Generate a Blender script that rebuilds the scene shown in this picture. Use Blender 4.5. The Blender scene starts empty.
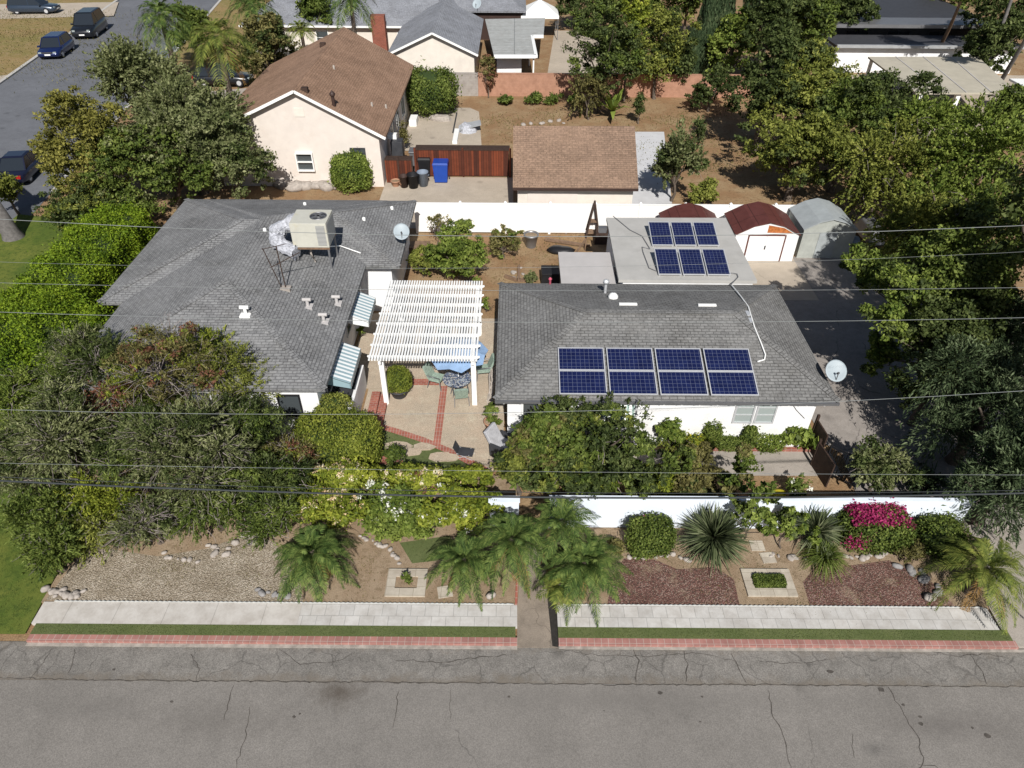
import bpy, math, random
import numpy as np
from mathutils import Vector, Matrix
R = math.radians
random.seed(7); rng = np.random.default_rng(11)
scene = bpy.context.scene
COL = scene.collection

# ------------------------------------------------------------------ camera maths (survey of the photo)
F = 700.0; PIT = R(39.15); CH = 18.4; ROLL = R(.4)
def P(px, py, h=0.0):
    x = px-512; y = py-384
    c, s = math.cos(-ROLL), math.sin(-ROLL)
    x, y = c*x-s*y, s*x+c*y
    u, v = x/F, y/F
    z = (CH-h)/(math.sin(PIT)+v*math.cos(PIT))
    return Vector((u*z, z*(math.cos(PIT)-v*math.sin(PIT)), h))
def depth(p):
    return p.y*math.cos(PIT)+(CH-p.z)*math.sin(PIT)

# ------------------------------------------------------------------ object helpers
def tag(o, label=None, cat=None, group=None, kind=None):
    if label: o['label'] = label
    if cat: o['category'] = cat
    if group: o['group'] = group
    if kind: o['kind'] = kind
    return o
def thing(name, label, cat, loc=(0, 0, 0), rz=0.0, group=None):
    o = bpy.data.objects.new(name, None); COL.objects.link(o)
    o.empty_display_size = .3
    o.location = loc; o.rotation_euler = (0, 0, rz)
    return tag(o, label, cat, group)
def copy_tree(o, parent=None):
    c = o.copy(); COL.objects.link(c)
    if parent is not None: c.parent = parent
    for ch in list(o.children): copy_tree(ch, c)
    return c
def worldloc(o):
    v = Vector((0, 0, 0))
    while o is not None:
        v += o.location; o = o.parent
    return v

class MB:
    """collects geometry, builds ONE mesh object"""
    def __init__(s): s.v = []; s.f = []; s.sm = []
    def add(s, vs, fs, smooth=False):
        b = len(s.v); s.v += [tuple(v) for v in vs]
        for f in fs: s.f.append(tuple(b+i for i in f)); s.sm.append(smooth)
        return s
    def box(s, x0, x1, y0, y1, z0, z1, rz=0.0, piv=None, taper=0.0):
        vs = [(x0, y0, z0), (x1, y0, z0), (x1, y1, z0), (x0, y1, z0)]
        t = taper
        vs += [(x0+t, y0+t, z1), (x1-t, y0+t, z1), (x1-t, y1-t, z1), (x0+t, y1-t, z1)]
        if rz:
            if piv is None: piv = ((x0+x1)/2, (y0+y1)/2)
            c, sn = math.cos(rz), math.sin(rz)
            vs = [(piv[0]+c*(x-piv[0])-sn*(y-piv[1]), piv[1]+sn*(x-piv[0])+c*(y-piv[1]), z) for x, y, z in vs]
        return s.add(vs, [(3, 2, 1, 0), (4, 5, 6, 7), (0, 1, 5, 4), (1, 2, 6, 5), (2, 3, 7, 6), (3, 0, 4, 7)])
    def cbox(s, M, sx, sy, sz):
        vs = [M @ Vector((x*sx/2, y*sy/2, z*sz/2)) for z in (-1, 1) for x, y in ((-1, -1), (1, -1), (1, 1), (-1, 1))]
        return s.add(vs, [(3, 2, 1, 0), (4, 5, 6, 7), (0, 1, 5, 4), (1, 2, 6, 5), (2, 3, 7, 6), (3, 0, 4, 7)])
    def bar(s, a, b, w, h=None):
        a = Vector(a); b = Vector(b); h = h or w
        d = (b-a); L = d.length; d.normalize()
        up = Vector((0, 0, 1)) if abs(d.z) < .95 else Vector((0, 1, 0))
        x = d.cross(up).normalized(); z = x.cross(d)
        M = Matrix((x, d, z)).transposed().to_4x4(); M.translation = (a+b)/2
        return s.cbox(M, w, L, h)
    def tube(s, pts, rs, n=8, cap=True):
        pts = [Vector(p) for p in pts]
        if not hasattr(rs, '__len__'): rs = [rs]*len(pts)
        vs = []; fs = []
        for i, p in enumerate(pts):
            d = (pts[min(i+1, len(pts)-1)]-pts[max(i-1, 0)]).normalized()
            up = Vector((0, 0, 1)) if abs(d.z) < .9 else Vector((0, 1, 0))
            x = d.cross(up).normalized(); y = x.cross(d).normalized()
            for k in range(n):
                a = 2*math.pi*k/n
                vs.append(p+x*math.cos(a)*rs[i]+y*math.sin(a)*rs[i])
        for i in range(len(pts)-1):
            for k in range(n):
                fs.append((i*n+k, i*n+(k+1) % n, (i+1)*n+(k+1) % n, (i+1)*n+k))
        s.add(vs, fs, True)
        if cap:
            m = len(pts)-1
            s.add(vs[:n], [tuple(range(n))]); s.add(vs[m*n:], [tuple(range(n-1, -1, -1))])
        return s
    def lathe(s, prof, c, n=20, sx=1.0, sy=1.0, smooth=True):
        vs = []; fs = []
        for r, z in prof:
            for k in range(n):
                a = 2*math.pi*k/n
                vs.append((c[0]+math.cos(a)*r*sx, c[1]+math.sin(a)*r*sy, c[2]+z))
        for i in range(len(prof)-1):
            for k in range(n):
                fs.append((i*n+k, i*n+(k+1) % n, (i+1)*n+(k+1) % n, (i+1)*n+k))
        return s.add(vs, fs, smooth)
    def prism(s, poly, z0, z1):
        n = len(poly)
        a = sum(poly[i][0]*poly[(i+1) % n][1]-poly[(i+1) % n][0]*poly[i][1] for i in range(n))
        if a < 0: poly = poly[::-1]
        vs = [(x, y, z0) for x, y in poly]+[(x, y, z1) for x, y in poly]
        fs = [tuple(range(n-1, -1, -1)), tuple(range(n, 2*n))]
        fs += [(i, (i+1) % n, n+(i+1) % n, n+i) for i in range(n)]
        return s.add(vs, fs)
    def build(s, name, mat, parent=None, local=False, bevel=0.0):
        me = bpy.data.meshes.new(name)
        off = Vector((0, 0, 0)) if (local or parent is None) else worldloc(parent)
        if parent is None and not local and getattr(s, 'origin', None) is not None: off = Vector(s.origin)
        vs = [(v[0]-off.x, v[1]-off.y, v[2]-off.z) for v in s.v]
        me.from_pydata(vs, [], s.f)
        me.polygons.foreach_set('use_smooth', s.sm)
        uv = me.uv_layers.new(name='UVMap')
        Z = Vector((0, 0, 1))
        dat = np.zeros(len(me.loops)*2)
        for p in me.polygons:
            n = p.normal
            t = Z.cross(n)
            t = Vector((1, 0, 0)) if t.length < .03 else t.normalized()
            b = n.cross(t)
            for li in p.loop_indices:
                co = Vector(s.v[me.loops[li].vertex_index])
                dat[2*li] = co.dot(t); dat[2*li+1] = co.dot(b)
        uv.data.foreach_set('uv', dat)
        me.materials.append(mat)
        me.update()
        o = bpy.data.objects.new(name, me); COL.objects.link(o)
        if parent is None and not local and getattr(s, 'origin', None) is not None: o.location = off
        if parent is not None: o.parent = parent
        if bevel:
            m = o.modifiers.new('Bevel', 'BEVEL'); m.width = bevel; m.segments = 2; m.limit_method = 'ANGLE'
        return o

def quads_mesh(name, V, mat, parent=None, loc=None, local=False):
    """V: (N,4,3) array of quads -> one mesh, fast"""
    N = V.shape[0]
    me = bpy.data.meshes.new(name)
    off = np.zeros(3) if (local or (parent is None and loc is None)) else np.array(worldloc(parent) if parent is not None else loc)
    co = (V.reshape(-1, 3)-off).astype(np.float32)
    me.vertices.add(N*4); me.vertices.foreach_set('co', co.ravel())
    me.loops.add(N*4); me.loops.foreach_set('vertex_index', np.arange(N*4, dtype=np.int32))
    me.polygons.add(N); me.polygons.foreach_set('loop_start', np.arange(0, N*4, 4, dtype=np.int32))
    me.polygons.foreach_set('loop_total', np.full(N, 4, dtype=np.int32))
    me.update(calc_edges=True)
    me.materials.append(mat)
    o = bpy.data.objects.new(name, me); COL.objects.link(o)
    if parent is not None: o.parent = parent
    elif loc is not None: o.location = loc
    return o

# ------------------------------------------------------------------ materials
def mat_new(name):
    m = bpy.data.materials.new(name); m.use_nodes = True
    nt = m.node_tree; b = nt.nodes['Principled BSDF']
    return m, nt, b
def nd(nt, t, **kw):
    n = nt.nodes.new(t)
    for k, v in kw.items():
        if k in n.inputs: n.inputs[k].default_value = v
        else: setattr(n, k, v)
    return n
def mixc(nt, fac, a, b, bt='MIX'):
    n = nt.nodes.new('ShaderNodeMix'); n.data_type = 'RGBA'; n.blend_type = bt
    for sock, val in ((n.inputs[0], fac), (n.inputs[6], a), (n.inputs[7], b)):
        if hasattr(val, 'is_output'): nt.links.new(val, sock)
        elif isinstance(val, (tuple, list)): sock.default_value = (*val[:3], 1)
        else: sock.default_value = val
    return n.outputs[2]
def pos(nt):
    return nt.nodes.new('ShaderNodeNewGeometry').outputs['Position']
def noise(nt, vec, scale, detail=4, rough=.6, lo=.35, hi=.65):
    n = nd(nt, 'ShaderNodeTexNoise'); n.inputs['Scale'].default_value = scale
    n.inputs['Detail'].default_value = detail; n.inputs['Roughness'].default_value = rough
    if vec is not None: nt.links.new(vec, n.inputs['Vector'])
    r = nt.nodes.new('ShaderNodeMapRange'); r.inputs[1].default_value = lo; r.inputs[2].default_value = hi
    nt.links.new(n.outputs['Fac'], r.inputs[0])
    return r.outputs[0]
def bump(nt, b, h, strength=.3, dist=.02):
    n = nt.nodes.new('ShaderNodeBump'); n.inputs['Strength'].default_value = strength; n.inputs['Distance'].default_value = dist
    nt.links.new(h, n.inputs['Height']); nt.links.new(n.outputs[0], b.inputs['Normal'])
def plain(name, col, rough=.7, var=.15, scale=3.0, metal=0.0, spec=.3, dirt=None):
    m, nt, b = mat_new(name)
    p = pos(nt)
    f = noise(nt, p, scale, 5, .65)
    c2 = tuple(max(0, c*(1-var)) for c in col); c1 = tuple(min(1, c*(1+var*.6)) for c in col)
    out = mixc(nt, f, c1, c2)
    if dirt is not None:
        f2 = noise(nt, p, scale*.35, 6, .7, .52, .72)
        out = mixc(nt, f2, out, dirt)
    nt.links.new(out, b.inputs['Base Color'])
    b.inputs['Roughness'].default_value = rough; b.inputs['Metallic'].default_value = metal
    b.inputs['Specular IOR Level'].default_value = spec
    return m
def shingle(name, c1, c2, mortar, bw=.33, rh=.145):
    m, nt, b = mat_new(name)
    uv = nt.nodes.new('ShaderNodeUVMap'); uv.uv_map = 'UVMap'
    br = nt.nodes.new('ShaderNodeTexBrick')
    br.offset = .5; br.inputs['Scale'].default_value = 1
    br.inputs['Brick Width'].default_value = bw; br.inputs['Row Height'].default_value = rh
    br.inputs['Mortar Size'].default_value = .016; br.inputs['Mortar Smooth'].default_value = .3
    br.inputs['Bias'].default_value = -.1
    br.inputs['Color1'].default_value = (*c1, 1); br.inputs['Color2'].default_value = (*c2, 1); br.inputs['Mortar'].default_value = (*mortar, 1)
    nt.links.new(uv.outputs[0], br.inputs['Vector'])
    p = pos(nt)
    f = noise(nt, p, .55, 6, .7, .35, .7)
    o = mixc(nt, f, br.outputs['Color'], tuple(x*1.3 for x in c1)); 
    fm = nt.nodes.new('ShaderNodeMath'); fm.operation = 'MULTIPLY'; fm.inputs[1].default_value = .5
    nt.links.new(f, fm.inputs[0])
    o = mixc(nt, fm.outputs[0], br.outputs['Color'], tuple(x*1.45 for x in c1))
    f2 = noise(nt, p, 9, 3, .6, .3, .7)
    o = mixc(nt, f2, o, mixc(nt, 1.0, o, (.62, .62, .63), 'MULTIPLY'))
    f3 = noise(nt, p, .9, 5, .7, .5, .75)
    o = mixc(nt, f3, o, mixc(nt, 1.0, o, (.8, .79, .77), 'MULTIPLY'))
    nt.links.new(o, b.inputs['Base Color']); b.inputs['Roughness'].default_value = .9
    b.inputs['Specular IOR Level'].default_value = .2
    inv = nt.nodes.new('ShaderNodeMath'); inv.operation = 'SUBTRACT'; inv.inputs[0].default_value = 1
    nt.links.new(br.outputs['Fac'], inv.inputs[1])
    bump(nt, b, inv.outputs[0], .5, .02)
    return m
def bricks(name, c1, c2, mortar, bw=.2, rh=.07, off=.5, ms=.01, coord='uv', rot=0.0, rough=.85, sc=1.0):
    m, nt, b = mat_new(name)
    if coord == 'uv': v = nt.nodes.new('ShaderNodeUVMap').outputs[0]
    else: v = pos(nt)
    if rot:
        mp = nt.nodes.new('ShaderNodeMapping'); mp.inputs['Rotation'].default_value = (0, 0, rot); nt.links.new(v, mp.inputs[0]); v = mp.outputs[0]
    br = nt.nodes.new('ShaderNodeTexBrick'); br.offset = off
    br.inputs['Scale'].default_value = 1; br.inputs['Brick Width'].default_value = bw; br.inputs['Row Height'].default_value = rh
    br.inputs['Mortar Size'].default_value = ms; br.inputs['Mortar Smooth'].default_value = .2
    br.inputs['Color1'].default_value = (*c1, 1); br.inputs['Color2'].default_value = (*c2, 1); br.inputs['Mortar'].default_value = (*mortar, 1)
    nt.links.new(v, br.inputs['Vector'])
    f = noise(nt, pos(nt), 2.5, 5, .7)
    o = mixc(nt, f, br.outputs['Color'], mixc(nt, 1.0, br.outputs['Color'], (.78, .76, .74), 'MULTIPLY'))
    nt.links.new(o, b.inputs['Base Color']); b.inputs['Roughness'].default_value = rough
    b.inputs['Specular IOR Level'].default_value = .25
    return m
def leafmat(name, cols, rough=.65, trans=.18, clump=.9, spec=.18):
    """cols: three base colours mixed leaf by leaf and clump by clump"""
    m, nt, b = mat_new(name)
    g = nt.nodes.new('ShaderNodeNewGeometry')
    f = noise(nt, g.outputs['Position'], clump, 3, .55, .3, .7)
    a = nt.nodes.new('ShaderNodeMath'); a.operation = 'MULTIPLY_ADD'; a.inputs[1].default_value = .55
    nt.links.new(g.outputs['Random Per Island'], a.inputs[0])
    h = nt.nodes.new('ShaderNodeMath'); h.operation = 'MULTIPLY'; h.inputs[1].default_value = .45
    nt.links.new(f, h.inputs[0]); nt.links.new(h.outputs[0], a.inputs[2])
    cr = nt.nodes.new('ShaderNodeValToRGB')
    n = len(cols)
    cr.color_ramp.elements[0].position = .1; cr.color_ramp.elements[0].color = (*cols[0], 1)
    cr.color_ramp.elements[1].position = .9; cr.color_ramp.elements[1].color = (*cols[-1], 1)
    for i in range(1, n-1):
        e = cr.color_ramp.elements.new(.1+.8*i/(n-1)); e.color = (*cols[i], 1)
    nt.links.new(a.outputs[0], cr.inputs[0])
    nt.links.new(cr.outputs[0], b.inputs['Base Color'])
    b.inputs['Roughness'].default_value = rough; b.inputs['Specular IOR Level'].default_value = spec
    if trans:
        t = nt.nodes.new('ShaderNodeBsdfTranslucent')
        nt.links.new(mixc(nt, 1.0, cr.outputs[0], (1.1, 1.2, .5), 'MULTIPLY'), t.inputs[0])
        mx = nt.nodes.new('ShaderNodeMixShader'); mx.inputs[0].default_value = trans
        nt.links.new(b.outputs[0], mx.inputs[1]); nt.links.new(t.outputs[0], mx.inputs[2])
        nt.links.new(mx.outputs[0], nt.nodes['Material Output'].inputs['Surface'])
    return m
def asphalt(name, base, crack=.5, cs=.45, edge=None, width=.012, rough_amt=.25, grain=1.0, dens=.5, stains=()):
    m, nt, b = mat_new(name); p = pos(nt)
    f = noise(nt, p, .35, 6, .65, .3, .7)
    o = mixc(nt, f, tuple(c*1.12 for c in base), tuple(c*.86 for c in base))
    f1 = noise(nt, p, 2.2, 6, .75, .4, .7)
    o = mixc(nt, f1, o, mixc(nt, 1.0, o, (1-rough_amt,)*3, 'MULTIPLY'))
    f2 = noise(nt, p, 34, 2, .7, .25, .75)
    o = mixc(nt, f2, mixc(nt, 1.0, o, (1+.2*grain,)*3, 'MULTIPLY'), mixc(nt, 1.0, o, (1-.2*grain,)*3, 'MULTIPLY'))
    # stains: a few dark blotches
    vs = nt.nodes.new('ShaderNodeTexVoronoi'); vs.inputs['Scale'].default_value = .55; nt.links.new(p, vs.inputs['Vector'])
    r = nt.nodes.new('ShaderNodeMapRange'); r.inputs[1].default_value = .05; r.inputs[2].default_value = .16; r.inputs[3].default_value = .55; r.inputs[4].default_value = 0
    nt.links.new(vs.outputs['Distance'], r.inputs[0])
    o = mixc(nt, r.outputs[0], o, tuple(c*.45 for c in base))
    for (sx, sy, rx, ry, sc_, am) in stains:
        mp = nt.nodes.new('ShaderNodeMapping'); mp.inputs['Location'].default_value = (-sx/rx, -sy/ry, 0); mp.inputs['Scale'].default_value = (1/rx, 1/ry, 0)
        nt.links.new(p, mp.inputs[0]); ln_ = nt.nodes.new('ShaderNodeVectorMath'); ln_.operation = 'LENGTH'; nt.links.new(mp.outputs[0], ln_.inputs[0])
        nz = noise(nt, p, 3, 5, .75, .2, .8); ad = nt.nodes.new('ShaderNodeMath'); ad.operation = 'ADD'; nt.links.new(ln_.outputs['Value'], ad.inputs[0]); nt.links.new(nz, ad.inputs[1])
        rr_ = nt.nodes.new('ShaderNodeMapRange'); rr_.inputs[1].default_value = .5; rr_.inputs[2].default_value = 1.5; rr_.inputs[3].default_value = am; rr_.inputs[4].default_value = 0
        nt.links.new(ad.outputs[0], rr_.inputs[0]); o = mixc(nt, rr_.outputs[0], o, sc_)
    # cracks
    w = nt.nodes.new('ShaderNodeTexNoise'); w.inputs['Scale'].default_value = 2.2; w.inputs['Detail'].default_value = 5; nt.links.new(p, w.inputs['Vector'])
    vm = nt.nodes.new('ShaderNodeVectorMath'); vm.operation = 'MULTIPLY_ADD'; vm.inputs[1].default_value = (.55, .55, 0)
    nt.links.new(w.outputs['Color'], vm.inputs[0]); nt.links.new(p, vm.inputs[2])
    vo = nt.nodes.new('ShaderNodeTexVoronoi'); vo.feature = 'DISTANCE_TO_EDGE'; vo.inputs['Scale'].default_value = cs
    nt.links.new(vm.outputs[0], vo.inputs['Vector'])
    r2 = nt.nodes.new('ShaderNodeMapRange'); r2.inputs[1].default_value = 0; r2.inputs[2].default_value = width; r2.inputs[3].default_value = 1; r2.inputs[4].default_value = 0
    nt.links.new(vo.outputs['Distance'], r2.inputs[0])
    msk = noise(nt, p, .5, 3, .5, dens, dens+.06)
    mu = nt.nodes.new('ShaderNodeMath'); mu.operation = 'MULTIPLY'; nt.links.new(r2.outputs[0], mu.inputs[0]); nt.links.new(msk, mu.inputs[1])
    mu2 = nt.nodes.new('ShaderNodeMath'); mu2.operation = 'MULTIPLY'; mu2.inputs[1].default_value = crack; nt.links.new(mu.outputs[0], mu2.inputs[0])
    o = mixc(nt, mu2.outputs[0], o, tuple(c*.3 for c in base))
    if edge is not None:   # debris and worn earth collected along both edges of the strip (y0,y1,colour)
        y0, y1, ec = edge
        sp = nt.nodes.new('ShaderNodeSeparateXYZ'); nt.links.new(p, sp.inputs[0])
        n3 = noise(nt, p, 1.6, 6, .75, 0, 1)
        for yy, sgn in ((y0, 1), (y1, -1)):
            d = nt.nodes.new('ShaderNodeMath'); d.operation = 'SUBTRACT'; nt.links.new(sp.outputs[1], d.inputs[0]); d.inputs[1].default_value = yy
            ab = nt.nodes.new('ShaderNodeMath'); ab.operation = 'ABSOLUTE'; nt.links.new(d.outputs[0], ab.inputs[0])
            q = nt.nodes.new('ShaderNodeMath'); q.operation = 'MULTIPLY_ADD'; q.inputs[1].default_value = 1.4; nt.links.new(n3, q.inputs[0]); q.inputs[2].default_value = -.5
            s2 = nt.nodes.new('ShaderNodeMath'); s2.operation = 'SUBTRACT'; nt.links.new(q.outputs[0], s2.inputs[0]); nt.links.new(ab.outputs[0], s2.inputs[1])
            r3 = nt.nodes.new('ShaderNodeMapRange'); r3.inputs[1].default_value = -.05; r3.inputs[2].default_value = .3; r3.inputs[4].default_value = .75; nt.links.new(s2.outputs[0], r3.inputs[0])
            o = mixc(nt, r3.outputs[0], o, ec)
    nt.links.new(o, b.inputs['Base Color']); b.inputs['Roughness'].default_value = .9; b.inputs['Specular IOR Level'].default_value = .2
    bump(nt, b, f2, .25, .01)
    return m
def ground_mix(name, ca, cb, cc=None, s1=.6, s2=6, s3=30, rough=.95, lo=.42, hi=.6, lo2=.5, hi2=.65):
    m, nt, b = mat_new(name); p = pos(nt)
    o = mixc(nt, noise(nt, p, s1, 6, .7, lo, hi), ca, cb)
    if cc is not None: o = mixc(nt, noise(nt, p, s2, 5, .75, lo2, hi2), o, cc)
    f = noise(nt, p, s3, 3, .7, .25, .75)
    o = mixc(nt, f, mixc(nt, 1.0, o, (1.25, 1.25, 1.25), 'MULTIPLY'), mixc(nt, 1.0, o, (.68, .68, .68), 'MULTIPLY'))
    nt.links.new(o, b.inputs['Base Color']); b.inputs['Roughness'].default_value = rough; b.inputs['Specular IOR Level'].default_value = .15
    bump(nt, b, f, .5, .03)
    return m
def pebbles(name, cols, gap, scale=14, soil=None):
    m, nt, b = mat_new(name); p = pos(nt)
    vo = nt.nodes.new('ShaderNodeTexVoronoi'); vo.inputs['Scale'].default_value = scale; nt.links.new(p, vo.inputs['Vector'])
    cr = nt.nodes.new('ShaderNodeValToRGB'); cr.color_ramp.interpolation = 'CONSTANT'
    cr.color_ramp.elements[0].color = (*cols[0], 1); cr.color_ramp.elements[1].color = (*cols[-1], 1); cr.color_ramp.elements[1].position = .75
    for i in range(1, len(cols)-1):
        e = cr.color_ramp.elements.new(.75*i/(len(cols)-1)); e.color = (*cols[i], 1)
    sp = nt.nodes.new('ShaderNodeSeparateColor'); nt.links.new(vo.outputs['Color'], sp.inputs[0]); nt.links.new(sp.outputs[0], cr.inputs[0])
    r = nt.nodes.new('ShaderNodeMapRange'); r.inputs[1].default_value = .45; r.inputs[2].default_value = .75
    nt.links.new(vo.outputs['Distance'], r.inputs[0])
    o = mixc(nt, r.outputs[0], cr.outputs[0], gap)
    o = mixc(nt, noise(nt, p, 1.2, 5, .7), o, mixc(nt, 1.0, o, (.7, .67, .62), 'MULTIPLY'))
    if soil is not None: o = mixc(nt, noise(nt, p, 1.1, 6, .8, .55, .72), o, soil)
    nt.links.new(o, b.inputs['Base Color']); b.inputs['Roughness'].default_value = .9
    inv = nt.nodes.new('ShaderNodeMath'); inv.operation = 'SUBTRACT'; inv.inputs[0].default_value = 1; nt.links.new(vo.outputs['Distance'], inv.inputs[1])
    bump(nt, b, inv.outputs[0], .8, .03)
    return m
def stripes(name, ca, cb, period, axis=1, duty=.5):
    m, nt, b = mat_new(name); p = pos(nt)
    sp = nt.nodes.new('ShaderNodeSeparateXYZ'); nt.links.new(p, sp.inputs[0])
    d = nt.nodes.new('ShaderNodeMath'); d.operation = 'DIVIDE'; d.inputs[1].default_value = period; nt.links.new(sp.outputs[axis], d.inputs[0])
    fr = nt.nodes.new('ShaderNodeMath'); fr.operation = 'FRACT'; nt.links.new(d.outputs[0], fr.inputs[0])
    g = nt.nodes.new('ShaderNodeMath'); g.operation = 'GREATER_THAN'; g.inputs[1].default_value = duty; nt.links.new(fr.outputs[0], g.inputs[0])
    nt.links.new(mixc(nt, g.outputs[0], ca, cb), b.inputs['Base Color']); b.inputs['Roughness'].default_value = .6
    return m
def glassy(name, col, rough=.12):
    m, nt, b = mat_new(name); b.inputs['Base Color'].default_value = (*col, 1); b.inputs['Roughness'].default_value = rough
    b.inputs['Specular IOR Level'].default_value = .6
    return m

M = {}
M['white'] = plain('white_stucco', (.77, .77, .775), .85, .05, 2, dirt=(.66, .645, .62))
M['gwhite'] = plain('white_garden_wall', (.70, .76, .84), .85, .05, 1.6, dirt=(.62, .67, .74))
M['trim'] = plain('white_paint', (.82, .82, .80), .5, .05, 6)
M['vinyl'] = plain('white_vinyl', (.82, .81, .79), .4, .03, 2)
M['cream'] = plain('cream_stucco', (.66, .595, .54), .9, .05, 2, dirt=(.60, .53, .47))
M['cream2'] = plain('pale_cream_wall', (.68, .63, .56), .9, .05, 2, dirt=(.6, .54, .48))
M['groof'] = shingle('grey_shingles', (.258, .258, .258), (.185, .185, .187), (.085, .085, .085), .28, .13)
M['groof2'] = shingle('grey_shingles_warm', (.235, .232, .225), (.168, .165, .16), (.08, .078, .075), .28, .13)
M['broof'] = shingle('brown_shingles', (.34, .215, .145), (.27, .165, .11), (.17, .105, .07))
M['broof2'] = shingle('tan_brown_shingles', (.30, .2, .14), (.22, .148, .105), (.14, .095, .07))
M['lroof'] = shingle('light_grey_shingles', (.29, .30, .325), (.23, .238, .26), (.14, .14, .15))
M['flat'] = plain('grey_roll_roofing', (.40, .39, .37), .9, .08, 1.2, dirt=(.34, .33, .31))
M['flat2'] = plain('pale_roll_roofing', (.44, .42, .41), .9, .06, 1.2)
M['metal'] = plain('galvanised_metal', (.42, .43, .44), .45, .12, 2, metal=.3)
M['crack'] = plain('crack_filler', (.085, .075, .066), .95, .35, 9)
M['pathshade'] = plain('painted_shade', (.03, .027, .024), .95, .3, 12)  # near-black colour standing for the shade beside the entry path
M['paleslab'] = plain('pale_slab', (.52, .52, .53), .9, .08, 1.5)
M['steel'] = plain('grey_steel', (.25, .25, .26), .45, .1, 3, metal=.6)
M['alu'] = plain('aluminium_frame', (.62, .63, .65), .4, .04, 5, metal=.4)
M['cells'] = bricks('solar_cells', (.011, .017, .07), (.008, .012, .055), (.12, .14, .21), .157, .157, 0, .005, rough=.22)
M['black'] = plain('black_plastic', (.015, .015, .017), .45, .2)
M['dark'] = plain('dark_grey', (.045, .046, .052), .6, .2)
M['darkglass'] = glassy('dark_glass', (.02, .025, .032))
M['window'] = glassy('window_glass', (.06, .07, .075))
M['paleglass'] = glassy('pale_window', (.3, .34, .33), .3)
M['bluebin'] = plain('blue_plastic', (.01, .055, .32), .35, .08, spec=.5)
M['greybin'] = plain('grey_blue_plastic', (.2, .24, .3), .45, .08)
M['brownbin'] = plain('brown_plastic', (.05, .03, .025), .5, .1)
M['redwood'] = bricks('redwood_boards', (.2, .05, .022), (.06, .02, .013), (.02, .01, .007), .16, 3.0, 0, .01)
M['wood'] = plain('weathered_wood', (.2, .13, .085), .85, .3, 6)
M['darkwood'] = plain('dark_wood', (.05, .03, .022), .8, .3, 6)
M['bark'] = plain('bark', (.12, .095, .075), .95, .35, 5)
M['twig'] = plain('pale_twigs', (.28, .24, .225), .95, .3, 6)
M['greybark'] = plain('grey_bark', (.14, .13, .125), .95, .3, 6)
M['brick'] = bricks('red_brick', (.3, .07, .04), (.22, .05, .03), (.25, .17, .13), .22, .075)
M['brickpave'] = bricks('brick_paving', (.40, .14, .10), (.33, .115, .085), (.42, .32, .27), .11, .215, 0, .009)
M['brickpave2'] = bricks('brick_paving_cross', (.38, .13, .09), (.30, .1, .075), (.38, .27, .22), .215, .11, .5, .009)
M['kerbbrick'] = bricks('brick_kerb', (.41, .2, .17), (.33, .165, .145), (.45, .35, .31), .2, .6, 0, .008)
M['peach'] = bricks('peach_block_wall', (.42, .23, .155), (.40, .22, .15), (.36, .2, .14), .4, .2, .5, .006)
M['greyblock'] = bricks('grey_block_wall', (.36, .33, .3), (.34, .31, .29), (.28, .26, .24), .4, .2, .5, .006)
M['conc'] = asphalt('pale_concrete', (.42, .36, .29), .5, .28, width=.006, rough_amt=.1)
M['conc2'] = asphalt('driveway_concrete', (.36, .32, .28), .6, .3, width=.008, rough_amt=.15)
M['pathc'] = asphalt('worn_entry_path', (.27, .225, .18), .6, .7, width=.012, rough_amt=.3)
M['drive'] = asphalt('grey_driveway', (.30, .27, .245), .7, .4, width=.01, rough_amt=.25)
M['patio'] = ground_mix('patio_concrete', (.46, .37, .28), (.42, .35, .27), (.5, .43, .33), .8, 1.5, 25)
M['paver'] = bricks('concrete_pavers', (.56, .54, .51), (.50, .485, .46), (.36, .35, .33), .42, .375, .5, .01)
M['slabwalk'] = bricks('poured_sidewalk', (.53, .50, .46), (.51, .485, .45), (.38, .36, .33), 1.45, 5.0, 0, .012)
M['pavetan'] = bricks('tan_pavers', (.5, .45, .37), (.44, .39, .32), (.3, .26, .2), .42, .3, 0, .008)
M['edging'] = plain('white_edging', (.5, .5, .48), .6, .1)
M['turf'] = ground_mix('short_turf', (.11, .135, .05), (.14, .16, .065), (.085, .105, .038), 1, 8, 60)
M['lawn'] = ground_mix('lawn_grass', (.085, .125, .022), (.15, .17, .035), (.06, .09, .018), .35, 5, 40)
M['drygrass'] = ground_mix('dry_lawn', (.27, .19, .085), (.20, .17, .06), (.30, .22, .12), .25, 2.5, 25)
M['dirt'] = ground_mix('brown_dirt', (.27, .165, .088), (.33, .235, .135), (.19, .115, .06), .5, 4, 22)
M['soil'] = ground_mix('pale_garden_soil', (.33, .25, .17), (.28, .2, .13), (.22, .16, .1), .8, 5, 30)
M['redmulch'] = pebbles('red_mulch', [(.19, .085, .068), (.13, .055, .045), (.25, .13, .105), (.16, .07, .056), (.33, .23, .19)], (.09, .055, .042), 30, (.27, .2, .135))
M['gravel'] = pebbles('tan_gravel', [(.41, .35, .27), (.35, .3, .23), (.49, .43, .35), (.29, .25, .19)], (.2, .155, .11), 25)
M['road'] = asphalt('street_asphalt', (.212, .196, .178), .5, .13, width=.003, rough_amt=.1, grain=1.5, stains=[(-4.6, 9.35, .9, .5, (.07, .055, .042), .75), (-7.5, 8.6, 3, .6, (.13, .118, .106), .4), (-11, 8.9, 1.6, .5, (.13, .12, .11), .4), (3, 9.2, 8, .45, (.16, .148, .135), .5), (11.5, 8.6, 2.2, .5, (.12, .108, .1), .5), (9.3, 8.0, .5, .25, (.09, .085, .08), .5), (7, 6.2, 5, .9, (.225, .208, .188), .5)])
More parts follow.
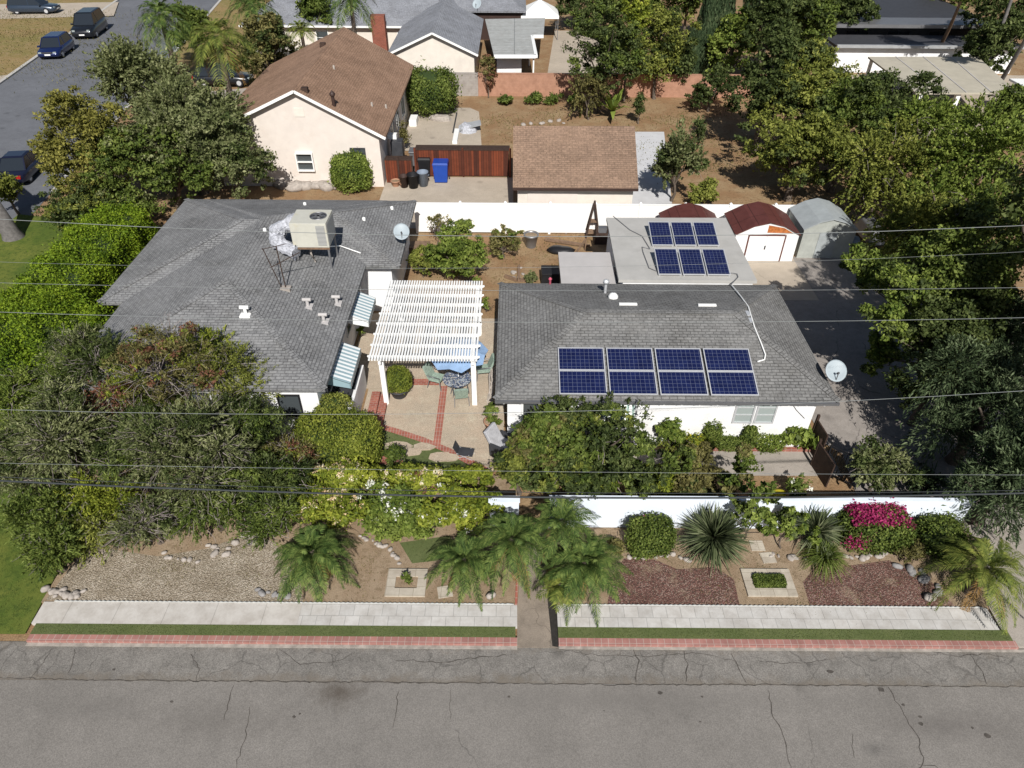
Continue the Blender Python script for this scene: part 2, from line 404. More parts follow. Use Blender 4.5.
M['shoulder'] = asphalt('broken_shoulder', (.218, .203, .184), .6, .8, edge=(9.66, 10.8, (.165, .14, .112)), width=.018, rough_amt=.32, grain=2.2, dens=.42)
M['sideroad'] = asphalt('side_street_asphalt', (.145, .15, .165), .5, .2, width=.005, rough_amt=.15)
M['kerblip'] = plain('worn_kerb_lip', (.33, .3, .265), .9, .3, 5)
M['kerb'] = plain('kerb_concrete', (.45, .43, .4), .9, .1)
M['terracotta'] = plain('terracotta', (.4, .22, .14), .8, .15)
M['stone'] = plain('pale_stone', (.36, .32, .285), .9, .25, 5)
M['stone2'] = plain('grey_stone', (.24, .23, .225), .9, .25, 5)
M['canvasblue'] = plain('blue_canvas', (.24, .36, .55), .8, .15, 4)
M['awnstripe'] = stripes('striped_awning', (.78, .80, .8), (.27, .38, .42), .22, 1)
M['awnstripe2'] = stripes('striped_awning_front', (.8, .82, .8), (.3, .42, .38), .19, 0)
M['cushion'] = plain('green_cushion', (.28, .36, .3), .8, .3, 14)
M['cushion2'] = plain('grey_cushion', (.4, .4, .42), .8, .2, 6)
M['mosaic'] = pebbles('blue_mosaic', [(.1, .14, .24), (.4, .45, .5), (.16, .2, .3), (.5, .5, .5)], (.05, .06, .1), 16)
M['maroon'] = plain('maroon_metal', (.12, .042, .035), .5, .15, 2)
M['maroonroof'] = bricks('maroon_metal_roof', (.13, .043, .036), (.115, .038, .032), (.05, .018, .015), 2.0, .75, 0, .02, rough=.5)
M['rust'] = plain('rust', (.42, .14, .04), .9, .4, 8)
M['shedgrey'] = plain('grey_green_shed_panel', (.37, .385, .355), .6, .14, 2, dirt=(.28, .29, .265))
M['shedroof'] = plain('grey_shed_roof', (.34, .365, .37), .5, .12, 2)
M['acbody'] = plain('ac_beige', (.5, .49, .43), .5, .06, 4, dirt=(.46, .42, .3))
M['fabric'] = plain('white_wrap', (.42, .43, .47), .8, .4, 9)
M['dish'] = plain('dish_grey', (.33, .38, .41), .5, .04)
M['pink'] = plain('pink', (.5, .1, .15), .7)
M['cable'] = plain('cable_grey', (.22, .235, .235), .6, .1)
M['cabledark'] = plain('cable_dark', (.035, .04, .042), .6, .1)
# foliage
L = {}
L['olive'] = leafmat('olive_grey_leaves', [(.04, .05, .018), (.13, .15, .055), (.29, .30, .15)])
L['yolive'] = leafmat('yellow_olive_leaves', [(.04, .055, .01), (.15, .17, .03), (.31, .32, .075)])
L['golive'] = leafmat('golden_olive_leaves', [(.05, .055, .014), (.18, .17, .035), (.34, .31, .08)])
L['hedge'] = leafmat('bright_hedge_leaves', [(.035, .07, .005), (.13, .20, .012), (.26, .34, .025)])
L['boxg'] = leafmat('clipped_box_leaves', [(.04, .06, .008), (.14, .17, .024), (.28, .30, .05)])
L['dgreen'] = leafmat('dark_green_leaves', [(.015, .026, .006), (.05, .07, .018), (.15, .18, .06)])
L['mgreen'] = leafmat('mid_green_leaves', [(.025, .045, .008), (.09, .125, .022), (.21, .25, .06)])
L['bgreen'] = leafmat('light_green_leaves', [(.038, .068, .01), (.135, .18, .03), (.28, .33, .075)])
L['ygreen'] = leafmat('yellow_green_leaves', [(.045, .07, .008), (.17, .205, .022), (.36, .375, .055)])
L['brownish'] = leafmat('brown_green_leaves', [(.04, .036, .014), (.13, .12, .038), (.26, .23, .09)])
L['redtwig'] = leafmat('reddish_leaves', [(.07, .03, .018), (.18, .075, .045), (.3, .16, .1)])
L['conifer'] = leafmat('conifer_needles', [(.01, .02, .008), (.05, .075, .03), (.17, .21, .11)], .7, .06)
L['cypress'] = leafmat('cypress_needles', [(.02, .035, .014), (.05, .08, .035), (.11, .14, .065)], .8, .05)
L['palm'] = leafmat('palm_fronds', [(.016, .036, .008), (.068, .11, .025), (.19, .235, .06)], .7, .1, clump=3.0, spec=.15)
L['ypalm'] = leafmat('yellow_palm_fronds', [(.04, .065, .012), (.12, .15, .03), (.26, .27, .06)], .7, .12, clump=3.0, spec=.15)
L['deadpalm'] = leafmat('dead_fronds', [(.1, .06, .02), (.25, .14, .04), (.32, .2, .08)], .8, .1)
L['agave'] = leafmat('yucca_blades', [(.03, .042, .018), (.09, .112, .05), (.26, .28, .16)], .5, .05)
L['bougain'] = leafmat('magenta_bracts', [(.12, .01, .04), (.32, .025, .11), (.55, .08, .22)], .6, .3)
L['flowers'] = leafmat('cream_flowers', [(.5, .3, .12), (.75, .6, .38), (.8, .76, .62)], .6, .2)
L['yflowers'] = leafmat('yellow_flowers', [(.4, .32, .02), (.5, .42, .03), (.6, .5, .05)], .6, .2)
L['wflowers'] = leafmat('white_flowers', [(.75, .75, .65), (.8, .8, .75), (.8, .8, .7)], .6, .2)
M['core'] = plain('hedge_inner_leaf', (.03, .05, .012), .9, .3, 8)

# ------------------------------------------------------------------ world, sun, camera
w = bpy.data.worlds.new('World'); scene.world = w; w.use_nodes = True
nt = w.node_tree; bg = nt.nodes['Background']
sky = nt.nodes.new('ShaderNodeTexSky'); sky.sky_type = 'NISHITA'; sky.sun_disc = False
sd = Vector((-.067, .743, -.671)).normalized()      # direction light travels
elev = math.asin(-sd.z); to = -sd
sky.sun_elevation = elev; sky.sun_rotation = math.atan2(to.x, to.y)
sky.altitude = 200; sky.air_density = 1; sky.dust_density = 1; sky.ozone_density = 1
nt.links.new(sky.outputs[0], bg.inputs['Color']); bg.inputs['Strength'].default_value = .052
sl = bpy.data.lights.new('sun', 'SUN'); sl.energy = 4.7; sl.angle = R(.53); sl.color = (1, .968, .915)
so = bpy.data.objects.new('sun', sl); COL.objects.link(so)
so.rotation_euler = sd.to_track_quat('-Z', 'Y').to_euler(); so.location = (0, -10, 40)
cd = bpy.data.cameras.new('camera'); cam = bpy.data.objects.new('camera', cd); COL.objects.link(cam)
cd.sensor_width = 36; cd.lens = F/1024*36; cd.clip_end = 600; cd.clip_start = .1
cam.matrix_world = Matrix.Translation((0, 0, CH)) @ Matrix.Rotation(R(90)-PIT, 4, 'X') @ Matrix.Rotation(ROLL, 4, 'Z')
scene.camera = cam
scene.view_settings.view_transform = 'Standard'; scene.view_settings.look = 'None'
scene.view_settings.exposure = .25; scene.view_settings.gamma = 1
scene.cycles.max_bounces = 6; scene.cycles.diffuse_bounces = 3; scene.cycles.glossy_bounces = 2; scene.cycles.transparent_max_bounces = 4
scene.cycles.use_adaptive_sampling = True

# ================================================================== SETTING (ground sheets)
def sheet(name, poly, z, mat, label=None, zb=None):
    mb = MB(); n = len(poly)
    if zb is None:
        a = sum(poly[i][0]*poly[(i+1) % n][1]-poly[(i+1) % n][0]*poly[i][1] for i in range(n))
        if a < 0: poly = poly[::-1]
        mb.add([(x, y, z) for x, y in poly], [tuple(range(n))])
    else: mb.prism(poly, zb, z)
    o = mb.build(name, mat); o['kind'] = 'structure'
    return o
def pxpoly(pts, h=0): return [tuple(P(a, b, h)[:2]) for a, b in pts]
def rect(x0, x1, y0, y1): return [(x0, y0), (x1, y0), (x1, y1), (x0, y1)]

sheet('ground', rect(-220, 220, -60, 330), 0, M['dirt'])
sheet('street', rect(-120, 120, 1.0, 9.655), .012, M['road'], zb=-.05)
sheet('road_shoulder', rect(-120, 120, 9.665, 10.79), .02, M['shoulder'], zb=-.05)
sheet('far_verge', rect(-120, 120, -8, .99), .03, M['drygrass'])
# cracks, spots and litter on the asphalt
def crack(pts, w, seed, z):
    rg = random.Random(seed); W = []
    Q = [P(a, b, 0) for a, b in pts]
    for i in range(len(Q)-1):
        n = max(2, int((Q[i+1]-Q[i]).length/.12))
        for k in range(n): W.append(Q[i].lerp(Q[i+1], k/n)+Vector((rg.uniform(-.03, .03), rg.uniform(-.03, .03), 0)))
    W.append(Q[-1]); vs = []; n = len(W)
    for i, q in enumerate(W):
        d = (W[min(i+1, n-1)]-W[max(i-1, 0)]).normalized(); s = Vector((-d.y, d.x, 0))*w*(.35+.65*math.sin(math.pi*(i+.5)/n)**.4)*rg.uniform(.6, 1.3)
        vs += [(q.x+s.x, q.y+s.y, z), (q.x-s.x, q.y-s.y, z)]
    o = MB().add(vs, [(2*i, 2*i+1, 2*i+3, 2*i+2) for i in range(n-1)]).build('road_crack', M['crack']); o['kind'] = 'structure'
for i, (pts, w_, z_) in enumerate((([(233, 686), (229, 700), (224, 720)], .011, .016), ([(250, 708), (246, 735), (238, 760), (234, 775)], .012, .016), ([(398, 692), (396, 712), (393, 728)], .011, .016), ([(451, 690), (450, 720)], .006, .016),
      ([(769, 690), (771, 712), (783, 735), (788, 760), (792, 775)], .013, .016), ([(888, 688), (901, 710), (918, 738), (924, 764), (915, 775)], .014, .016), ([(852, 735), (854, 758)], .007, .016), ([(918, 764), (936, 766), (948, 775)], .009, .016),
      ([(633, 648), (638, 660), (636, 683)], .016, .025), ([(684, 651), (687, 664), (686, 682)], .016, .025), ([(731, 654), (738, 668), (746, 683)], .013, .025), ([(556, 649), (590, 655), (640, 657), (700, 653), (735, 662)], .008, .025), ([(970, 655), (982, 672), (986, 684)], .013, .025),
      ([(75, 650), (74, 662), (68, 674)], .011, .025), ([(52, 650), (40, 668), (30, 680)], .009, .025), ([(395, 660), (440, 663), (480, 658), (512, 655)], .011, .025), ([(760, 662), (800, 664), (830, 660)], .008, .025), ([(930, 652), (960, 657), (985, 654), (1010, 660)], .009, .025),
      ([(0, 678), (60, 680), (150, 681), (300, 682), (420, 683), (520, 684)], .012, .026), ([(520, 684), (600, 685), (700, 685), (860, 686), (1024, 687)], .01, .026), ([(190, 655), (200, 670), (196, 682)], .01, .025), ([(280, 650), (300, 664), (340, 662), (352, 654)], .008, .025))):
    crack(pts, w_, i, z_)
for i, (px, py, s_) in enumerate(((660, 693, .07), (881, 690, .1), (294, 717, .05), (300, 714, .035), (172, 702, .05), (509, 697, .04), (987, 736, .09), (972, 728, .05), (921, 724, .07), (702, 697, .04), (700, 722, .03), (604, 711, .02), (920, 717, .05), (903, 705, .05), (114, 670, .05), (830, 672, .09))):
    q = P(px, py, 0); rg = random.Random(i); z_ = .0165 if py > 686 else .0255
    o = MB().add([(q.x+s_*rg.uniform(.7, 1.2)*math.cos(a*.785), q.y+s_*.75*rg.uniform(.7, 1.2)*math.sin(a*.785), z_) for a in range(8)], [tuple(range(8))]).build('oil_spot', M['crack']); o['kind'] = 'structure'
# raised verge: brick kerb, turf strip, sidewalk
K = .12
YS1 = P(700, 606.2, K).y; YS0 = P(700, 627.9, K).y; YT0 = P(700, 638.7, K).y; YB0 = P(700, 645.6, K).y
for nm, x0, x1, w0, w1 in (('a', -13.75, .2, 0, 0), ('b', 1.38, 14.45, 0, 0)):
    sheet('brick_kerb', rect(x0, x1, YB0, YT0-.003), K, M['kerbbrick'], zb=-.05)
    sheet('turf_strip', rect(x0, x1-.05, YT0, YS0-.003), K+.004, M['turf'], zb=-.05)
sheet('kerb_lip', rect(-13.75, .2, YB0-.1, YB0-.003), .04, M['kerblip'], zb=-.04)
sheet('kerb_lip', rect(1.38, 16.5, YB0-.08, YB0-.003), .04, M['kerblip'], zb=-.04)
sheet('sidewalk', rect(-13.9, -6.2, YS0, YS1), K, M['slabwalk'], zb=-.05)
sheet('sidewalk', rect(-6.197, .2, YS0, YS1), K, M['paver'], zb=-.05)
sheet('sidewalk', rect(1.38, 14.2, YS0, YS1), K, M['paver'], zb=-.05)
sheet('entry_path', [(.2, 10.7), (1.36, 10.7), (1.36, 12.0), (1.1, 12.7), (1.15, 15.0), (.3, 15.0), (.25, 12.7), (.2, 12.0)], .03, M['pathc'], zb=-.05)
sheet('path_painted_shade', [(1.2, 10.75), (1.375, 10.72), (1.375, 12.3), (1.16, 12.6), (1.12, 12.2)], .035, M['pathshade'])  # dark wedge along the raised sidewalk: shade painted in as a near-black sheet
sheet('brick_border', [(.13, YS1), (.2, YS1), (.24, 13.0), (.17, 13.0)], .14, M['brickpave'], zb=0)
# front garden beds
sheet('garden_soil', [(-14.0, YS1+.003), (.2, YS1+.003), (.2, 17.3), (-.9, 17.3), (-.9, 19.0), (-14.0, 19.0)], .1, M['soil'], zb=-.05)
sheet('garden_soil', rect(1.385, 15.6, YS1+.003, 14.99), .1, M['soil'], zb=-.05)
sheet('gravel_bed', [(-13.9, YS1+.06), (-6.2, YS1+.06), (-6.5, 12.9), (-7.2, 13.6), (-7.6, 14.3), (-8.6, 14.6), (-9.8, 14.0), (-11.2, 13.7), (-12.4, 13.9), (-13.6, 14.1)], .104, M['gravel'])
sheet('red_mulch_bed', [(2.9, YS1+.06), (6.85, YS1+.06), (6.9, 13.0), (6.4, 13.45), (5.2, 13.35), (4.6, 13.7), (3.6, 13.75), (3.1, 13.0)], .104, M['redmulch'])
sheet('red_mulch_bed', [(8.95, YS1+.06), (13.3, YS1+.06), (13.0, 12.9), (12.5, 13.4), (12.0, 13.75), (10.8, 13.55), (9.6, 13.5), (9.0, 12.9)], .104, M['redmulch'])
sheet('lawn_patch', [(-3.6, 14.3), (-2.0, 14.6), (-1.6, 13.9), (-2.4, 13.6), (-3.1, 13.5), (-3.35, 13.9)], .106, M['turf'])
sheet('concrete_apron', [(14.23, 10.8), (24, 10.8), (24, 15.19), (14.9, 15.19), (15.3, 14.2), (14.3, 12.2)], .11, M['conc2'], zb=-.05)
# lawns on the left and the far verge of the side street
sheet('side_lawn', [(-29, 11.0), (-13.95, 11.0), (-14.02, 12.3), (-14.1, 13.2), (-15, 17), (-17.6, 20), (-19.0, 36), (-29, 38)], .05, M['lawn'])
sheet('planting_soil', [(-17.6, 19.9), (-14.9, 16.9), (-14.02, 13.9), (-7.4, 19.0), (-7.2, 24), (-17.1, 36), (-19.0, 36)], .054, M['soil'])
# driveway on the right, paths, patio
sheet('driveway', [(11.9, 15.2), (24, 15.2), (24, 33.6), (11.8, 33.6), (11.8, 19.2), (12.3, 18.6)], .02, M['drive'])
sheet('shed_apron', rect(10.6, 15.0, 29.2, 33.4), .03, M['conc'])
sheet('garden_path', rect(4.2, 11.88, 17.45, 18.72), .03, M['conc2'])
sheet('bed_soil', rect(.3, 11.85, 15.22, 17.447), .02, M['dirt'])
pat = [(-4.95, 27.3), (-4.95, 19.85)]+[(-4.3, 19.6), (-3.3, 19.17), (-2.3, 18.62), (-1.35, 17.95), (-.85, 17.6)]+[(-.3, 17.7), (-.3, 27.3)]
sheet('patio', pat, .11, M['patio'], zb=-.02)
sheet('brick_strip', rect(-2.93, -2.66, 18.75, 22.3), .118, M['brickpave'])
sheet('brick_strip', rect(-4.94, -2.94, 22.35, 22.75), .118, M['brickpave2'])
cur = [(-4.95, 19.92), (-4.3, 19.66), (-3.3, 19.22), (-2.3, 18.66), (-1.35, 18.0), (-.85, 17.66)]
mb = MB()
for i in range(len(cur)-1):
    a = Vector((*cur[i], 0)); b = Vector((*cur[i+1], 0)); n = Vector((b.y-a.y, a.x-b.x, 0)).normalized()
    if i == 0: pn = n
    if i < len(cur)-2:
        dd = Vector((*cur[i+2], 0))-b; nn = (n+Vector((dd.y, -dd.x, 0)).normalized()).normalized()
    else: nn = n
    q = [a+pn*.0, b+nn*.0, b-nn*-.27, a-pn*-.27]
    mb.add([(q[0].x, q[0].y, .124), (q[1].x, q[1].y, .124), (q[2].x, q[2].y, .124), (q[3].x, q[3].y, .124)], [(0, 3, 2, 1)])
    pn = nn
o = mb.build('brick_edging', M['brickpave']); o['kind'] = 'structure'
sheet('patio_lawn', [(-5.0, 19.66), (-4.35, 19.42), (-3.4, 19.0), (-2.45, 18.45), (-1.5, 17.8), (-1.0, 17.4), (-2.2, 17.1), (-5.2, 17.6)], .108, M['turf'])
for q in ([(-4.85, 18.55), (-4.0, 18.6), (-3.95, 17.8), (-4.8, 17.8)],):
    sheet('brick_landing', q, .112, M['brickpave2'])
sheet('courtyard_path', [(-6.9, 22.2), (-4.96, 22.2), (-4.96, 27.8), (-6.9, 27.8)], .03, M['patio'])
sheet('courtyard_path', [(-5.9, 19.5), (-4.96, 19.5), (-4.96, 22.19), (-5.9, 22.19)], .03, M['patio'])
# neighbour plots behind
sheet('rear_driveway', [(-8.2, 36.6), (0, 36.6), (0, 43.9), (-8.2, 43.9)], .02, M['conc'])
sheet('rear_patio', pxpoly([(388, 151), (482, 151), (479, 112), (470, 108), (400, 108)]), .02, M['conc'])
sheet('garage_slab', pxpoly([(600, 204), (672, 204), (664, 132), (606, 132)]), .02, M['paleslab'])
sheet('rear_yard_slab', [(2.6, 62.2), (9.5, 62.2), (11, 84), (4.4, 84)], .02, M['conc'])
# side street, upper left
def SS(px, py): return tuple(P(px, py)[:2])
kl0 = P(0, 85); kl1 = P(120, 0); d = (kl1-kl0).normalized(); nrm = Vector((d.y, -d.x, 0))
def along(base, t, off): q = base+d*t+nrm*off; return (q.x, q.y)
wd = 12.4
sheet('side_street', [along(kl0, -70, 0), along(kl0, 160, 0), along(kl0, 160, wd), along(kl0, -70, wd)], .016, M['sideroad'])
sheet('kerb', [along(kl0, -70, -.35), along(kl0, 160, -.35), along(kl0, 160, -.01), along(kl0, -70, -.01)], .13, M['kerb'], zb=-.02)
sheet('kerb', [along(kl0, -24, wd+.01), along(kl0, 160, wd+.01), along(kl0, 160, wd+.3), along(kl0, -24, wd+.3)], .13, M['kerb'], zb=-.02)
sheet('dry_lawn', [along(kl0, -70, -.36), along(kl0, 160, -.36), along(kl0, 160, -60), along(kl0, -70, -60)], .1, M['drygrass'])
sheet('dry_lawn', [along(kl0, 1, wd+.31), along(kl0, 70, wd+.31), along(kl0, 70, wd+12), along(kl0, 1, wd+12)], .09, M['drygrass'])
sheet('neighbour_driveway', [tuple(P(*p)[:2]) for p in ((-40, 21), (114, 17), (119, 3), (-40, 6))], .115, M['conc'])
sheet('neighbour_driveway', [tuple(P(*p)[:2]) for p in ((-60, 84), (10, 76), (-2, 86), (-60, 130))], .115, M['conc'])
sheet('stone_apron', [tuple(P(*p)[:2]) for p in ((205, 93), (262, 88), (262, 104), (200, 104))], .1, M['conc2'])

# ================================================================== ROOFS AND WALLS
def roof_mesh(x0, x1, y0, y1, ze, ra, rb, zr, th=.14):
    """closed roof over a rectangle; ra, rb the two ridge ends (x, y)"""
    mb = MB()
    A, B, C, D = (x0, y0), (x1, y0), (x1, y1), (x0, y1)
    top = [(*q, ze) for q in (A, B, C, D)]; bot = [(*q, ze-th) for q in (A, B, C, D)]
    vs = top+bot+[(*ra, zr), (*rb, zr)]
    if abs(ra[1]-rb[1]) < abs(ra[0]-rb[0]):      # ridge along x, ra west
        fs = [(0, 1, 9, 8), (1, 2, 9), (2, 3, 8, 9), (3, 0, 8)]
    else:                                        # ridge along y, ra south
        fs = [(0, 1, 8), (1, 2, 9, 8), (2, 3, 9), (3, 0, 8, 9)]
    fs += [(4, 5, 1, 0), (5, 6, 2, 1), (6, 7, 3, 2), (7, 4, 0, 3), (7, 6, 5, 4)]
    return mb.add(vs, fs)
def ridge_cap(mb, a, b, w=.3):
    a = Vector(a); b = Vector(b); a.z += .008; b.z += .008
    mb.bar(a, b, .24, .018)
def window(parent, wallpt, w, h, axis='x', face=-1, glass='window', bars=(1, 0), frame='trim', depth_=.05):
    """window part on a wall; wallpt = lower-left corner on the wall surface"""
    x, y, z = wallpt; f = .06
    def bx(a0, a1, z0, z1, o0, o1):
        if axis == 'x': return (x+a0, x+a1, y+min(face*o0, face*o1), y+max(face*o0, face*o1), z+z0, z+z1)
        return (x+min(face*o0, face*o1), x+max(face*o0, face*o1), y+a0, y+a1, z+z0, z+z1)
    mb = MB()
    mb.box(*bx(0, f, 0, h, -.02, depth_)); mb.box(*bx(w-f, w, 0, h, -.02, depth_))
    mb.box(*bx(f, w-f, 0, f, -.02, depth_)); mb.box(*bx(f, w-f, h-f, h, -.02, depth_))
    for i in range(bars[0]):
        c = f+(w-2*f)*(i+1)/(bars[0]+1); mb.box(*bx(c-.02, c+.02, f, h-f, -.02, depth_-.01))
    wn = thing('window', None, None, (x, y, z)); del_keys(wn)
    wn.parent = parent; wn.location = Vector((x, y, z))-worldloc(parent)
    fr = mb.build('frame', M[frame], wn)
    if bars[1]:
        mb = MB()
        for i in range(bars[1]):
            c = f+(h-2*f)*(i+1)/(bars[1]+1); mb = MB(); mb.box(*bx(f, w-f, c-.018, c+.018, -.018, depth_-.016)); mb.build('muntin', M[frame], wn)
    g = MB().box(*bx(f*.5, w-f*.5, f*.5, h-f*.5, -.01, .015)).build('pane', M[glass], wn)
    return wn
def del_keys(o):
    for k in ('label', 'category'):
        if k in o: del o[k]
def vent_pipe(parent, p, mat='trim', h=.35, r=.06, cap=True):
    mb = MB(); x, y, z = p
    mb.tube([(x, y, z-.1), (x, y, z+h)], r, 8)
    if cap: mb.lathe([(r*1.2, 0), (r*2.2, .02), (r*2.0, .12), (r*.4, .18)], (x, y, z+h-.03), 10)
    return mb.build('vent_pipe', M[mat], parent)
def box_vent(parent, p, sx, sy, sz, mat='trim'):
    x, y, z = p
    return MB().box(x-sx/2, x+sx/2, y-sy/2, y+sy/2, z-.06, z+sz, taper=.02).build('roof_vent', M[mat], parent)

# ---------------- right house
RH = thing('house', 'single storey white house with grey hip roof carrying eight solar panels beside the driveway', 'house', (5.3, 22.3, 0))
X0, X1, Y0, Y1 = -.58, 11.32, 18.43, 26.15; ZE = 2.72; ZR = 3.87; RA = (2.75, 22.2); RB = (8.35, 22.2)
MB().box(X0+.42, X1-.45, Y0+.5, Y1-.45, 0, ZE-.1).build('wall', M['white'], RH)
rf = roof_mesh(X0, X1, Y0, Y1, ZE, RA, RB, ZR).build('roof', M['groof2'], RH)
mb = MB()
for c in ((X0, Y0), (X0, Y1)): ridge_cap(mb, (*c, ZE), (*RA, ZR))
for c in ((X1, Y0), (X1, Y1)): ridge_cap(mb, (*c, ZE), (*RB, ZR))
ridge_cap(mb, (*RA, ZR+.004), (*RB, ZR+.004))
mb.build('ridge_cap', M['groof2'], rf)
sl_s = (ZR-ZE)/(RA[1]-Y0); sl_n = (ZR-ZE)/(Y1-RA[1])
def rh_z(x, y):
    return ZE+min(sl_s*(y-Y0), sl_n*(Y1-y), (ZR-ZE)*(x-X0)/(RA[0]-X0), (ZR-ZE)*(X1-x)/(X1-RB[0]))
def on_rh(px, py):
    h = 3.3
    for _ in range(12):
        p = P(px, py, h); h = rh_z(p.x, p.y)
    return P(px, py, h)
gut = MB().box(X0, X1, Y0-.09, Y0-.005, ZE-.13, ZE-.03).build('gutter', M['steel'], RH)
mb = MB()
for i in range(19):
    x = X0+.3+i*.62
    mb.box(x-.03, x+.03, Y0+.02, Y0+.45, ZE-.24, ZE-.145)
mb.build('rafter_tails', M['trim'], RH)
v1 = on_rh(605, 293); vent_pipe(RH, v1, 'alu', .5, .06)
v2 = on_rh(613, 298); MB().lathe([(.16, -.05), (.2, .02), (.2, .1), (.12, .2), (.02, .24)], v2, 12).build('roof_vent', M['trim'], RH)
for px, py in ((628, 305), (707, 306)):
    q = on_rh(px, py); MB().box(q.x-.35, q.x+.35, q.y-.06, q.y+.06, q.z-.05, q.z+.07).build('ridge_vent', M['trim'], RH)
for (a, b) in (((747, 313), (749, 319)), ((750, 320), (752, 326))):
    q = on_rh(*a); MB().box(q.x-.05, q.x+.08, q.y-.2, q.y+.12, q.z-.05, q.z+.03).build('flashing', M['alu'], RH)
q = on_rh(550, 284); MB().lathe([(.05, -.1), (.05, .2), (.09, .25), (.02, .33)], q, 8).build('vent_pipe', M['pink'], RH)
mb = MB()
cp = [on_rh(*t) for t in ((731, 286), (740, 297), (748, 308), (754, 328), (761, 345), (765, 356), (764, 361), (757, 363))]
mb.tube([(c.x, c.y, c.z+.06) for c in cp], .028, 6)
mb.build('conduit', M['trim'], RH)
YW = Y0+.5
window(RH, (8.0, YW, 1.25), .72, 1.15, bars=(0, 2), glass='paleglass', frame='alu')
window(RH, (8.78, YW, 1.25), .72, 1.15, bars=(0, 2), glass='paleglass', frame='alu')
window(RH, (3.1, YW, 1.0), 1.15, 1.3, bars=(1, 0))
mb = MB()   # striped awning over the front window
aw = [(3.0, 4.35)]
mb.add([(2.98, YW+.01, 2.35), (4.4, YW+.01, 2.35), (4.4, YW-.42, 1.45), (2.98, YW-.42, 1.45), (2.98, YW+.01, 2.31), (4.4, YW+.01, 2.31), (4.4, YW-.42, 1.41), (2.98, YW-.42, 1.41)],
       [(0, 3, 2, 1), (4, 5, 6, 7), (3, 7, 6, 2), (0, 4, 7, 3), (1, 2, 6, 5), (0, 1, 5, 4)])
mb.build('awning', M['awnstripe2'], RH)
window(RH, (.35, YW, 1.0), 1.2, 1.2, bars=(1, 0))
mb = MB()   # cables stapled along the front wall
mb.tube([(4.95, YW-.02, 2.5), (4.9, YW-.03, 1.9), (4.75, YW-.03, 1.3), (4.5, YW-.03, .6)], .012, 5)
mb.tube([(8.9, YW-.02, 2.5), (9.6, YW-.03, 2.15), (10.6, YW-.03, 2.3), (10.8, YW-.03, 2.5)], .01, 5)
mb.tube([(9.7, YW-.02, 2.55), (10.2, YW-.03, 1.9), (10.6, YW-.03, 1.5)], .01, 5)
mb.build('wall_cable', M['steel'], RH)
# rear flat-roofed addition (part of the same house)
ad = thing('flat_roof_wing', None, None, (7.5, 29, 0)); ad.parent = RH; ad.location = Vector((7.5, 29, 0))-worldloc(RH)
MB().box(4.75, 10.35, 26.17, 31.95, 0, 2.75).build('wing_wall', M['white'], ad)
MB().prism([(4.55, 26.16), (10.5, 26.16), (10.55, 32.2), (4.62, 32.12)], 2.78, 2.92).build('wing_roof', M['flat'], ad)
MB().box(2.3, 4.54, 26.85, 29.2, 0, 2.35).build('lean_to_wall', M['white'], ad)
MB().box(2.12, 4.548, 26.17, 29.35, 2.38, 2.5).build('lean_to_roof', M['flat2'], ad)
MB().box(4.2, 4.6, 31.3, 31.6, 2.5, 2.75).build('wall_lamp_box', M['steel'], ad)

# ---------------- solar panels
def panel_obj(loc, w, l, tilt, label, group, frame_legs=0.0, rz=0.0):
    """w along x, l up the slope; origin at the lower-left corner"""
    t = thing('solar_panel', label, 'solar panel', loc, rz, group)
    c, s = math.cos(tilt), math.sin(tilt)
    def T(x, y, z): return (x, y*c-z*s, y*s+z*c)
    def slab(mb, x0, x1, y0, y1, z0, z1):
        vs = [T(x, y, z) for z in (z0, z1) for x, y in ((x0, y0), (x1, y0), (x1, y1), (x0, y1))]
        mb.add(vs, [(3, 2, 1, 0), (4, 5, 6, 7), (0, 1, 5, 4), (1, 2, 6, 5), (2, 3, 7, 6), (3, 0, 4, 7)])
    f = .035
    mb = MB(); slab(mb, 0, w, 0, f, 0, .045); slab(mb, 0, w, l-f, l, 0, .045); slab(mb, 0, f, f, l-f, 0, .045); slab(mb, w-f, w, f, l-f, 0, .045)
    mb.build('frame', M['alu'], t, local=True)
    mb = MB(); slab(mb, f, w-f, f, l-f, .012, .034)
    o = mb.build('cells', M['cells'], t, local=True)
    # shift UVs so the grid starts at the panel edge
    if frame_legs:
        for x in (.06, w-.06):
            mb = MB(); mb.bar(T(x, l-.12, 0), (x, (l-.12)*c, -frame_legs), .03); mb.bar((x, 0, -frame_legs+.02), (x, l*c, -frame_legs+.02), .035)
            mb.build('tilt_leg', M['alu'], t, local=True)
    else:
        mb = MB()
        for y in (.2, l-.2): slab(mb, .02, w-.02, y-.02, y+.02, -.07, -.002)
        mb.build('rail', M['alu'], t, local=True)
    return t
ordn = ['leftmost', 'second from left', 'third from left', 'rightmost']
tl = math.atan(sl_s)
ylow = 18.52
for r in range(2):
    for i in range(4):
        x = 1.64+i*1.745; s = r*1.01
        y = ylow+s*math.cos(tl); z = rh_z(5, ylow)+.12+s*math.sin(tl)
        panel_obj((x, y, z), 1.65, .995, tl, '%s panel in the %s row on the front roof slope' % (ordn[i], ('lower', 'upper')[r]), 'solar panels on the front roof slope')
o3 = ['left', 'middle', 'right']
a0 = P(658.5, 274.5, 3.0); w3 = 1.02
for i in range(3):
    panel_obj((a0.x+i*1.06, a0.y, 2.98), 1.0, 1.66, R(13), '%s tilted panel in the near row on the flat pale roof' % o3[i], 'solar panels on the flat roof', .055)
a1 = P(652, 245.2, 3.0)
for i in range(3):
    panel_obj((a1.x+i*1.06, a1.y, 2.98), 1.0, 1.66, R(13), '%s tilted panel in the far row on the flat pale roof' % o3[i], 'solar panels on the flat roof', .055)
mb = MB(); mb.origin = (5.5, 30, 2.9)
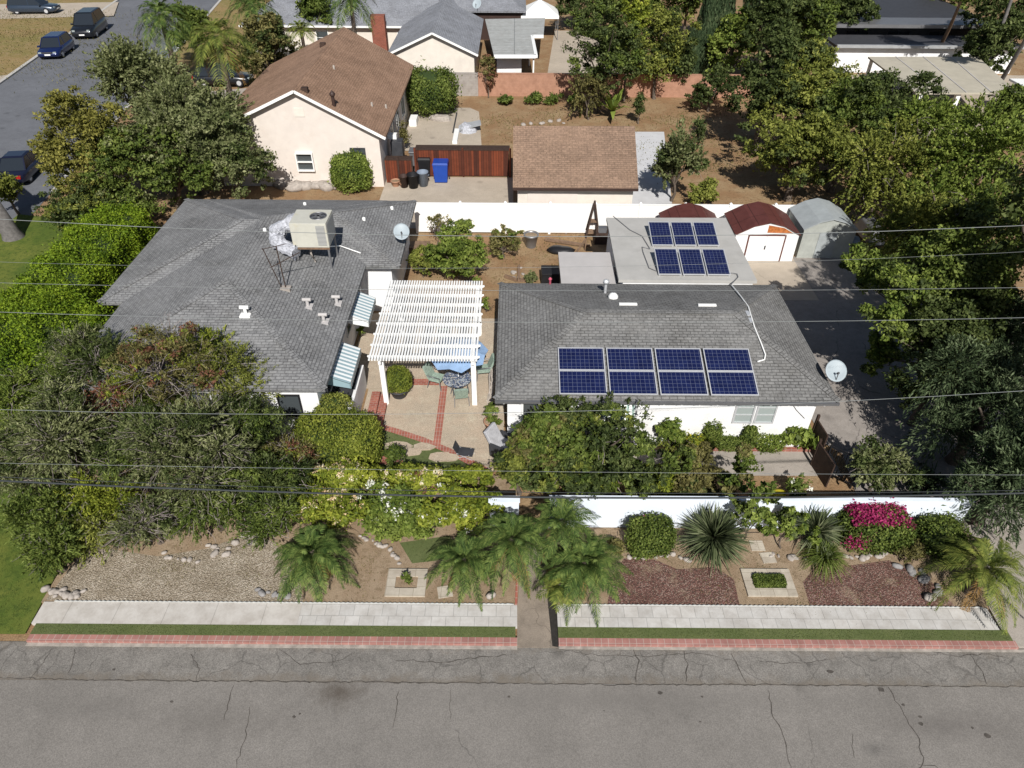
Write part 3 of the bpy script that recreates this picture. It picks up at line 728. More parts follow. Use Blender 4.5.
q = [P(*t, 2.95) for t in ((613, 216), (630, 230), (642, 236), (650, 249))]; mb.tube(q, .02, 5)
q = [P(*t, 2.95) for t in ((650, 249), (642, 247), (643, 252), (649, 268), (656, 271))]; mb.tube(q, .02, 5)
q = [P(*t, 2.95) for t in ((731, 273), (737, 274), (738, 277), (731, 284.5))]; mb.tube(q, .025, 5)
o = mb.build('roof_conduit', M['steel']); tag(o, 'thin conduit looping round the tilted panels on the flat roof', 'conduit')

# ---------------- left house
LH = thing('house', 'single storey white house with large grey shingled hip roof behind the left garden', 'house', (-11.5, 27, 0))
e = 2.7
MB().box(-15.6, -7.05, 19.4, 34.0, 0, e-.1).build('wall', M['white'], LH)
MB().box(-16.6, -12, 24.95, 33.9, 0, e-.12).build('wall', M['white'], LH)
MB().box(-9, -5.55, 28.05, 33.95, 0, e-.11).build('wall', M['white'], LH)
vols = [  # x0,x1,y0,y1,ridge a, ridge b, z ridge, eave z
    (-16.1, -6.58, 18.93, 34.42, (-11.34, 23.9), (-11.34, 29.6), 4.08, e),
    (-17.12, -10.5, 24.45, 34.417, (-12.3, 29.35), (-11.4, 29.4), 4.04, e-.006),
    (-10.8, -5.08, 27.6, 34.414, (-10.3, 31.0), (-8.5, 31.0), 3.66, e-.012)]
for i, (a, b, c, d_, ra, rb, zr, ez) in enumerate(vols):
    r = roof_mesh(a, b, c, d_, ez, ra, rb, zr).build('roof', M['groof'], LH)
    mb = MB()
    if i == 0:
        for c_ in ((a, c), (b, c)): ridge_cap(mb, (*c_, ez), (*ra, zr))
        for c_ in ((b, d_),): pass
        pass
    elif i == 1:
        ridge_cap(mb, (a, c, ez), (*ra, zr)); ridge_cap(mb, (a, d_, ez), (*ra, zr))
    else:
        ridge_cap(mb, (b, c, ez), (*rb, zr)); ridge_cap(mb, (b, d_, ez), (*rb, zr)); ridge_cap(mb, (-9.3, 31, zr+.004), (*rb, zr+.004))
    mb.build('ridge_cap', M['groof'], r)
def vz(v, x, y):
    a, b, c, d_, ra, rb, zr, ez = v
    h = []
    if abs(ra[1]-rb[1]) < abs(ra[0]-rb[0]):
        h = [(x-a)/(ra[0]-a), (b-x)/(b-rb[0]), (y-c)/(ra[1]-c), (d_-y)/(d_-ra[1])]
    else: h = [(x-a)/(ra[0]-a), (b-x)/(b-ra[0]), (y-c)/(ra[1]-c), (d_-y)/(d_-rb[1])]
    return ez+(zr-ez)*min(h)
def lh_z(x, y): return max([vz(v, x, y) for v in vols if v[0] <= x <= v[1] and v[2] <= y <= v[3]] or [e])
def on_lh(px, py):
    h = 3.3
    for _ in range(14):
        p = P(px, py, h); h = lh_z(p.x, p.y)
    return P(px, py, h)
# roof vents: two-arm T caps
for px, py in ((246, 314), (308, 306), (337, 303), (324, 321)):
    q = on_lh(px, py); mb = MB()
    mb.tube([(q.x, q.y, q.z-.05), (q.x, q.y, q.z+.28)], .07, 8); mb.tube([(q.x-.17, q.y, q.z+.3), (q.x+.17, q.y, q.z+.3)], .075, 8)
    mb.box(q.x-.2, q.x+.2, q.y-.2, q.y+.16, q.z-.06, q.z+.02)
    mb.build('tee_vent', M['trim' if px == 246 else 'flat2'], LH)
for px, py in ((364, 220), (305, 205), (265, 231), (392, 209)):
    q = on_lh(px, py); MB().lathe([(.08, -.05), (.08, .12), (.02, .16)], q, 8).build('vent_pipe', M['trim'], LH)
# south wall windows
window(LH, (-8.55, 19.4, 1.0), .85, 1.05, bars=(0, 0), frame='black')
window(LH, (-12.5, 19.4, 1.0), 1.6, 1.2, bars=(1, 0))
for y in (24.4, 20.4): window(LH, (-7.05, y, 1.0), 1.6, 1.0, axis='y', face=1, bars=(1, 0))
MB().box(-7.04, -6.98, 26.6, 27.5, .1, 2.1).build('door', M['dark'], LH)
# awnings striped across
for (ya, yb) in ((24.2, 26.1), (20.15, 22.35)):
    mb = MB()
    mb.add([(-7.05, ya, 2.42), (-7.05, yb, 2.42), (-6.02, yb, 1.98), (-6.02, ya, 1.98), (-7.05, ya, 2.38), (-7.05, yb, 2.38), (-6.02, yb, 1.94), (-6.02, ya, 1.94)],
           [(0, 3, 2, 1), (4, 5, 6, 7), (3, 7, 6, 2), (0, 4, 7, 3), (1, 2, 6, 5), (0, 1, 5, 4)])
    mb.box(-6.03, -6.0, ya, yb, 1.72, 1.985)
    for yy in (ya, yb-.012): mb.add([(-7.05, yy, 2.4), (-6.02, yy, 1.96), (-6.02, yy, 1.72), (-7.05, yy, 1.95), (-7.05, yy+.012, 2.4), (-6.02, yy+.012, 1.96), (-6.02, yy+.012, 1.72), (-7.05, yy+.012, 1.95)], [(0, 1, 2, 3), (7, 6, 5, 4)])
    mb.build('awning', M['awnstripe'], LH)
# low white bay below the near awning, awning shade painted as its dark grey top, and a white stub wall
MB().box(-7.04, -6.0, 19.75, 20.05, 0, 1.25).build('stub_wall', M['white'], LH)
MB().box(-6.12, -6.0, 20.053, 22.4, 0, 1.1).build('stub_wall', M['white'], LH)
MB().box(-7.04, -6.125, 20.053, 22.4, 0, .95).build('porch_base_painted_shade', M['dark'], LH)  # dark grey colour stands for the awning's shade on the white bay

# ---------------- rooftop air conditioner
def on_main(px, py, h): return P(px, py, h)
zac = 4.12
ax0, ax1 = -9.25, -7.85; ay0 = P(310, 229, zac).y
c0 = P(293.6, 247.5, zac); c1 = P(329.5, 248, zac)
ax0, ax1, ay0 = c0.x, c1.x, c0.y; ay1 = ay0+1.35; zt = zac+1.1
AC = thing('air_conditioner', 'boxy beige rooftop air conditioning unit on legs on the left grey roof', 'air conditioner', ((ax0+ax1)/2, ay0+.6, lh_z(-8.5, ay0+.6)))
MB().box(ax0, ax1, ay0, ay1, zac, zt).build('cabinet', M['acbody'], AC, bevel=.02)
MB().box(ax0+.72*(ax1-ax0)*1.0-.02, ax1-.08, ay0-.012, ay0-.003, zac+.1, zt-.1).build('vent_grille', stripes('ac_grille', (.42, .42, .4), (.2, .2, .2), .06, 2), AC)
MB().box(ax1+.002, ax1+.012, ay0+.1, ay1-.1, zac+.1, zt-.1).build('vent_grille', stripes('ac_grille_side', (.42, .43, .42), (.22, .22, .22), .06, 1), AC)
fx, fy = ax0+.98*(ax1-ax0)-.42, ay0+.7
MB().lathe([(.36, 0), (.36, .03), (.33, .03), (.33, -.0)], (fx, fy, zt+.002), 28).build('fan_ring', M['steel'], AC)
MB().lathe([(.33, .008), (.001, .008)], (fx, fy, zt), 28, smooth=False).build('fan_opening', M['dark'], AC)
mb = MB()
for k in range(5):
    a = k*1.2566; mb.bar((fx, fy, zt+.02), (fx+.3*math.cos(a), fy+.3*math.sin(a), zt+.02), .1, .01)
for r_ in (.12, .22): 
    mb.tube([(fx+r_*math.cos(k*.5236), fy+r_*math.sin(k*.5236), zt+.035) for k in range(13)], .008, 4)
mb.build('fan', M['steel'], AC)
for x in (ax0+.08, ax1-.08):
    for y in (ay0+.08, ay1-.08):
        MB().bar((x, y, lh_z(x, y)-.02), (x, y, zac), .07).build('leg', M['steel'], AC)
for yy in (ay0, ay1-.06): MB().box(ax0, ax1, yy, yy+.06, zac-.09, zac-.003).build('base_rail', M['wood'], AC)
mb = MB()
q = [P(320, 222, 4.2), P(330, 228, 4.15), P(340, 233, 3.75)]
s0 = Vector((ax1-.1, ay0+.3, zac-.1)); a_ = on_lh(340, 247); b_ = on_lh(362, 254)
mb.tube([s0, (a_.x, a_.y, a_.z+.06), (b_.x-.05, b_.y, b_.z+.05)], .03, 6); mb.build('drain_pipe', M['trim'], AC)
mb = MB(); s1 = Vector((ax0+.6, ay0+.5, zac)); mb.tube([s1, s1+Vector((-.05, -.1, -.5)), on_lh(316, 262)], .05, 6); mb.build('refrigerant_line', M['stone'], AC)
# wrapped duct beside it
dc = Vector((ax0-.55, ay0+.15, zac+.15))
mb = MB(); pts = []; rr = []
for i in range(16):
    t = i/15
    pts.append((ax0+.1-.95*math.sin(math.pi*t)**.8, ay0+1.0-1.0*t, zac+.75-.95*t)); rr.append(.3+.035*math.sin(i*2.1)+.04*math.sin(i*1.3+1))
mb.tube(pts, rr, 14)
rg0 = random.Random(4); mb.v = [(a+rg0.uniform(-.05, .05), b+rg0.uniform(-.05, .05), c+rg0.uniform(-.05, .05)) for a, b, c in mb.v]; mb.sm = [False]*len(mb.sm)
mb.build('wrapped_duct', M['fabric'], AC)
# antenna mast with crossed arms
bq = on_lh(286, 289)
an = thing('antenna', 'thin rusty tripod antenna mast leaning beside the rooftop unit on the left roof', 'antenna', bq)
tq = Vector((bq.x-.2, bq.y+.15, bq.z+1.5))
MB().bar(bq, tq+Vector((.1, .1, .3)), .035).build('mast', M['darkwood'], an)
mb = MB(); mb.bar(bq+Vector((-.15, 0, 0)), tq+Vector((-.45, .1, .2)), .025); mb.bar(bq+Vector((-.5, .1, .9)), bq+Vector((.75, .3, 1.5)), .025); mb.bar(tq+Vector((-.45, 0, .2)), tq+Vector((.5, .2, .35)), .02)
mb.build('arm', M['darkwood'], an)
MB().box(bq.x-.2, bq.x+.2, bq.y-.15, bq.y+.15, bq.z-.06, bq.z+.08).build('foot', M['stone'], an)

# ---------------- satellite dishes
def dish(p, base, label, az=R(200), el=R(40), r=.37):
    t = thing('satellite_dish', label, 'satellite dish', base)
    n = Vector((math.sin(az)*math.cos(el), math.cos(az)*math.cos(el), math.sin(el)))
    q = n.to_track_quat('Z', 'Y').to_matrix().to_4x4(); q.translation = p
    prof = [(r*k/6, .14*(k/6)**2*r*1.3) for k in range(7)]
    mb = MB(); tmp = MB(); tmp.lathe([(max(a, .001), b) for a, b in prof]+[(r, prof[-1][1]-.012)]+[(max(a, .001), b-.012) for a, b in prof[::-1]], (0, 0, 0), 24, sy=1.08)
    mb.add([q @ Vector(v) for v in tmp.v], tmp.f, True); mb.build('reflector', M['dish'], t)
    f = p+n*.42; lo = q @ Vector((0, -r*1.0, 0))
    lo = q @ Vector((0, -r, 0))
    MB().bar(lo, f-Vector((0, 0, .18)), .025).build('feed_arm', M['steel'], t)
    MB().tube([f-Vector((0, 0, .18)), f-Vector((0, 0, .18))-n*.12], .04, 8).build('receiver', M['dark'], t)
    MB().tube([Vector(base), p-n*.1-Vector((0, 0, .25)), p-n*.03], .028, 7).build('mount', M['steel'], t)
    return t
b1 = Vector((-5.22, 29.3, 2.75)); d1 = P(401.5, 232, 3.4); dish(d1, (d1.x, d1.y+.1, 2.85), 'grey satellite dish at the right edge of the left grey roof', R(172), R(48))
d2 = P(835.5, 371, 3.15); dish(d2, (d2.x-.15, d2.y+.15, 2.75), 'pale satellite dish on the roof corner above the driveway', R(185), R(48))

# ---------------- pergola
PG = thing('pergola', 'white slatted wooden pergola over the brick edged patio', 'pergola', (-3.3, 23.7, 0))
px0, px1, py0, py1, pz = -5.38, -1.3, 20.85, 26.45, 2.42
for x, y in ((-5.0, 21.25), (-1.48, 21.2), (-5.0, 26.2), (-1.48, 26.1)):
    MB().box(x-.095, x+.095, y-.095, y+.095, 0, pz-.14).build('post', M['trim'], PG)
for x in (-5.0, -1.48):
    MB().box(x-.05, x+.05, py0+.05, py1-.05, pz-.14, pz).build('beam', M['trim'], PG)
for i in range(8):
    y = py0+.25+i*(py1-py0-.5)/7
    mb = MB(); mb.prism([(0, 0)]*0 or [(px0-.08, pz+.09), (px0+.05, pz+.005), (px1-.05, pz+.005), (px1+.08, pz+.09), (px1+.08, pz+.135), (px0-.08, pz+.135)], 0, 1)
    mb.v = [(a, y-.03+.06*c, b) for a, b, c in mb.v]
    mb.build('rafter', M['trim'], PG)
for i in range(38):
    x = px0+.04+i*(px1-px0-.08)/37
    MB().box(x-.033, x+.033, py0-.08, py1+.06, pz+.14, pz+.185).build('slat', M['trim'], PG)

# ---------------- garden wall in front
gw = thing('garden_wall', 'long white stucco wall between the planted front strip and the house gardens', 'wall', (7.4, 15.1, 0))
MB().box(1.25, 14.75, 15.0, 15.12, 0, 1.45).build('wall_panel', M['gwhite'], gw)
MB().box(1.22, 14.8, 14.98, 15.14, 1.453, 1.5).build('coping', M['gwhite'], gw)
gw = thing('garden_wall', 'short white wall stub left of the entry opening', 'wall', (-.5, 15.1, 0))
MB().box(-.7, .25, 15.0, 15.2, 0, 1.3).build('wall_panel', M['gwhite'], gw)
MB().box(-.73, .28, 14.97, 15.23, 1.303, 1.35).build('coping', M['gwhite'], gw)
# ---------------- white vinyl fence
VF = thing('vinyl_fence', 'long white vinyl privacy fence behind both houses', 'fence', (6, 36.1, 0))
xs = [-5.4+2.48*i for i in range(10)]
for i, x in enumerate(xs):
    mb = MB(); mb.box(x-.065, x+.065, 36.03, 36.17, 0, 1.86); mb.build('post', M['vinyl'], VF)
    MB().box(x-.08, x+.08, 36.015, 36.185, 1.862, 1.93, taper=.05).build('post_cap', M['vinyl'], VF)
    if i < 9: 
        mb = MB(); mb.box(x+.067, x+2.48-.067, 36.07, 36.13, .08, 1.76); mb.box(x+.067, x+2.48-.067, 36.05, 36.15, 1.763, 1.82); mb.build('panel', M['vinyl'], VF)
for px_, l in ((566, 'slim dark stake leaning against the white fence left of the wooden obelisk'),):
    q = P(566, 234, 0); mb = MB(); mb.origin = q; mb.bar(q, q+Vector((.1, .5, 1.6)), .05); tag(mb.build('garden_stake', M['steel']), l, 'stake')

# ---------------- brown house behind
BH = thing('house', 'cream stucco house with steep brown gable roof facing the grey roof', 'house', (-13.2, 49.5, 0))
bx0, bx1, by0, by1, be, br = -18.85, -7.72, 42.0, 57.4, 3.3, 6.0
xr = -12.75
mb = MB(); yw = by0+.35
mb.add([(-18.3, yw, 0), (-8.2, yw, 0), (-8.2, yw, be+.05), (xr, yw, br-.3), (-18.3, yw, be), (-18.3, by1-.4, 0), (-8.2, by1-.4, 0), (-8.2, by1-.4, be+.05), (xr, by1-.4, br-.3), (-18.3, by1-.4, be)],
       [(0, 1, 2, 3, 4), (9, 8, 7, 6, 5), (1, 6, 7, 2), (0, 4, 9, 5)])
mb.build('wall', M['cream'], BH)
def gable_roof(x0, x1, y0, y1, ze, zr, xr, th=.13):
    mb = MB()
    vs = []
    for y in (y0, y1): vs += [(x0, y, ze), (xr, y, zr), (x1, y, ze), (x1, y, ze-th), (xr, y, zr-th-.03), (x0, y, ze-th)]
    fs = [(0, 1, 7, 6)[::-1], (1, 2, 8, 7)[::-1], (2, 3, 9, 8)[::-1], (5, 0, 6, 11)[::-1], (3, 4, 10, 9)[::-1], (4, 5, 11, 10)[::-1], (0, 5, 4, 1), (1, 4, 3, 2), (6, 7, 10, 11), (7, 8, 9, 10)]
    return mb.add(vs, fs)
gable_roof(bx0, bx1, by0, by1, be, br, xr).build('roof', M['broof'], BH)
mb = MB()
for xa, za, xb, zb in ((bx0, be, xr, br), (xr, br, bx1, be)):
    mb.bar((xa, by0-.03, za-.1), (xb, by0-.03, zb-.1), .05, .16)
mb.build('fascia', M['trim'], BH)
def bh_z(x): return be+(br-be)*((x-bx0)/(xr-bx0) if x < xr else (bx1-x)/(bx1-xr))
def on_bh(px, py):
    h = 4
    for _ in range(15): p = P(px, py, h); h = bh_z(p.x)
    return P(px, py, h)
for px, py, k in ((305, 91, 'b'), (323, 46, 'b')):
    q = on_bh(px, py); box_vent(BH, q, .4, .35, .22, 'darkwood')
q = on_bh(334, 106); mb = MB(); mb.tube([q, q+Vector((0, 0, .7))], .1, 8); mb.lathe([(.16, 0), (.18, .12), (.1, .2), (.02, .3)], q+Vector((0, 0, .6)), 10); mb.build('flue', M['brownbin'], BH)
for px, py in ((334, 69), (372, 106), (386, 108)):
    q = on_bh(px, py); MB().lathe([(.07, -.1), (.07, .2), (.02, .25)], q, 8).build('vent_pipe', M['stone'], BH)
# windows on the gable wall
wq = P(303, 162, 1.5); window(BH, (P(302, 160, 1.3).x*1.0-.0, yw, 1.05), 1.05, 1.15, bars=(0, 1), depth_=.22)
window(BH, (-10.05, yw, 1.55), .95, .95, bars=(1, 2), frame='dark')
mb = MB(); mb.box(xr-.3, xr+.3, yw-.03, yw-.003, 4.35, 4.85); mb.build('gable_vent', M['cream2'], BH)
MB().box(-8.18, -7.6, 45.2, 45.6, 2.0, 2.3).build('porch_beam', M['trim'], BH)
for y in (46.5, 49, 52): window(BH, (-8.2, y, 1.0), 1.6, 1.3, axis='y', face=1, bars=(1, 0))
# metal cabinet / side-yard junk
o = MB(); o.origin = (-7.6, 45, 0); o.box(-7.95, -7.2, 44.7, 45.5, 0, 2.0); tag(o.build('utility_cabinet', M['dark'], bevel=.02), 'tall dark cabinet beside the cream house behind the wooden gate', 'cabinet')
o = MB(); o.origin = (-6.4, 45, 0); o.box(-6.8, -5.9, 44.8, 45.6, 0, 1.25); o.box(-6.85, -5.85, 44.75, 45.65, 1.25, 1.33); tag(o.build('storage_box', M['steel'], bevel=.02), 'grey open topped storage box behind the wooden gate', 'box')

# ---------------- garage with tan brown roof
GA = thing('garage', 'detached cream garage with plain tan brown shingled roof behind the white fence', 'garage', (3.5, 40.7, 0))
MB().box(.25, 6.7, 37.15, 44.2, 0, 2.35).build('wall', M['cream2'], GA)
mb = MB(); gy0, gy1, gr = 36.78, 44.6, 4.5
mb.add([(-.03, gy0, 2.45), (6.9, gy0, 2.45), (6.97, 40.7, gr), (-.03, 40.6, gr), (6.9, gy1, 2.45), (-.03, gy1, 2.45), (-.03, gy0, 2.3), (6.9, gy0, 2.3), (6.9, gy1, 2.3), (-.03, gy1, 2.3)],
       [(0, 1, 2, 3), (3, 2, 4, 5), (6, 7, 1, 0), (8, 9, 5, 4), (7, 8, 4, 2, 1), (9, 6, 0, 3, 5), (9, 8, 7, 6)])
mb.build('roof', M['broof2'], GA)
MB().box(-.03, 6.9, gy0-.06, gy0-.004, 2.28, 2.42).build('gutter', M['brownbin'], GA)
MB().box(.8, 3.6, 37.1, 37.147, .02, 2.1).build('garage_door', M['cream'], GA)

# ---------------- redwood gates
WF = thing('wooden_gate_fence', 'wide reddish wooden fence and gate between the cream house and garage', 'fence', (-4, 44, 0))
for (xa, xb) in ((-6.25, -3.3), (-3.22, -.3)):
    MB().box(xa, xb, 44.0, 44.05, .08, 1.75).build('board_panel', M['redwood'], WF)
for x in (-6.32, -3.26, -.22): MB().box(x-.06, x+.06, 43.93, 44.05, 0, 1.9).build('post', M['redwood'], WF)
for z in (.3, 1.45):
    MB().box(-6.25, -.3, 44.053, 44.12, z, z+.09).build('rail', M['darkwood'], WF)
MB().box(-6.3, -.25, 43.97, 44.75, 1.76, 1.82).build('cap_rail', M['darkwood'], WF)
WF = thing('wooden_gate_fence', 'narrow wooden side gate next to the cream house corner', 'fence', (-7.2, 42.9, 0))
for (xa, xb) in ((-8.1, -7.3), (-7.24, -6.45)):
    MB().box(xa, xb, 42.9, 42.95, .05, 1.5).build('board_panel', M['redwood'], WF)
for x in (-7.27, -6.4): MB().box(x-.04, x+.04, 42.86, 42.98, 0, 1.7).build('post', M['darkwood'], WF)
MB().box(-8.1, -6.4, 42.88, 43.5, 1.51, 1.57).build('cap_rail', M['darkwood'], WF)

# ---------------- block walls far behind
for (xa, xb, mt, l) in ((-8.8, -3.0, 'greyblock', 'grey block wall below the white gable far behind'), (-2.99, 21, 'peach', 'long peach coloured block wall across the far yard')):
    t = thing('block_wall', l, 'wall', ((xa+xb)/2, 61, 0))
    MB().box(xa, xb, 60.9, 61.1, 0, 1.75).build('wall_panel', M[mt], t)
    MB().box(xa, xb, 60.88, 61.12, 1.753, 1.83).build('coping', M['greyblock' if mt == 'greyblock' else 'peach'], t)
    
# ---------------- far houses
FH = thing('house', 'white gabled house with light grey shingle roof beyond the block wall', 'house', (-6.9, 68, 0))
fa = P(432, 32, 4.3); fl = P(387, 54, 2.85); fr_ = P(478, 53, 2.85); fy = fa.y
def atY(px, py, y):
    lo, hi = 0, 12
    for _ in range(40):
        m = (lo+hi)/2
        if P(px, py, m).y > y: lo = m
        else: hi = m
    return P(px, py, lo)
fy = 62.6
pa, pl, pr = atY(432, 32, fy), atY(387, 55, fy), atY(478, 53, fy)
gable_roof(pl.x, pr.x, fy-.1, fy+13, (pl.z+pr.z)/2, pa.z, pa.x).build('roof', M['lroof'], FH)
ze_ = (pl.z+pr.z)/2
mb = MB(); mb.add([(pl.x+.35, fy+.25, 0), (pr.x-.35, fy+.25, 0), (pr.x-.35, fy+.25, ze_), (pa.x, fy+.25, pa.z-.2), (pl.x+.35, fy+.25, ze_), (pl.x+.35, fy+12, 0), (pr.x-.35, fy+12, 0), (pr.x-.35, fy+12, ze_), (pa.x, fy+12, pa.z-.2), (pl.x+.35, fy+12, ze_)],
                  [(0, 1, 2, 3, 4), (9, 8, 7, 6, 5), (1, 6, 7, 2), (0, 4, 9, 5)])
mb.build('wall', M['cream2'], FH)
mb = MB(); mb.bar((pl.x, fy-.13, ze_-.08), (pa.x, fy-.13, pa.z-.08), .05, .16); mb.bar((pa.x, fy-.13, pa.z-.08), (pr.x, fy-.13, ze_-.08), .05, .16); mb.build('fascia', M['trim'], FH)
FH2 = thing('house', 'cream house under long light grey roof with brick chimney at the top edge', 'house', (-14, 76, 0))
ya = P(320, 26, 2.8).y
roof_mesh(-26, -5.5, ya, ya+13, 2.85, (-22, ya+6.5), (-8.5, ya+6.5), 5.0).build('roof', M['lroof'], FH2)
MB().box(-25.4, -6, ya+.45, ya+12.5, 0, 2.75).build('wall', M['cream2'], FH2)
MB().box(-26, -5.5, ya-.1, ya-.01, 2.68, 2.84).build('gutter', M['trim'], FH2)
ch = P(375, 44, 2.0)
for px_ in (320, 400): window(FH2, (P(px_, 40, 1.2).x, ya+.45, 1.1), 1.2, 1.2, bars=(0, 1))
MB().box(P(368.5, 22, 3.6).x, P(382.5, 22, 3.6).x, ya-1.0, ya-.15, 0, 3.9).build('chimney', M['brick'], FH2)
FH3 = thing('house', 'long low house with grey roof along the top edge behind the metal roof', 'house', (-2, 88, 0))
yb = P(470, 11, 2.8).y
roof_mesh(-9, 1.2, yb, yb+10, 2.8, (-5, yb+5), (-2.2, yb+5), 4.3).build('roof', M['lroof'], FH3)
MB().box(-8.5, .8, yb+.4, yb+9.6, 0, 2.7).build('wall', M['brownbin'], FH3)
q = P(477, 4, 4.0); dish(q, (q.x, q.y+.3, 3.3), 'small pale satellite dish on the far grey roof at the top edge', R(200), R(35), .45)
# flat metal patio roof
mtl = thing('patio_cover', 'low patio cover with pale grey corrugated metal roof beyond the block wall', 'patio cover', (0, 68, 0))
zc = 2.6
mb = MB(); pp = [tuple(P(a, b, zc)[:2]) for a, b in ((485, 19), (545, 18), (543.5, 36), (532, 36), (536, 56), (494, 56))]
mb.prism(pp, zc-.08, zc); mb.build('roof', bricks('corrugated_metal', (.42, .43, .42), (.37, .38, .37), (.22, .23, .23), 12, .55, 0, .04), mtl)
mb = MB()
for a, b in ((2, 3), (3, 4), (4, 5)):
    mb.bar((*pp[a], zc-.03), (*pp[b], zc-.03), .28, .24)
mb.build('gutter', M['trim'], mtl)
MB().box(pp[5][0]+.2, pp[4][0]-1.2, pp[5][1]+1.2, pp[5][1]+9, 0, zc-.1).build('wall', M['white'], mtl)
for i in (4, 3): MB().box(pp[i][0]-.25, pp[i][0]-.13, pp[i][1]+.1, pp[i][1]+.22, 0, zc-.1).build('post', M['trim'], mtl)
tn = thing('canopy_tent', 'white pyramid canopy tent at the top edge beside the concrete yard', 'tent', (2.8, 83, 0))
tp = [P(521, 16, 2.3), P(559, 16, 2.3)]
w_ = tp[1].x-tp[0].x; cx, cy = (tp[0].x+tp[1].x)/2, tp[0].y+w_/2
mb = MB(); mb.add([(cx-w_/2, cy-w_/2, 2.3), (cx+w_/2, cy-w_/2, 2.3), (cx+w_/2, cy+w_/2, 2.3), (cx-w_/2, cy+w_/2, 2.3), (cx, cy, 3.5), (cx-w_/2, cy-w_/2, 2.05), (cx+w_/2, cy-w_/2, 2.05), (cx+w_/2, cy+w_/2, 2.05), (cx-w_/2, cy+w_/2, 2.05)],
                  [(0, 1, 4), (1, 2, 4), (2, 3, 4), (3, 0, 4), (5, 6, 1, 0), (6, 7, 2, 1), (7, 8, 3, 2), (8, 5, 0, 3)])
mb.build('canopy', M['trim'], tn)
for sx in (-1, 1):
    for sy in (-1, 1): MB().bar((cx+sx*(w_/2-.08), cy+sy*(w_/2-.08), 0), (cx+sx*(w_/2-.08), cy+sy*(w_/2-.08), 2.3), .07).build('leg', M['steel'], tn)

# ---------------- modern house and carport, upper right
MH = thing('house', 'dark modern house with flat grey roof bands in the upper right corner', 'house', (37, 80, 0))
MB().box(29, 45, 74, 92, 0, 2.9).build('wall', M['dark'], MH)
MB().box(28, 46, 72.5, 75.5, 2.95, 3.25).build('roof_band', M['steel'], MH)
MB().box(28, 46, 75.6, 92, 2.95, 3.1).build('roof', M['dark'], MH)
MB().box(29, 46, 68.3, 72.3, 2.2, 2.4).build('porch_roof', M['dark'], MH)
MB().box(29, 46, 68.0, 68.25, 2.25, 2.5).build('porch_fascia', M['metal'], MH)
MB().box(29.2, 45.8, 68.6, 68.8, 0, 2.1).build('porch_wall', M['white'], MH)
for x in (33.5, 36.5):
    MB().box(x, x+(.9 if x < 35 else .4), 80, 90, 3.13, 3.35).build('skylight', M['trim'], MH)
for x in (32, 36, 40): window(MH, (x, 74, .8), 2.2, 1.6, bars=(1, 0), frame='dark', glass='darkglass')
cpv = [P(868, 57, 2.7), P(978, 57, 2.7), P(1017, 93, 2.7), P(916, 93, 2.7)]
CP = thing('carport', 'carport with flat pale tan roof beneath the trees upper right', 'carport', (34, 58, 0))
MB().prism([(v.x, v.y) for v in cpv], 2.6, 2.72).build('roof', plain('carport_roof', (.42, .385, .31), .85, .08, 1.2, dirt=(.36, .33, .27)), CP)
mb = MB()
for k in (.25, .5, .75):
    a = cpv[0].lerp(cpv[1], k); b = cpv[3].lerp(cpv[2], k); mb.bar((a.x, a.y, 2.74), (b.x, b.y, 2.74), .08, .02)
mb.build('roof_seam', M['flat2'], CP)
for v in cpv: MB().box(v.x-.12+(.4 if v in (cpv[0], cpv[3]) else -.4), v.x+.12+(.4 if v in (cpv[0], cpv[3]) else -.4), v.y-.1, v.y+.1, 0, 2.58).build('post', M['trim'], CP)
a = cpv[3].lerp(cpv[2], .45); MB().box(a.x-.15, a.x+.15, a.y+.2, a.y+.5, 0, 2.58).build('post', M['trim'], CP)
CP2 = thing('carport', 'strip of white flat roof behind the tan carport roof, at the right edge', 'carport', (42, 58, 0))
MB().box(38.8, 46, 55.8, 57.8, 2.4, 2.55).build('roof', M['trim'], CP2)
for x in (39.2, 45.5): MB().box(x-.08, x+.08, 56.7, 56.86, 0, 2.4).build('post', M['trim'], CP2)
sheet('carport_slab', rect(28, 48, 50, 68), .03, M['conc'])

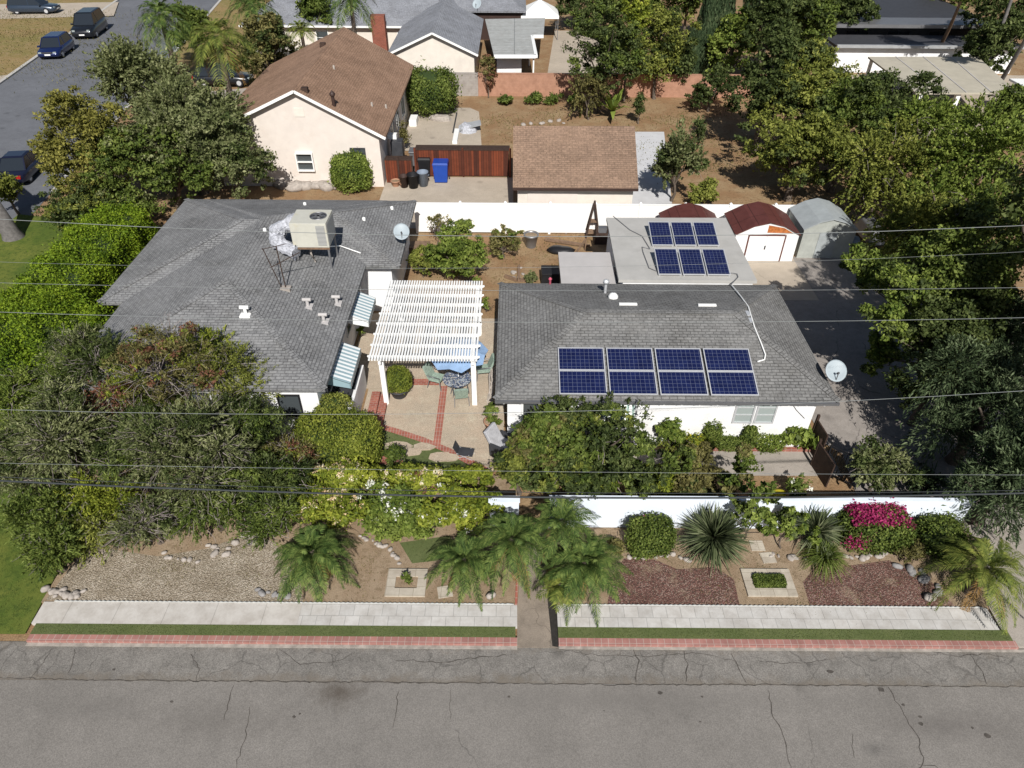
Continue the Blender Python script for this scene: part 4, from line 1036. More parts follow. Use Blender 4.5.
# ---------------- sheds
def shed(label, x0, x1, y0, y1, ze, zr, mw, mr, door=True, rust=False):
    t = thing('metal_shed', label, 'shed', ((x0+x1)/2, (y0+y1)/2, 0))
    xm = (x0+x1)/2; w = x1-x0; zm = ze+(zr-ze)*.72
    prof = [(x0, ze), (x0+w*.27, zm), (xm, zr), (x1-w*.27, zm), (x1, ze)]
    mb = MB(); n = len(prof)
    pf = [(x0+.06, 0)]+[(min(max(a, x0+.06), x1-.06), b-.04) for a, b in prof]+[(x1-.06, 0)]
    k = len(pf); vs = [(a, y0+.08, b) for a, b in pf]+[(a, y1-.08, b) for a, b in pf]
    fs = [tuple(range(k))[::-1], tuple(range(k, 2*k))]+[(0, k, k+1, 1)[::1], (k-2, 2*k-2, 2*k-1, k-1)]
    mb.add(vs, [tuple(range(k-1, -1, -1)), tuple(range(k, 2*k)), (0, 1, k+1, k), (k-2, k-1, 2*k-1, 2*k-2)]); mb.build('wall', M[mw], t)
    mb = MB(); vs = [(a, y, b+dz) for y in (y0, y1) for dz in (0, -.05) for a, b in prof]
    fs = []
    for i in range(n-1):
        fs += [(i, i+1, 2*n+i+1, 2*n+i), (n+i+1, n+i, 3*n+i, 3*n+i+1), (i, n+i, n+i+1, i+1), (2*n+i, 2*n+i+1, 3*n+i+1, 3*n+i)]
    fs += [(0, 2*n, 3*n, n), (n-1, 2*n-1, 4*n-1, 3*n-1)]
    mb.add(vs, fs); mb.build('roof', M[mr], t)
    if door:
        dw = w*.54; yd = y0+.08
        for s_ in (0, 1):
            MB().box(xm-dw/2+s_*dw/2+.005, xm+s_*dw/2-.005, yd-.03, yd-.004, .05, ze-.1).build('door', M[mw], t)
        mb = MB()
        for x in (xm-dw/2-.07, xm+dw/2+.0): mb.box(x, x+.07, yd-.04, yd-.003, .02, ze-.05)
        mb.box(xm-dw/2, xm+dw/2, yd-.04, yd-.003, ze-.09, ze-.02)
        mb.build('door_frame', M['maroon'], t)
        MB().box(xm-.03, xm+.03, yd-.07, yd-.032, .75, .95).build('handle', M['dark'], t)
    else:
        MB().box(xm-.5, xm+.45, y0+.05, y0+.077, .05, ze-.2).build('door', M['shedroof'], t)
    if rust: MB().prism([(xm-.05, ze+.12), (x1-.28, ze+.1), (x1-.6, zm-.03), (xm-.05, zr-.14)], 0, 1) and None
    return t
sA = shed('white fronted metal shed with maroon barn roof and rust patch above the door', 11.5, 14.9, 33.0, 35.5, 1.6, 2.3, 'white', 'maroonroof')
mb = MB(); mb.add([(13.15, 33.074, 1.68), (14.5, 33.074, 1.66), (13.98, 33.074, 1.95), (13.15, 33.074, 2.1), (13.15, 33.07, 1.68), (14.5, 33.07, 1.66), (13.98, 33.07, 1.95), (13.15, 33.07, 2.1)], [(4, 5, 6, 7)])
mb.build('rust_patch', M['rust'], sA)
sB = shed('grey green metal shed with dented pale roof right of the maroon shed', 15.15, 18.0, 33.4, 36.0, 1.7, 2.3, 'shedgrey', 'shedroof', door=False)
sC = shed('maroon roofed shed mostly hidden behind the flat roof with solar panels', 7.95, 11.0, 33.3, 35.6, 1.55, 2.15, 'maroon', 'maroonroof')

# ================================================================== FOLIAGE GENERATORS
def unit(a): return a/np.maximum(np.linalg.norm(a, axis=-1, keepdims=True), 1e-9)
def leaf_quads(C, T, N, size, aspect):
    T = unit(T); N = N-(N*T).sum(-1, keepdims=True)*T; N = unit(N); B = np.cross(N, T)
    s = np.asarray(size)[:, None]
    a = C-T*s*.5; c = C+T*s*.5; m = C-T*s*.05
    b = m+B*s*aspect*.5+N*s*.08; d = m-B*s*aspect*.5+N*s*.08
    return np.stack([a, b, c, d], 1)
def crown_clumps(lobes, n, size, rg, clump=.4, aspect=.55, up=.45, shell=.72, per=45):
    W = np.array([l[1]*l[2] for l in lobes]); W = W/W.sum()
    m = max(6, n//per)
    li = rg.choice(len(lobes), m, p=W)
    d = unit(rg.normal(size=(m, 3))+np.array([0, -.15, .35]))
    c0 = np.array([l[0] for l in lobes])[li]; rad = np.array([[l[1], l[2], l[3]] for l in lobes])[li]
    rr = shell+(1.02-shell)*rg.random((m, 1))**.6
    cc = c0+d*rad*rr
    cc[:, 2] = np.maximum(cc[:, 2], .12)
    k = rg.integers(0, m, n)
    cs = clump*(.6+.8*rg.random(m))[k][:, None]
    dirs = unit(rg.normal(size=(n, 3)))
    r = rg.random((n, 1))**.5
    off = dirs*r*cs*np.array([1, 1, .62])
    C = cc[k]+off
    C[:, 2] = np.maximum(C[:, 2], .04)
    N = unit(dirs*.55+d[k]*.45+np.array([0, 0, up])+rg.normal(size=(n, 3))*.55)
    T = rg.normal(size=(n, 3))+dirs*.8+np.array([0, 0, -.3])
    s = size*(.5+1.1*rg.random(n)**1.5)
    return leaf_quads(C, T, N, s, aspect), cc
def crown_wisps(lobes, n, size, rg, droop=.35, aspect=.3, per=26, length=1.15, t0=.35, jit=.05):
    m = max(6, n//per)
    W = np.array([l[1]*l[2] for l in lobes]); W = W/W.sum()
    li = rg.choice(len(lobes), m, p=W)
    c0 = np.array([l[0] for l in lobes])[li]; rad = np.array([[l[1], l[2], l[3]] for l in lobes])[li]
    d = unit(rg.normal(size=(m, 3))+np.array([0, -.1, .55]))
    ln = length*(.7+.45*rg.random((m, 1)))
    k = np.repeat(np.arange(m), per); t = t0+(1.0-t0)*rg.random((m*per, 1))
    side = unit(np.cross(d, rg.normal(size=(m, 3))))
    curve = (rg.random((m, 1))-.5)*.6
    V = d[k]*rad[k]*ln[k]
    C = c0[k]+V*t+side[k]*curve[k]*t*t*rad[k]; C[:, 2] -= (droop*rad[k][:, 2:3]*t*t*ln[k])[:, 0]
    C += rg.normal(size=C.shape)*jit*(1.3-t)
    T = V/np.linalg.norm(V, axis=1, keepdims=True)+rg.normal(size=C.shape)*.45; T[:, 2:3] -= droop*t*.8
    C[:, 2] = np.maximum(C[:, 2], .04)
    N = np.array([0, 0, .8])+rg.normal(size=C.shape)*.6+d[k]*.3
    s = size*(.6+.8*rg.random(len(C)))
    return leaf_quads(C, T, N, s, aspect), c0+d*rad*.8
def make_lobes(c, rx, ry, rz, k, rg, spread=.55, r=(.38, .6)):
    L_ = []
    for i in range(k):
        a = 2*math.pi*(i+rg.random()*.7)/k; q = spread*(.5+.75*rg.random())
        s = r[0]+(r[1]-r[0])*rg.random()
        L_.append(((c[0]+math.cos(a)*rx*q, c[1]+math.sin(a)*ry*q, max(s*rz*.9, c[2]+rz*(rg.random()-.55)*.9)), rx*s, ry*s, rz*s))
    L_.append(((c[0], c[1], c[2]+rz*.15), rx*.55, ry*.55, rz*.6))
    return L_
def sub_lobes(lobes, rg, m=6, s=(.24, .5)):
    """smaller boughs standing out of each lobe, so that the crown has ridges and hollows"""
    out = []
    for (c, a, b, h) in lobes:
        for i in range(m):
            d = rg.normal(size=3)+np.array([0, -.25, .45]); d /= np.linalg.norm(d); q = s[0]+(s[1]-s[0])*rg.random(); e = .75+.4*rg.random()
            out.append(((c[0]+d[0]*a*e, c[1]+d[1]*b*e, max(.15, c[2]+d[2]*h*e)), a*q, b*q, h*q*.8))
    return out
def trunk_mesh(base, lobes, rg, r0, mat, parent, nl=7, name='trunk', split=.45):
    mb = MB(); base = Vector(base)
    cz = np.mean([l[0][2] for l in lobes]); fork = base+Vector((rg.normal()*.1, rg.normal()*.1, max(.2, cz*split)))
    mid = base.lerp(fork, .5)+Vector((rg.normal()*.06, rg.normal()*.06, 0))
    mb.tube([base-Vector((0, 0, .1)), base+Vector((0, 0, .12)), mid, fork], [r0*1.45, r0*1.1, r0*.9, r0*.8], 9)
    for i in range(nl):
        l = lobes[i % len(lobes)]
        e_ = Vector(l[0])+Vector(rg.normal(size=3))*.35*l[1]
        m_ = fork.lerp(e_, .5)+Vector((rg.normal()*.15, rg.normal()*.15, .12*l[3]))
        mb.tube([fork-Vector((0, 0, .05)), m_, e_], [r0*.55, r0*.36, r0*.14], 6)
    return mb.build(name, M[mat], parent)
def twigs(lobes, n, rg, mat, parent, r=.014, length=1.15, droop=.25, name='branch'):
    mb = MB()
    for i in range(n):
        l = lobes[int(rg.integers(0, len(lobes)))]
        d = rg.normal(size=3)+np.array([0, -.3, .7]); d /= np.linalg.norm(d)
        c = np.array(l[0]); rad = np.array(l[1:4]); ln = length*(.75+.4*rg.random())
        pts = []
        for t in (.25, .6, .85, 1.0):
            q = c+d*rad*ln*t; q[2] = max(.05, q[2]-droop*rad[2]*t*t); pts.append(q+rg.normal(size=3)*.04)
        mb.tube(pts, [r, r*.75, r*.5, r*.25], 3, cap=False)
    o = mb.build(name, M[mat], parent); o['kind'] = 'stuff'; return o
cnt = [0]
def plant(label, px, py, hc, rpx, rz, mat, n, leaf=.12, name='tree', cat='tree', mode='clump', k=6, clump=.4, trunk='bark', tr=.14, group=None, mix=None,
          ry=None, aspect=.55, droop=.35, tw=0, twm='twig', per=None, spread=.55, world=None, rx=None, shell=.72, length=1.15, jit=.06, nl=7, lean=(0, 0)):
    cnt[0] += 1; rg = np.random.default_rng(100+cnt[0])
    c = Vector(world) if world is not None else P(px, py, hc)
    if rx is None: rx = rpx*depth(c)/F
    ry_ = ry if ry is not None else rx*.9
    t = thing(name, label, cat, (c.x+lean[0], c.y+lean[1], 0), 0, group)
    lob = make_lobes(c, rx, ry_, rz, k, rg, spread)
    if mode == 'clump':
        small = sub_lobes(lob, rg, 6 if rx > 1 else 4)
        V1, cc = crown_clumps(small, int(n*.78), leaf, rg, clump*.55, aspect, per=per or 34, shell=.8)
        V2, _ = crown_clumps(lob, n-int(n*.78), leaf, rg, clump*.8, aspect, per=40, shell=.6)
        V = np.concatenate([V1, V2])
    else: V, cc = crown_wisps(lob, n, leaf, rg, droop, aspect, per=per or 26, length=length, jit=jit)
    quads_mesh('crown', V, L[mat], t)
    if mix:
        for (m2, n2, s2) in mix:
            src = small if mode == 'clump' else sub_lobes(lob, rg, 4)
            l2 = [src[int(i)] for i in rg.choice(len(src), max(2, int(len(src)*.4)), replace=False)]
            V2, _ = crown_clumps(l2, n2, s2, rg, clump*.55, aspect, shell=.85, per=30)
            quads_mesh('flowers' if 'flower' in m2 or m2 == 'bougain' else 'leaf_cluster', V2, L[m2], t)
    trunk_mesh((c.x+lean[0], c.y+lean[1], 0), lob, rg, tr, trunk, t, nl=nl, name='trunk' if cat == 'tree' else 'stem')
    if tw: twigs(lob, tw, rg, twm, t, length=length)
    return t
def frond_quads(base, az, el, ln, rg, leaflets=24, lw=.035, ll=.36, sag=1.0, vee=.5):
    """one pinnate frond: arching rachis with leaflets on both sides"""
    n = leaflets; t = np.linspace(.08, 1, n)
    ce, se = math.cos(el), math.sin(el)
    h = ln*t*ce; z = ln*t*se-sag*ln*.55*t*t
    h = h*(1-.12*t*t)
    dirh = np.array([math.cos(az), math.sin(az), 0]); side = np.array([-math.sin(az), math.cos(az), 0])
    C = np.array(base)+h[:, None]*dirh+z[:, None]*np.array([0, 0, 1])
    C = C+side*((rg.random()-.5)*.5*ln)*(t**2)[:, None]
    Tn = np.gradient(C, axis=0); Tn = unit(Tn)
    out = []
    prof = np.sin(np.clip(t*1.08, 0, 1)*math.pi*.88+.25)**.7
    for s in (-1, 1):
        D = unit(side*s*1.0+Tn*.9+np.array([0, 0, vee])*.5+rg.normal(size=(n, 3))*.08)
        Ll = ll*prof*(.85+.3*rg.random(n))
        e = C+D*Ll[:, None]; e[:, 2] -= Ll*.28
        m = C+D*Ll[:, None]*.45
        wv = Tn*lw*.5
        out.append(np.stack([C, m+wv, e, m-wv], 1))
    # rachis as thin ribbon
    a = C[:-1]; b = C[1:]; wv = side*.012
    out.append(np.stack([a-wv, a+wv, b+wv, b-wv], 1))
    return np.concatenate(out)
def palm(label, px, py, hc, ln, nf=30, mat='palm', dead=0, trunk_r=.1, group=None, ll=.36, lw=.035, leaflets=24, sag=1.0, seed=0, elr=(78, -5), base=None, name='palm_tree'):
    cnt[0] += 1; rg = np.random.default_rng(500+cnt[0])
    c = P(px, py, hc); b = Vector((c.x, c.y, 0)) if base is None else Vector((*base, 0))
    t = thing(name, label, 'palm', b, 0, group)
    Q_ = []
    for i in range(nf):
        f = (i+.5)/nf; el = R(elr[0]+(elr[1]-elr[0])*f**.8+rg.normal()*5); az = i*2.39996+rg.normal()*.15
        Q_.append(frond_quads(c+Vector((0, 0, 0)), az, el, ln*(.8+.25*rg.random())*(.85+.15*math.sin(f*3.1)), rg, leaflets, lw, ll, sag))
    quads_mesh('crown', np.concatenate(Q_), L[mat], t)
    if dead:
        Q_ = [frond_quads(c-Vector((0, 0, .05)), rg.random()*6.28, R(-25-rg.random()*40), ln*.8, rg, leaflets, lw, ll*.8, .9) for i in range(dead)]
        quads_mesh('dead_fronds', np.concatenate(Q_), L['deadpalm'], t)
    m = b.lerp(c, .5); 
    mb = MB(); npt = 7
    mb.tube([b.lerp(c, i/npt)-Vector((0, 0, .05 if i == 0 else 0)) for i in range(npt+1)], [trunk_r*(1.25-.35*i/npt+(.04 if i % 2 else 0)) for i in range(npt+1)], 9)
    mb.build('trunk', M['bark'], t)
    return t
def spiky(label, px, py, r, nb, mat='agave', w=.05, elr=(85, 0), group=None, name='yucca_plant', sag=.15, trunk=.25, zh=None):
    cnt[0] += 1; rg = np.random.default_rng(700+cnt[0])
    c = P(px, py, 0.1); t = thing(name, label, 'plant', (c.x, c.y, .1), 0, group)
    n = nb; az = np.arange(n)*2.39996+rg.normal(size=n)*.2; f = (np.arange(n)+.5)/n
    el = np.radians(elr[0]+(elr[1]-elr[0])*f**.7+rg.normal(size=n)*6)
    D = np.stack([np.cos(az)*np.cos(el), np.sin(az)*np.cos(el), np.sin(el)], 1)
    ln = r*(.75+.35*rg.random(n)); o = np.array([c.x, c.y, .1+trunk])+D*.06
    side = unit(np.stack([-np.sin(az), np.cos(az), rg.normal(size=n)*.15], 1))
    mid = o+D*ln[:, None]*.5; tip = o+D*ln[:, None]; tip[:, 2] -= ln*sag*np.cos(el); tip[:, 2] = np.maximum(tip[:, 2], .13); mid[:, 2] = np.maximum(mid[:, 2], .14)
    V1 = np.stack([o-side*w*.3, o+side*w*.3, mid+side*w*.5, mid-side*w*.5], 1)
    V2 = np.stack([mid-side*w*.5, mid+side*w*.5, tip+side*w*.06, tip-side*w*.06], 1)
    quads_mesh('blades', np.concatenate([V1, V2]), L[mat], t)
    MB().tube([(c.x, c.y, 0), (c.x, c.y, .1+trunk)], [.1, .08], 8).build('stem', M['bark'], t)
    return t
def hedge(label, poly_c, sx, sy, z1, mat, n, leaf=.09, rz=0.0, z0=.05, name='hedge', cat='hedge', group=None, rough=.085, roundness=4.0, flowers=None, top=None):
    """clipped hedge: superellipsoid shell of leaves over an inner core"""
    cnt[0] += 1; rg = np.random.default_rng(900+cnt[0])
    cx, cy = poly_c; t = thing(name, label, cat, (cx, cy, 0), 0, group)
    hz = (z1-z0)/2; cz = (z0+z1)/2
    def shell(n, k=1.0, zmin=-1):
        # area-weighted faces of a box, pushed toward a superellipsoid
        A = np.array([sy*2*hz, sy*2*hz, sx*2*hz, sx*2*hz, sx*sy*1.0]); A = A/A.sum()
        f = rg.choice(5, n, p=A); u = rg.random(n)*2-1; v = rg.random(n)*2-1
        q = np.zeros((n, 3))
        q[f == 0] = np.stack([np.full(n, -1.), u, v], 1)[f == 0]; q[f == 1] = np.stack([np.full(n, 1.), u, v], 1)[f == 1]
        q[f == 2] = np.stack([u, np.full(n, -1.), v], 1)[f == 2]; q[f == 3] = np.stack([u, np.full(n, 1.), v], 1)[f == 3]
        q[f == 4] = np.stack([u, v, np.full(n, 1.)], 1)[f == 4]
        pn = (np.abs(q)**roundness).sum(1)**(1/roundness); q = q/pn[:, None]
        return q
    q = shell(n); nn = unit(np.sign(q)*np.abs(q)**(roundness-1)/np.array([sx, sy, hz*2]))
    C = q*np.array([sx/2, sy/2, hz])
    ph = rg.random(6)*6.28
    bumpv = rough*(np.sin(C[:, 0]*2.3+ph[0])+np.sin(C[:, 1]*2.1+ph[1])+np.sin(C[:, 2]*3+ph[2])+np.sin((C[:, 0]+C[:, 1])*4.1+ph[3]))
    C = C+nn*(bumpv[:, None]*.75+rg.normal(size=(n, 1))*rough*.9)
    stray = rg.random(n) < .05; C[stray] += (nn*rough*(1+2.2*rg.random((n, 1))))[stray]
    c_, s_ = math.cos(rz), math.sin(rz); Rm = np.array([[c_, -s_, 0], [s_, c_, 0], [0, 0, 1]])
    C = C@Rm.T+np.array([cx, cy, cz]); nn = nn@Rm.T
    C[:, 2] = np.maximum(C[:, 2], .03)
    N = nn*.8+rg.normal(size=C.shape)*.6; T = rg.normal(size=C.shape)+np.array([0, 0, .5])
    quads_mesh('foliage', leaf_quads(C, T, N, leaf*(.6+.8*rg.random(n)), .6), L[mat], t)
    if flowers:
        for fm, fn, fs in flowers:
            q = shell(fn); keep = np.sin(q[:, 0]*sx*1.6+ph[4])+np.sin(q[:, 1]*sy*2.2+ph[5]) > -.6; q = q[keep]; C = (q*np.array([sx/2, sy/2, hz])*1.02+rg.normal(size=q.shape)*rough)@Rm.T+np.array([cx, cy, cz+.03])
            C[:, 2] = np.maximum(C[:, 2], .06)
            quads_mesh('flowers', leaf_quads(C, rg.normal(size=C.shape), rg.normal(size=C.shape)+np.array([0, -.3, 1.]), fs*(.6+.8*rg.random(len(C))), .8), L[fm], t)
    # inner core: coarse superellipsoid
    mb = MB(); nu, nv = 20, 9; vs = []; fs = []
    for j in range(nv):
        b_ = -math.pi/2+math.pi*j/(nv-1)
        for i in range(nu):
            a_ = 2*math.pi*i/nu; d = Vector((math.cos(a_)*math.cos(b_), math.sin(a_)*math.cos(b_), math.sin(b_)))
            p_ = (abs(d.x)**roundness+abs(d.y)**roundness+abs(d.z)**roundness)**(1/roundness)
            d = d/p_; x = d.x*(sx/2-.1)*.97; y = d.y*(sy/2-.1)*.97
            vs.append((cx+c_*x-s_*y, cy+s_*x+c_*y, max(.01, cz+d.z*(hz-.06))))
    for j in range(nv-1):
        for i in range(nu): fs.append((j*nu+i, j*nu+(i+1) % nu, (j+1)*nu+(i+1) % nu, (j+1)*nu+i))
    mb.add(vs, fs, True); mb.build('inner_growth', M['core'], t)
    return t

# ================================================================== TREES: upper left
plant('broad grey green tree left of the cream house, largest crown beside the side street', 182, 118, 4.6, 66, 3.4, 'olive', 42000, .17, mode='wisp', k=9, droop=.25, tw=60, tr=.3, clump=.7, length=1.1, jit=.12)
plant('olive tree whose crown shades the left part of the cream house wall', 226, 150, 3.6, 40, 2.5, 'olive', 14000, .16, k=7, clump=.5, tr=.16, mix=[('dgreen', 5000, .16)])
plant('yellowish olive tree overhanging the side street next to the parked black car', 88, 146, 4.0, 50, 3.4, 'golive', 30000, .15, k=7, clump=.5, tr=.22, tw=30)
plant('dark green tree against the front corner of the cream house wall', 165, 158, 3.2, 76, 2.9, 'mgreen', 28000, .16, k=7, clump=.5, tr=.2, mix=[('olive', 7000, .17)])
plant('grey green wispy tree reaching over the side street above the yellowish tree', 138, 80, 5.0, 50, 3.4, 'olive', 22000, .18, mode='wisp', k=6, droop=.15, tr=.18, tw=40, length=1.25, jit=.12)
plant('low mixed shrub mass between the bright hedge and the big tree', 90, 202, 1.4, 58, 1.6, 'dgreen', 18000, .13, name='shrub', cat='shrub', k=7, clump=.4, tr=.08, mix=[('yolive', 5000, .14)])
plant('round olive shrub at the left edge beside the parked black car', 8, 192, 1.4, 15, 1.3, 'yolive', 5000, .15, name='shrub', cat='shrub', k=4, tr=.08)
plant('dark purple brown tree behind the top corner of the brown roof', 268, 48, 4.0, 32, 3.0, 'brownish', 14000, .2, k=6, clump=.6, tr=.2, mix=[('dgreen', 8000, .2)])
palm('tall feathery palm left of the dark tree with drooping yellow fronds', 216, 36, 6.5, 3.1, 26, 'ypalm', dead=3, trunk_r=.2, ll=.9, lw=.09, leaflets=26, sag=1.25, elr=(75, -25))
palm('feathery palm farther up the side street verge', 160, 14, 5.5, 3.2, 24, 'palm', trunk_r=.2, ll=.9, lw=.1, leaflets=26, sag=1.2, elr=(75, -25))
palm('light green palm at the top edge above the dark tree', 252, 6, 5.5, 3.2, 24, 'palm', trunk_r=.2, ll=.9, lw=.1, leaflets=26, sag=1.2)
palm('slim palm in front of the long grey roof near the chimney', 350, -4, 7.0, 2.7, 22, 'palm', trunk_r=.17, ll=.8, lw=.09, leaflets=24, sag=1.35, elr=(70, -30))
palm('short yellow green palm behind the left slope of the brown roof', 301, 30, 3.2, 2.0, 22, 'ypalm', trunk_r=.15, ll=.6, lw=.08, leaflets=20, sag=1.1)
plant('green bushy tree beside the far street lawn at the top edge', 190, 28, 3.0, 26, 2.2, 'mgreen', 9000, .22, k=5, clump=.6, tr=.15)
plant('light green leafy tree at the top edge beside the slim palm', 312, 8, 4, 20, 2.4, 'mgreen', 8000, .22, k=5, clump=.6, tr=.15)
hedge('rounded dark green bush against the right wall of the cream house', tuple(P(431, 104, .8)[:2]), 3.9, 3.6, 3.3, 'mgreen', 10000, .16, name='bush', cat='bush', rough=.16, roundness=2.0)
spiky('spiky dry topped plant behind the round bush below the white gable', 419, 72, 2.0, 110, 'brownish', .07, (88, 45), name='spiky_shrub', trunk=1.2)
plant('small reddish sapling in the dirt corner below the far grey wall', 488, 74, 1.9, 10, 1.7, 'brownish', 1700, .16, k=4, tr=.05, mix=[('redtwig', 700, .15)])
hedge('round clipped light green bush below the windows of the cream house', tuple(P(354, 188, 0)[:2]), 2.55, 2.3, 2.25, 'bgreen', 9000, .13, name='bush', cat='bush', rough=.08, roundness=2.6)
plant('small orange green shrub squeezed behind the cream house corner', 403, 134, 1.2, 5, 1.2, 'brownish', 1500, .12, name='shrub', cat='shrub', k=3, tr=.04)
# pale boulders at the foot of the cream house wall
rk = []
def rock_mesh(seed, sx, sy, sz):
    rg = np.random.default_rng(seed); mb = MB(); nu, nv = 10, 6; vs = []; fs = []
    for j in range(nv):
        b = -math.pi/2+math.pi*j/(nv-1)
        for i in range(nu):
            a = 2*math.pi*i/nu; r = 1+.16*math.sin(2*a+seed)+.1*math.sin(3*b+seed*2)+rg.normal()*.05
            if j in (0, nv-1): r = 1
            vs.append((math.cos(a)*math.cos(b)*sx*r, math.sin(a)*math.cos(b)*sy*r, math.sin(b)*sz*r))
    for j in range(nv-1):
        for i in range(nu): fs.append((j*nu+i, j*nu+(i+1) % nu, (j+1)*nu+(i+1) % nu, (j+1)*nu+i))
    return mb.add(vs, fs, True)
def rock_proto(seed, s, mat, label, group):
    o = rock_mesh(seed, s*.5, s*.42, s*.3).build('rock', M[mat], None, local=True)
    return tag(o, label, 'rock', group)
def rocks(pts, s, mat, label, group, z=.12, seed=1):
    protos = []; s = s*(.78 if s < .9 else 1)
    rg = random.Random(seed)
    for i, (x, y) in enumerate(pts):
        if i < 3: o = rock_proto(seed*7+i, s, mat, label, group); protos.append(o)
        else: o = protos[i % 3].copy(); COL.objects.link(o)
        k = .6+.8*rg.random(); o.location = (x, y, z+s*.08); o.scale = (k, k, k*.9); o.rotation_euler = (0, 0, rg.random()*6)
def pxl(pts, n, h=.1, jit=.06, seed=3):
    rg = random.Random(seed); out = []
    W = [P(a, b, h) for a, b in pts]; seg = [(W[i+1]-W[i]).length for i in range(len(W)-1)]; tot = sum(seg)
    for k in range(n):
        d = tot*(k+.5)/n; i = 0
        while i < len(seg)-1 and d > seg[i]: d -= seg[i]; i += 1
        q = W[i].lerp(W[i+1], min(1, d/seg[i])); out.append((q.x+rg.uniform(-jit, jit), q.y+rg.uniform(-jit, jit)))
    return out
rocks(pxl([(283, 186), (300, 188), (318, 187), (334, 188)], 9, 0, .3), 1.0, 'stone', 'pale boulder in the row at the foot of the cream house wall', 'boulders at the cream house wall', .05, 2)
rocks(pxl([(360, 534), (372, 542), (385, 546), (394, 556), (399, 564)], 13, seed=4), .22, 'stone', 'pale stone in the curved border below the yellow green shrubs', 'stones of the curved centre border', .1, 3)
rocks(pxl([(205, 546), (222, 556), (228, 548), (240, 541), (256, 530), (250, 548)], 16, jit=.12, seed=5), .3, 'stone', 'pale stone in the pile at the top of the tan gravel bed', 'stones above the gravel bed', .1, 4)
rocks(pxl([(160, 553), (175, 560), (200, 562)], 7, jit=.08, seed=6), .2, 'stone', 'small pale stone on the left part of the gravel bed rim', 'stones on the gravel rim', .1, 5)
rocks(pxl([(46, 586), (60, 592), (74, 596), (84, 594), (52, 594), (66, 588)], 16, .1, .1, 7), .3, 'stone', 'rounded river stone in the corner pile by the left end of the sidewalk', 'river stones at the sidewalk end', .1, 6)
rocks(pxl([(628, 561), (642, 556), (660, 556), (680, 556), (694, 560)], 9, jit=.1, seed=8), .3, 'stone', 'rounded stone between the square bush and the spiky yucca', 'stones above the left red mulch bed', .1, 7)
rocks(pxl([(768, 556), (785, 556), (800, 558), (818, 560)], 9, jit=.1, seed=9), .24, 'stone', 'small stone in the row between the big yucca and the grassy plant', 'stones between the spiky plants', .1, 8)
rocks(pxl([(842, 556), (858, 558), (875, 556), (888, 553)], 9, jit=.05, seed=10), .28, 'stone', 'pale stone lining the bed below the magenta flowering hedge', 'stones below the magenta hedge', .1, 9)
rocks(pxl([(895, 566), (915, 572), (930, 580), (935, 595)], 9, jit=.2, seed=11), .35, 'stone2', 'grey stone in the palm shadow at the right end of the strip', 'stones beside the right palm', .1, 10)
rocks(pxl([(256, 590), (275, 596), (292, 598)], 9, jit=.1, seed=12), .26, 'stone2', 'grey stone beside the left front palm at the gravel end', 'stones at the left front palm', .1, 11)
rocks([tuple(P(491, 597, .1)[:2]), tuple(P(929, 599, .1)[:2])], .42, 'stone', 'upright pale rock at the sidewalk edge beside a palm', 'rocks at the sidewalk edge', .15, 12)

# ================================================================== TREES: centre rear
plant('airy dark green tree behind the peach wall beside the concrete yard', 604, 50, 4.6, 36, 3.9, 'dgreen', 15000, .19, k=9, clump=.6, tr=.14, spread=.75, mix=[('mgreen', 5000, .2)])
plant('olive tree beyond the concrete yard at the top edge', 640, 4, 4.5, 34, 3.2, 'mgreen', 12000, .22, k=7, clump=.6, tr=.16, mix=[('dgreen', 5000, .2)])
plant('dark bushy tree crown left of the cypresses at the top edge', 675, 62, 2.6, 26, 2.2, 'dgreen', 9000, .2, k=6, clump=.6, tr=.14)
plant('dark tree at the top edge beyond the end of the concrete yard', 575, -2, 3.2, 24, 2.4, 'dgreen', 9000, .24, k=6, clump=.6, tr=.16)
plant('dark shrubby tree at the top edge between the concrete yard and the yellow leaved tree', 606, 4, 3.5, 26, 2.8, 'dgreen', 9000, .24, k=6, clump=.6, tr=.16)
plant('dark tree crown behind the tall cypresses at the top edge', 690, -2, 4.0, 34, 3.0, 'mgreen', 10000, .24, k=6, clump=.6, tr=.16, mix=[('dgreen', 4000, .22)])
plant('yellow leaved slender tree behind the peach wall', 630, 38, 4.8, 20, 3.4, 'ygreen', 9000, .18, k=5, clump=.5, tr=.1)
plant('olive green tree between the yellow leaved tree and the cypress', 660, 50, 3.8, 30, 3.2, 'yolive', 12000, .18, k=6, clump=.6, tr=.14, mix=[('dgreen', 6000, .2)])
plant('dark thin stemmed shrub hanging over the peach wall', 590, 96, 1.8, 24, 2.0, 'brownish', 4200, .17, mode='wisp', k=5, droop=.1, name='shrub', cat='shrub', tr=.07, tw=50, twm='darkwood', length=1.3)
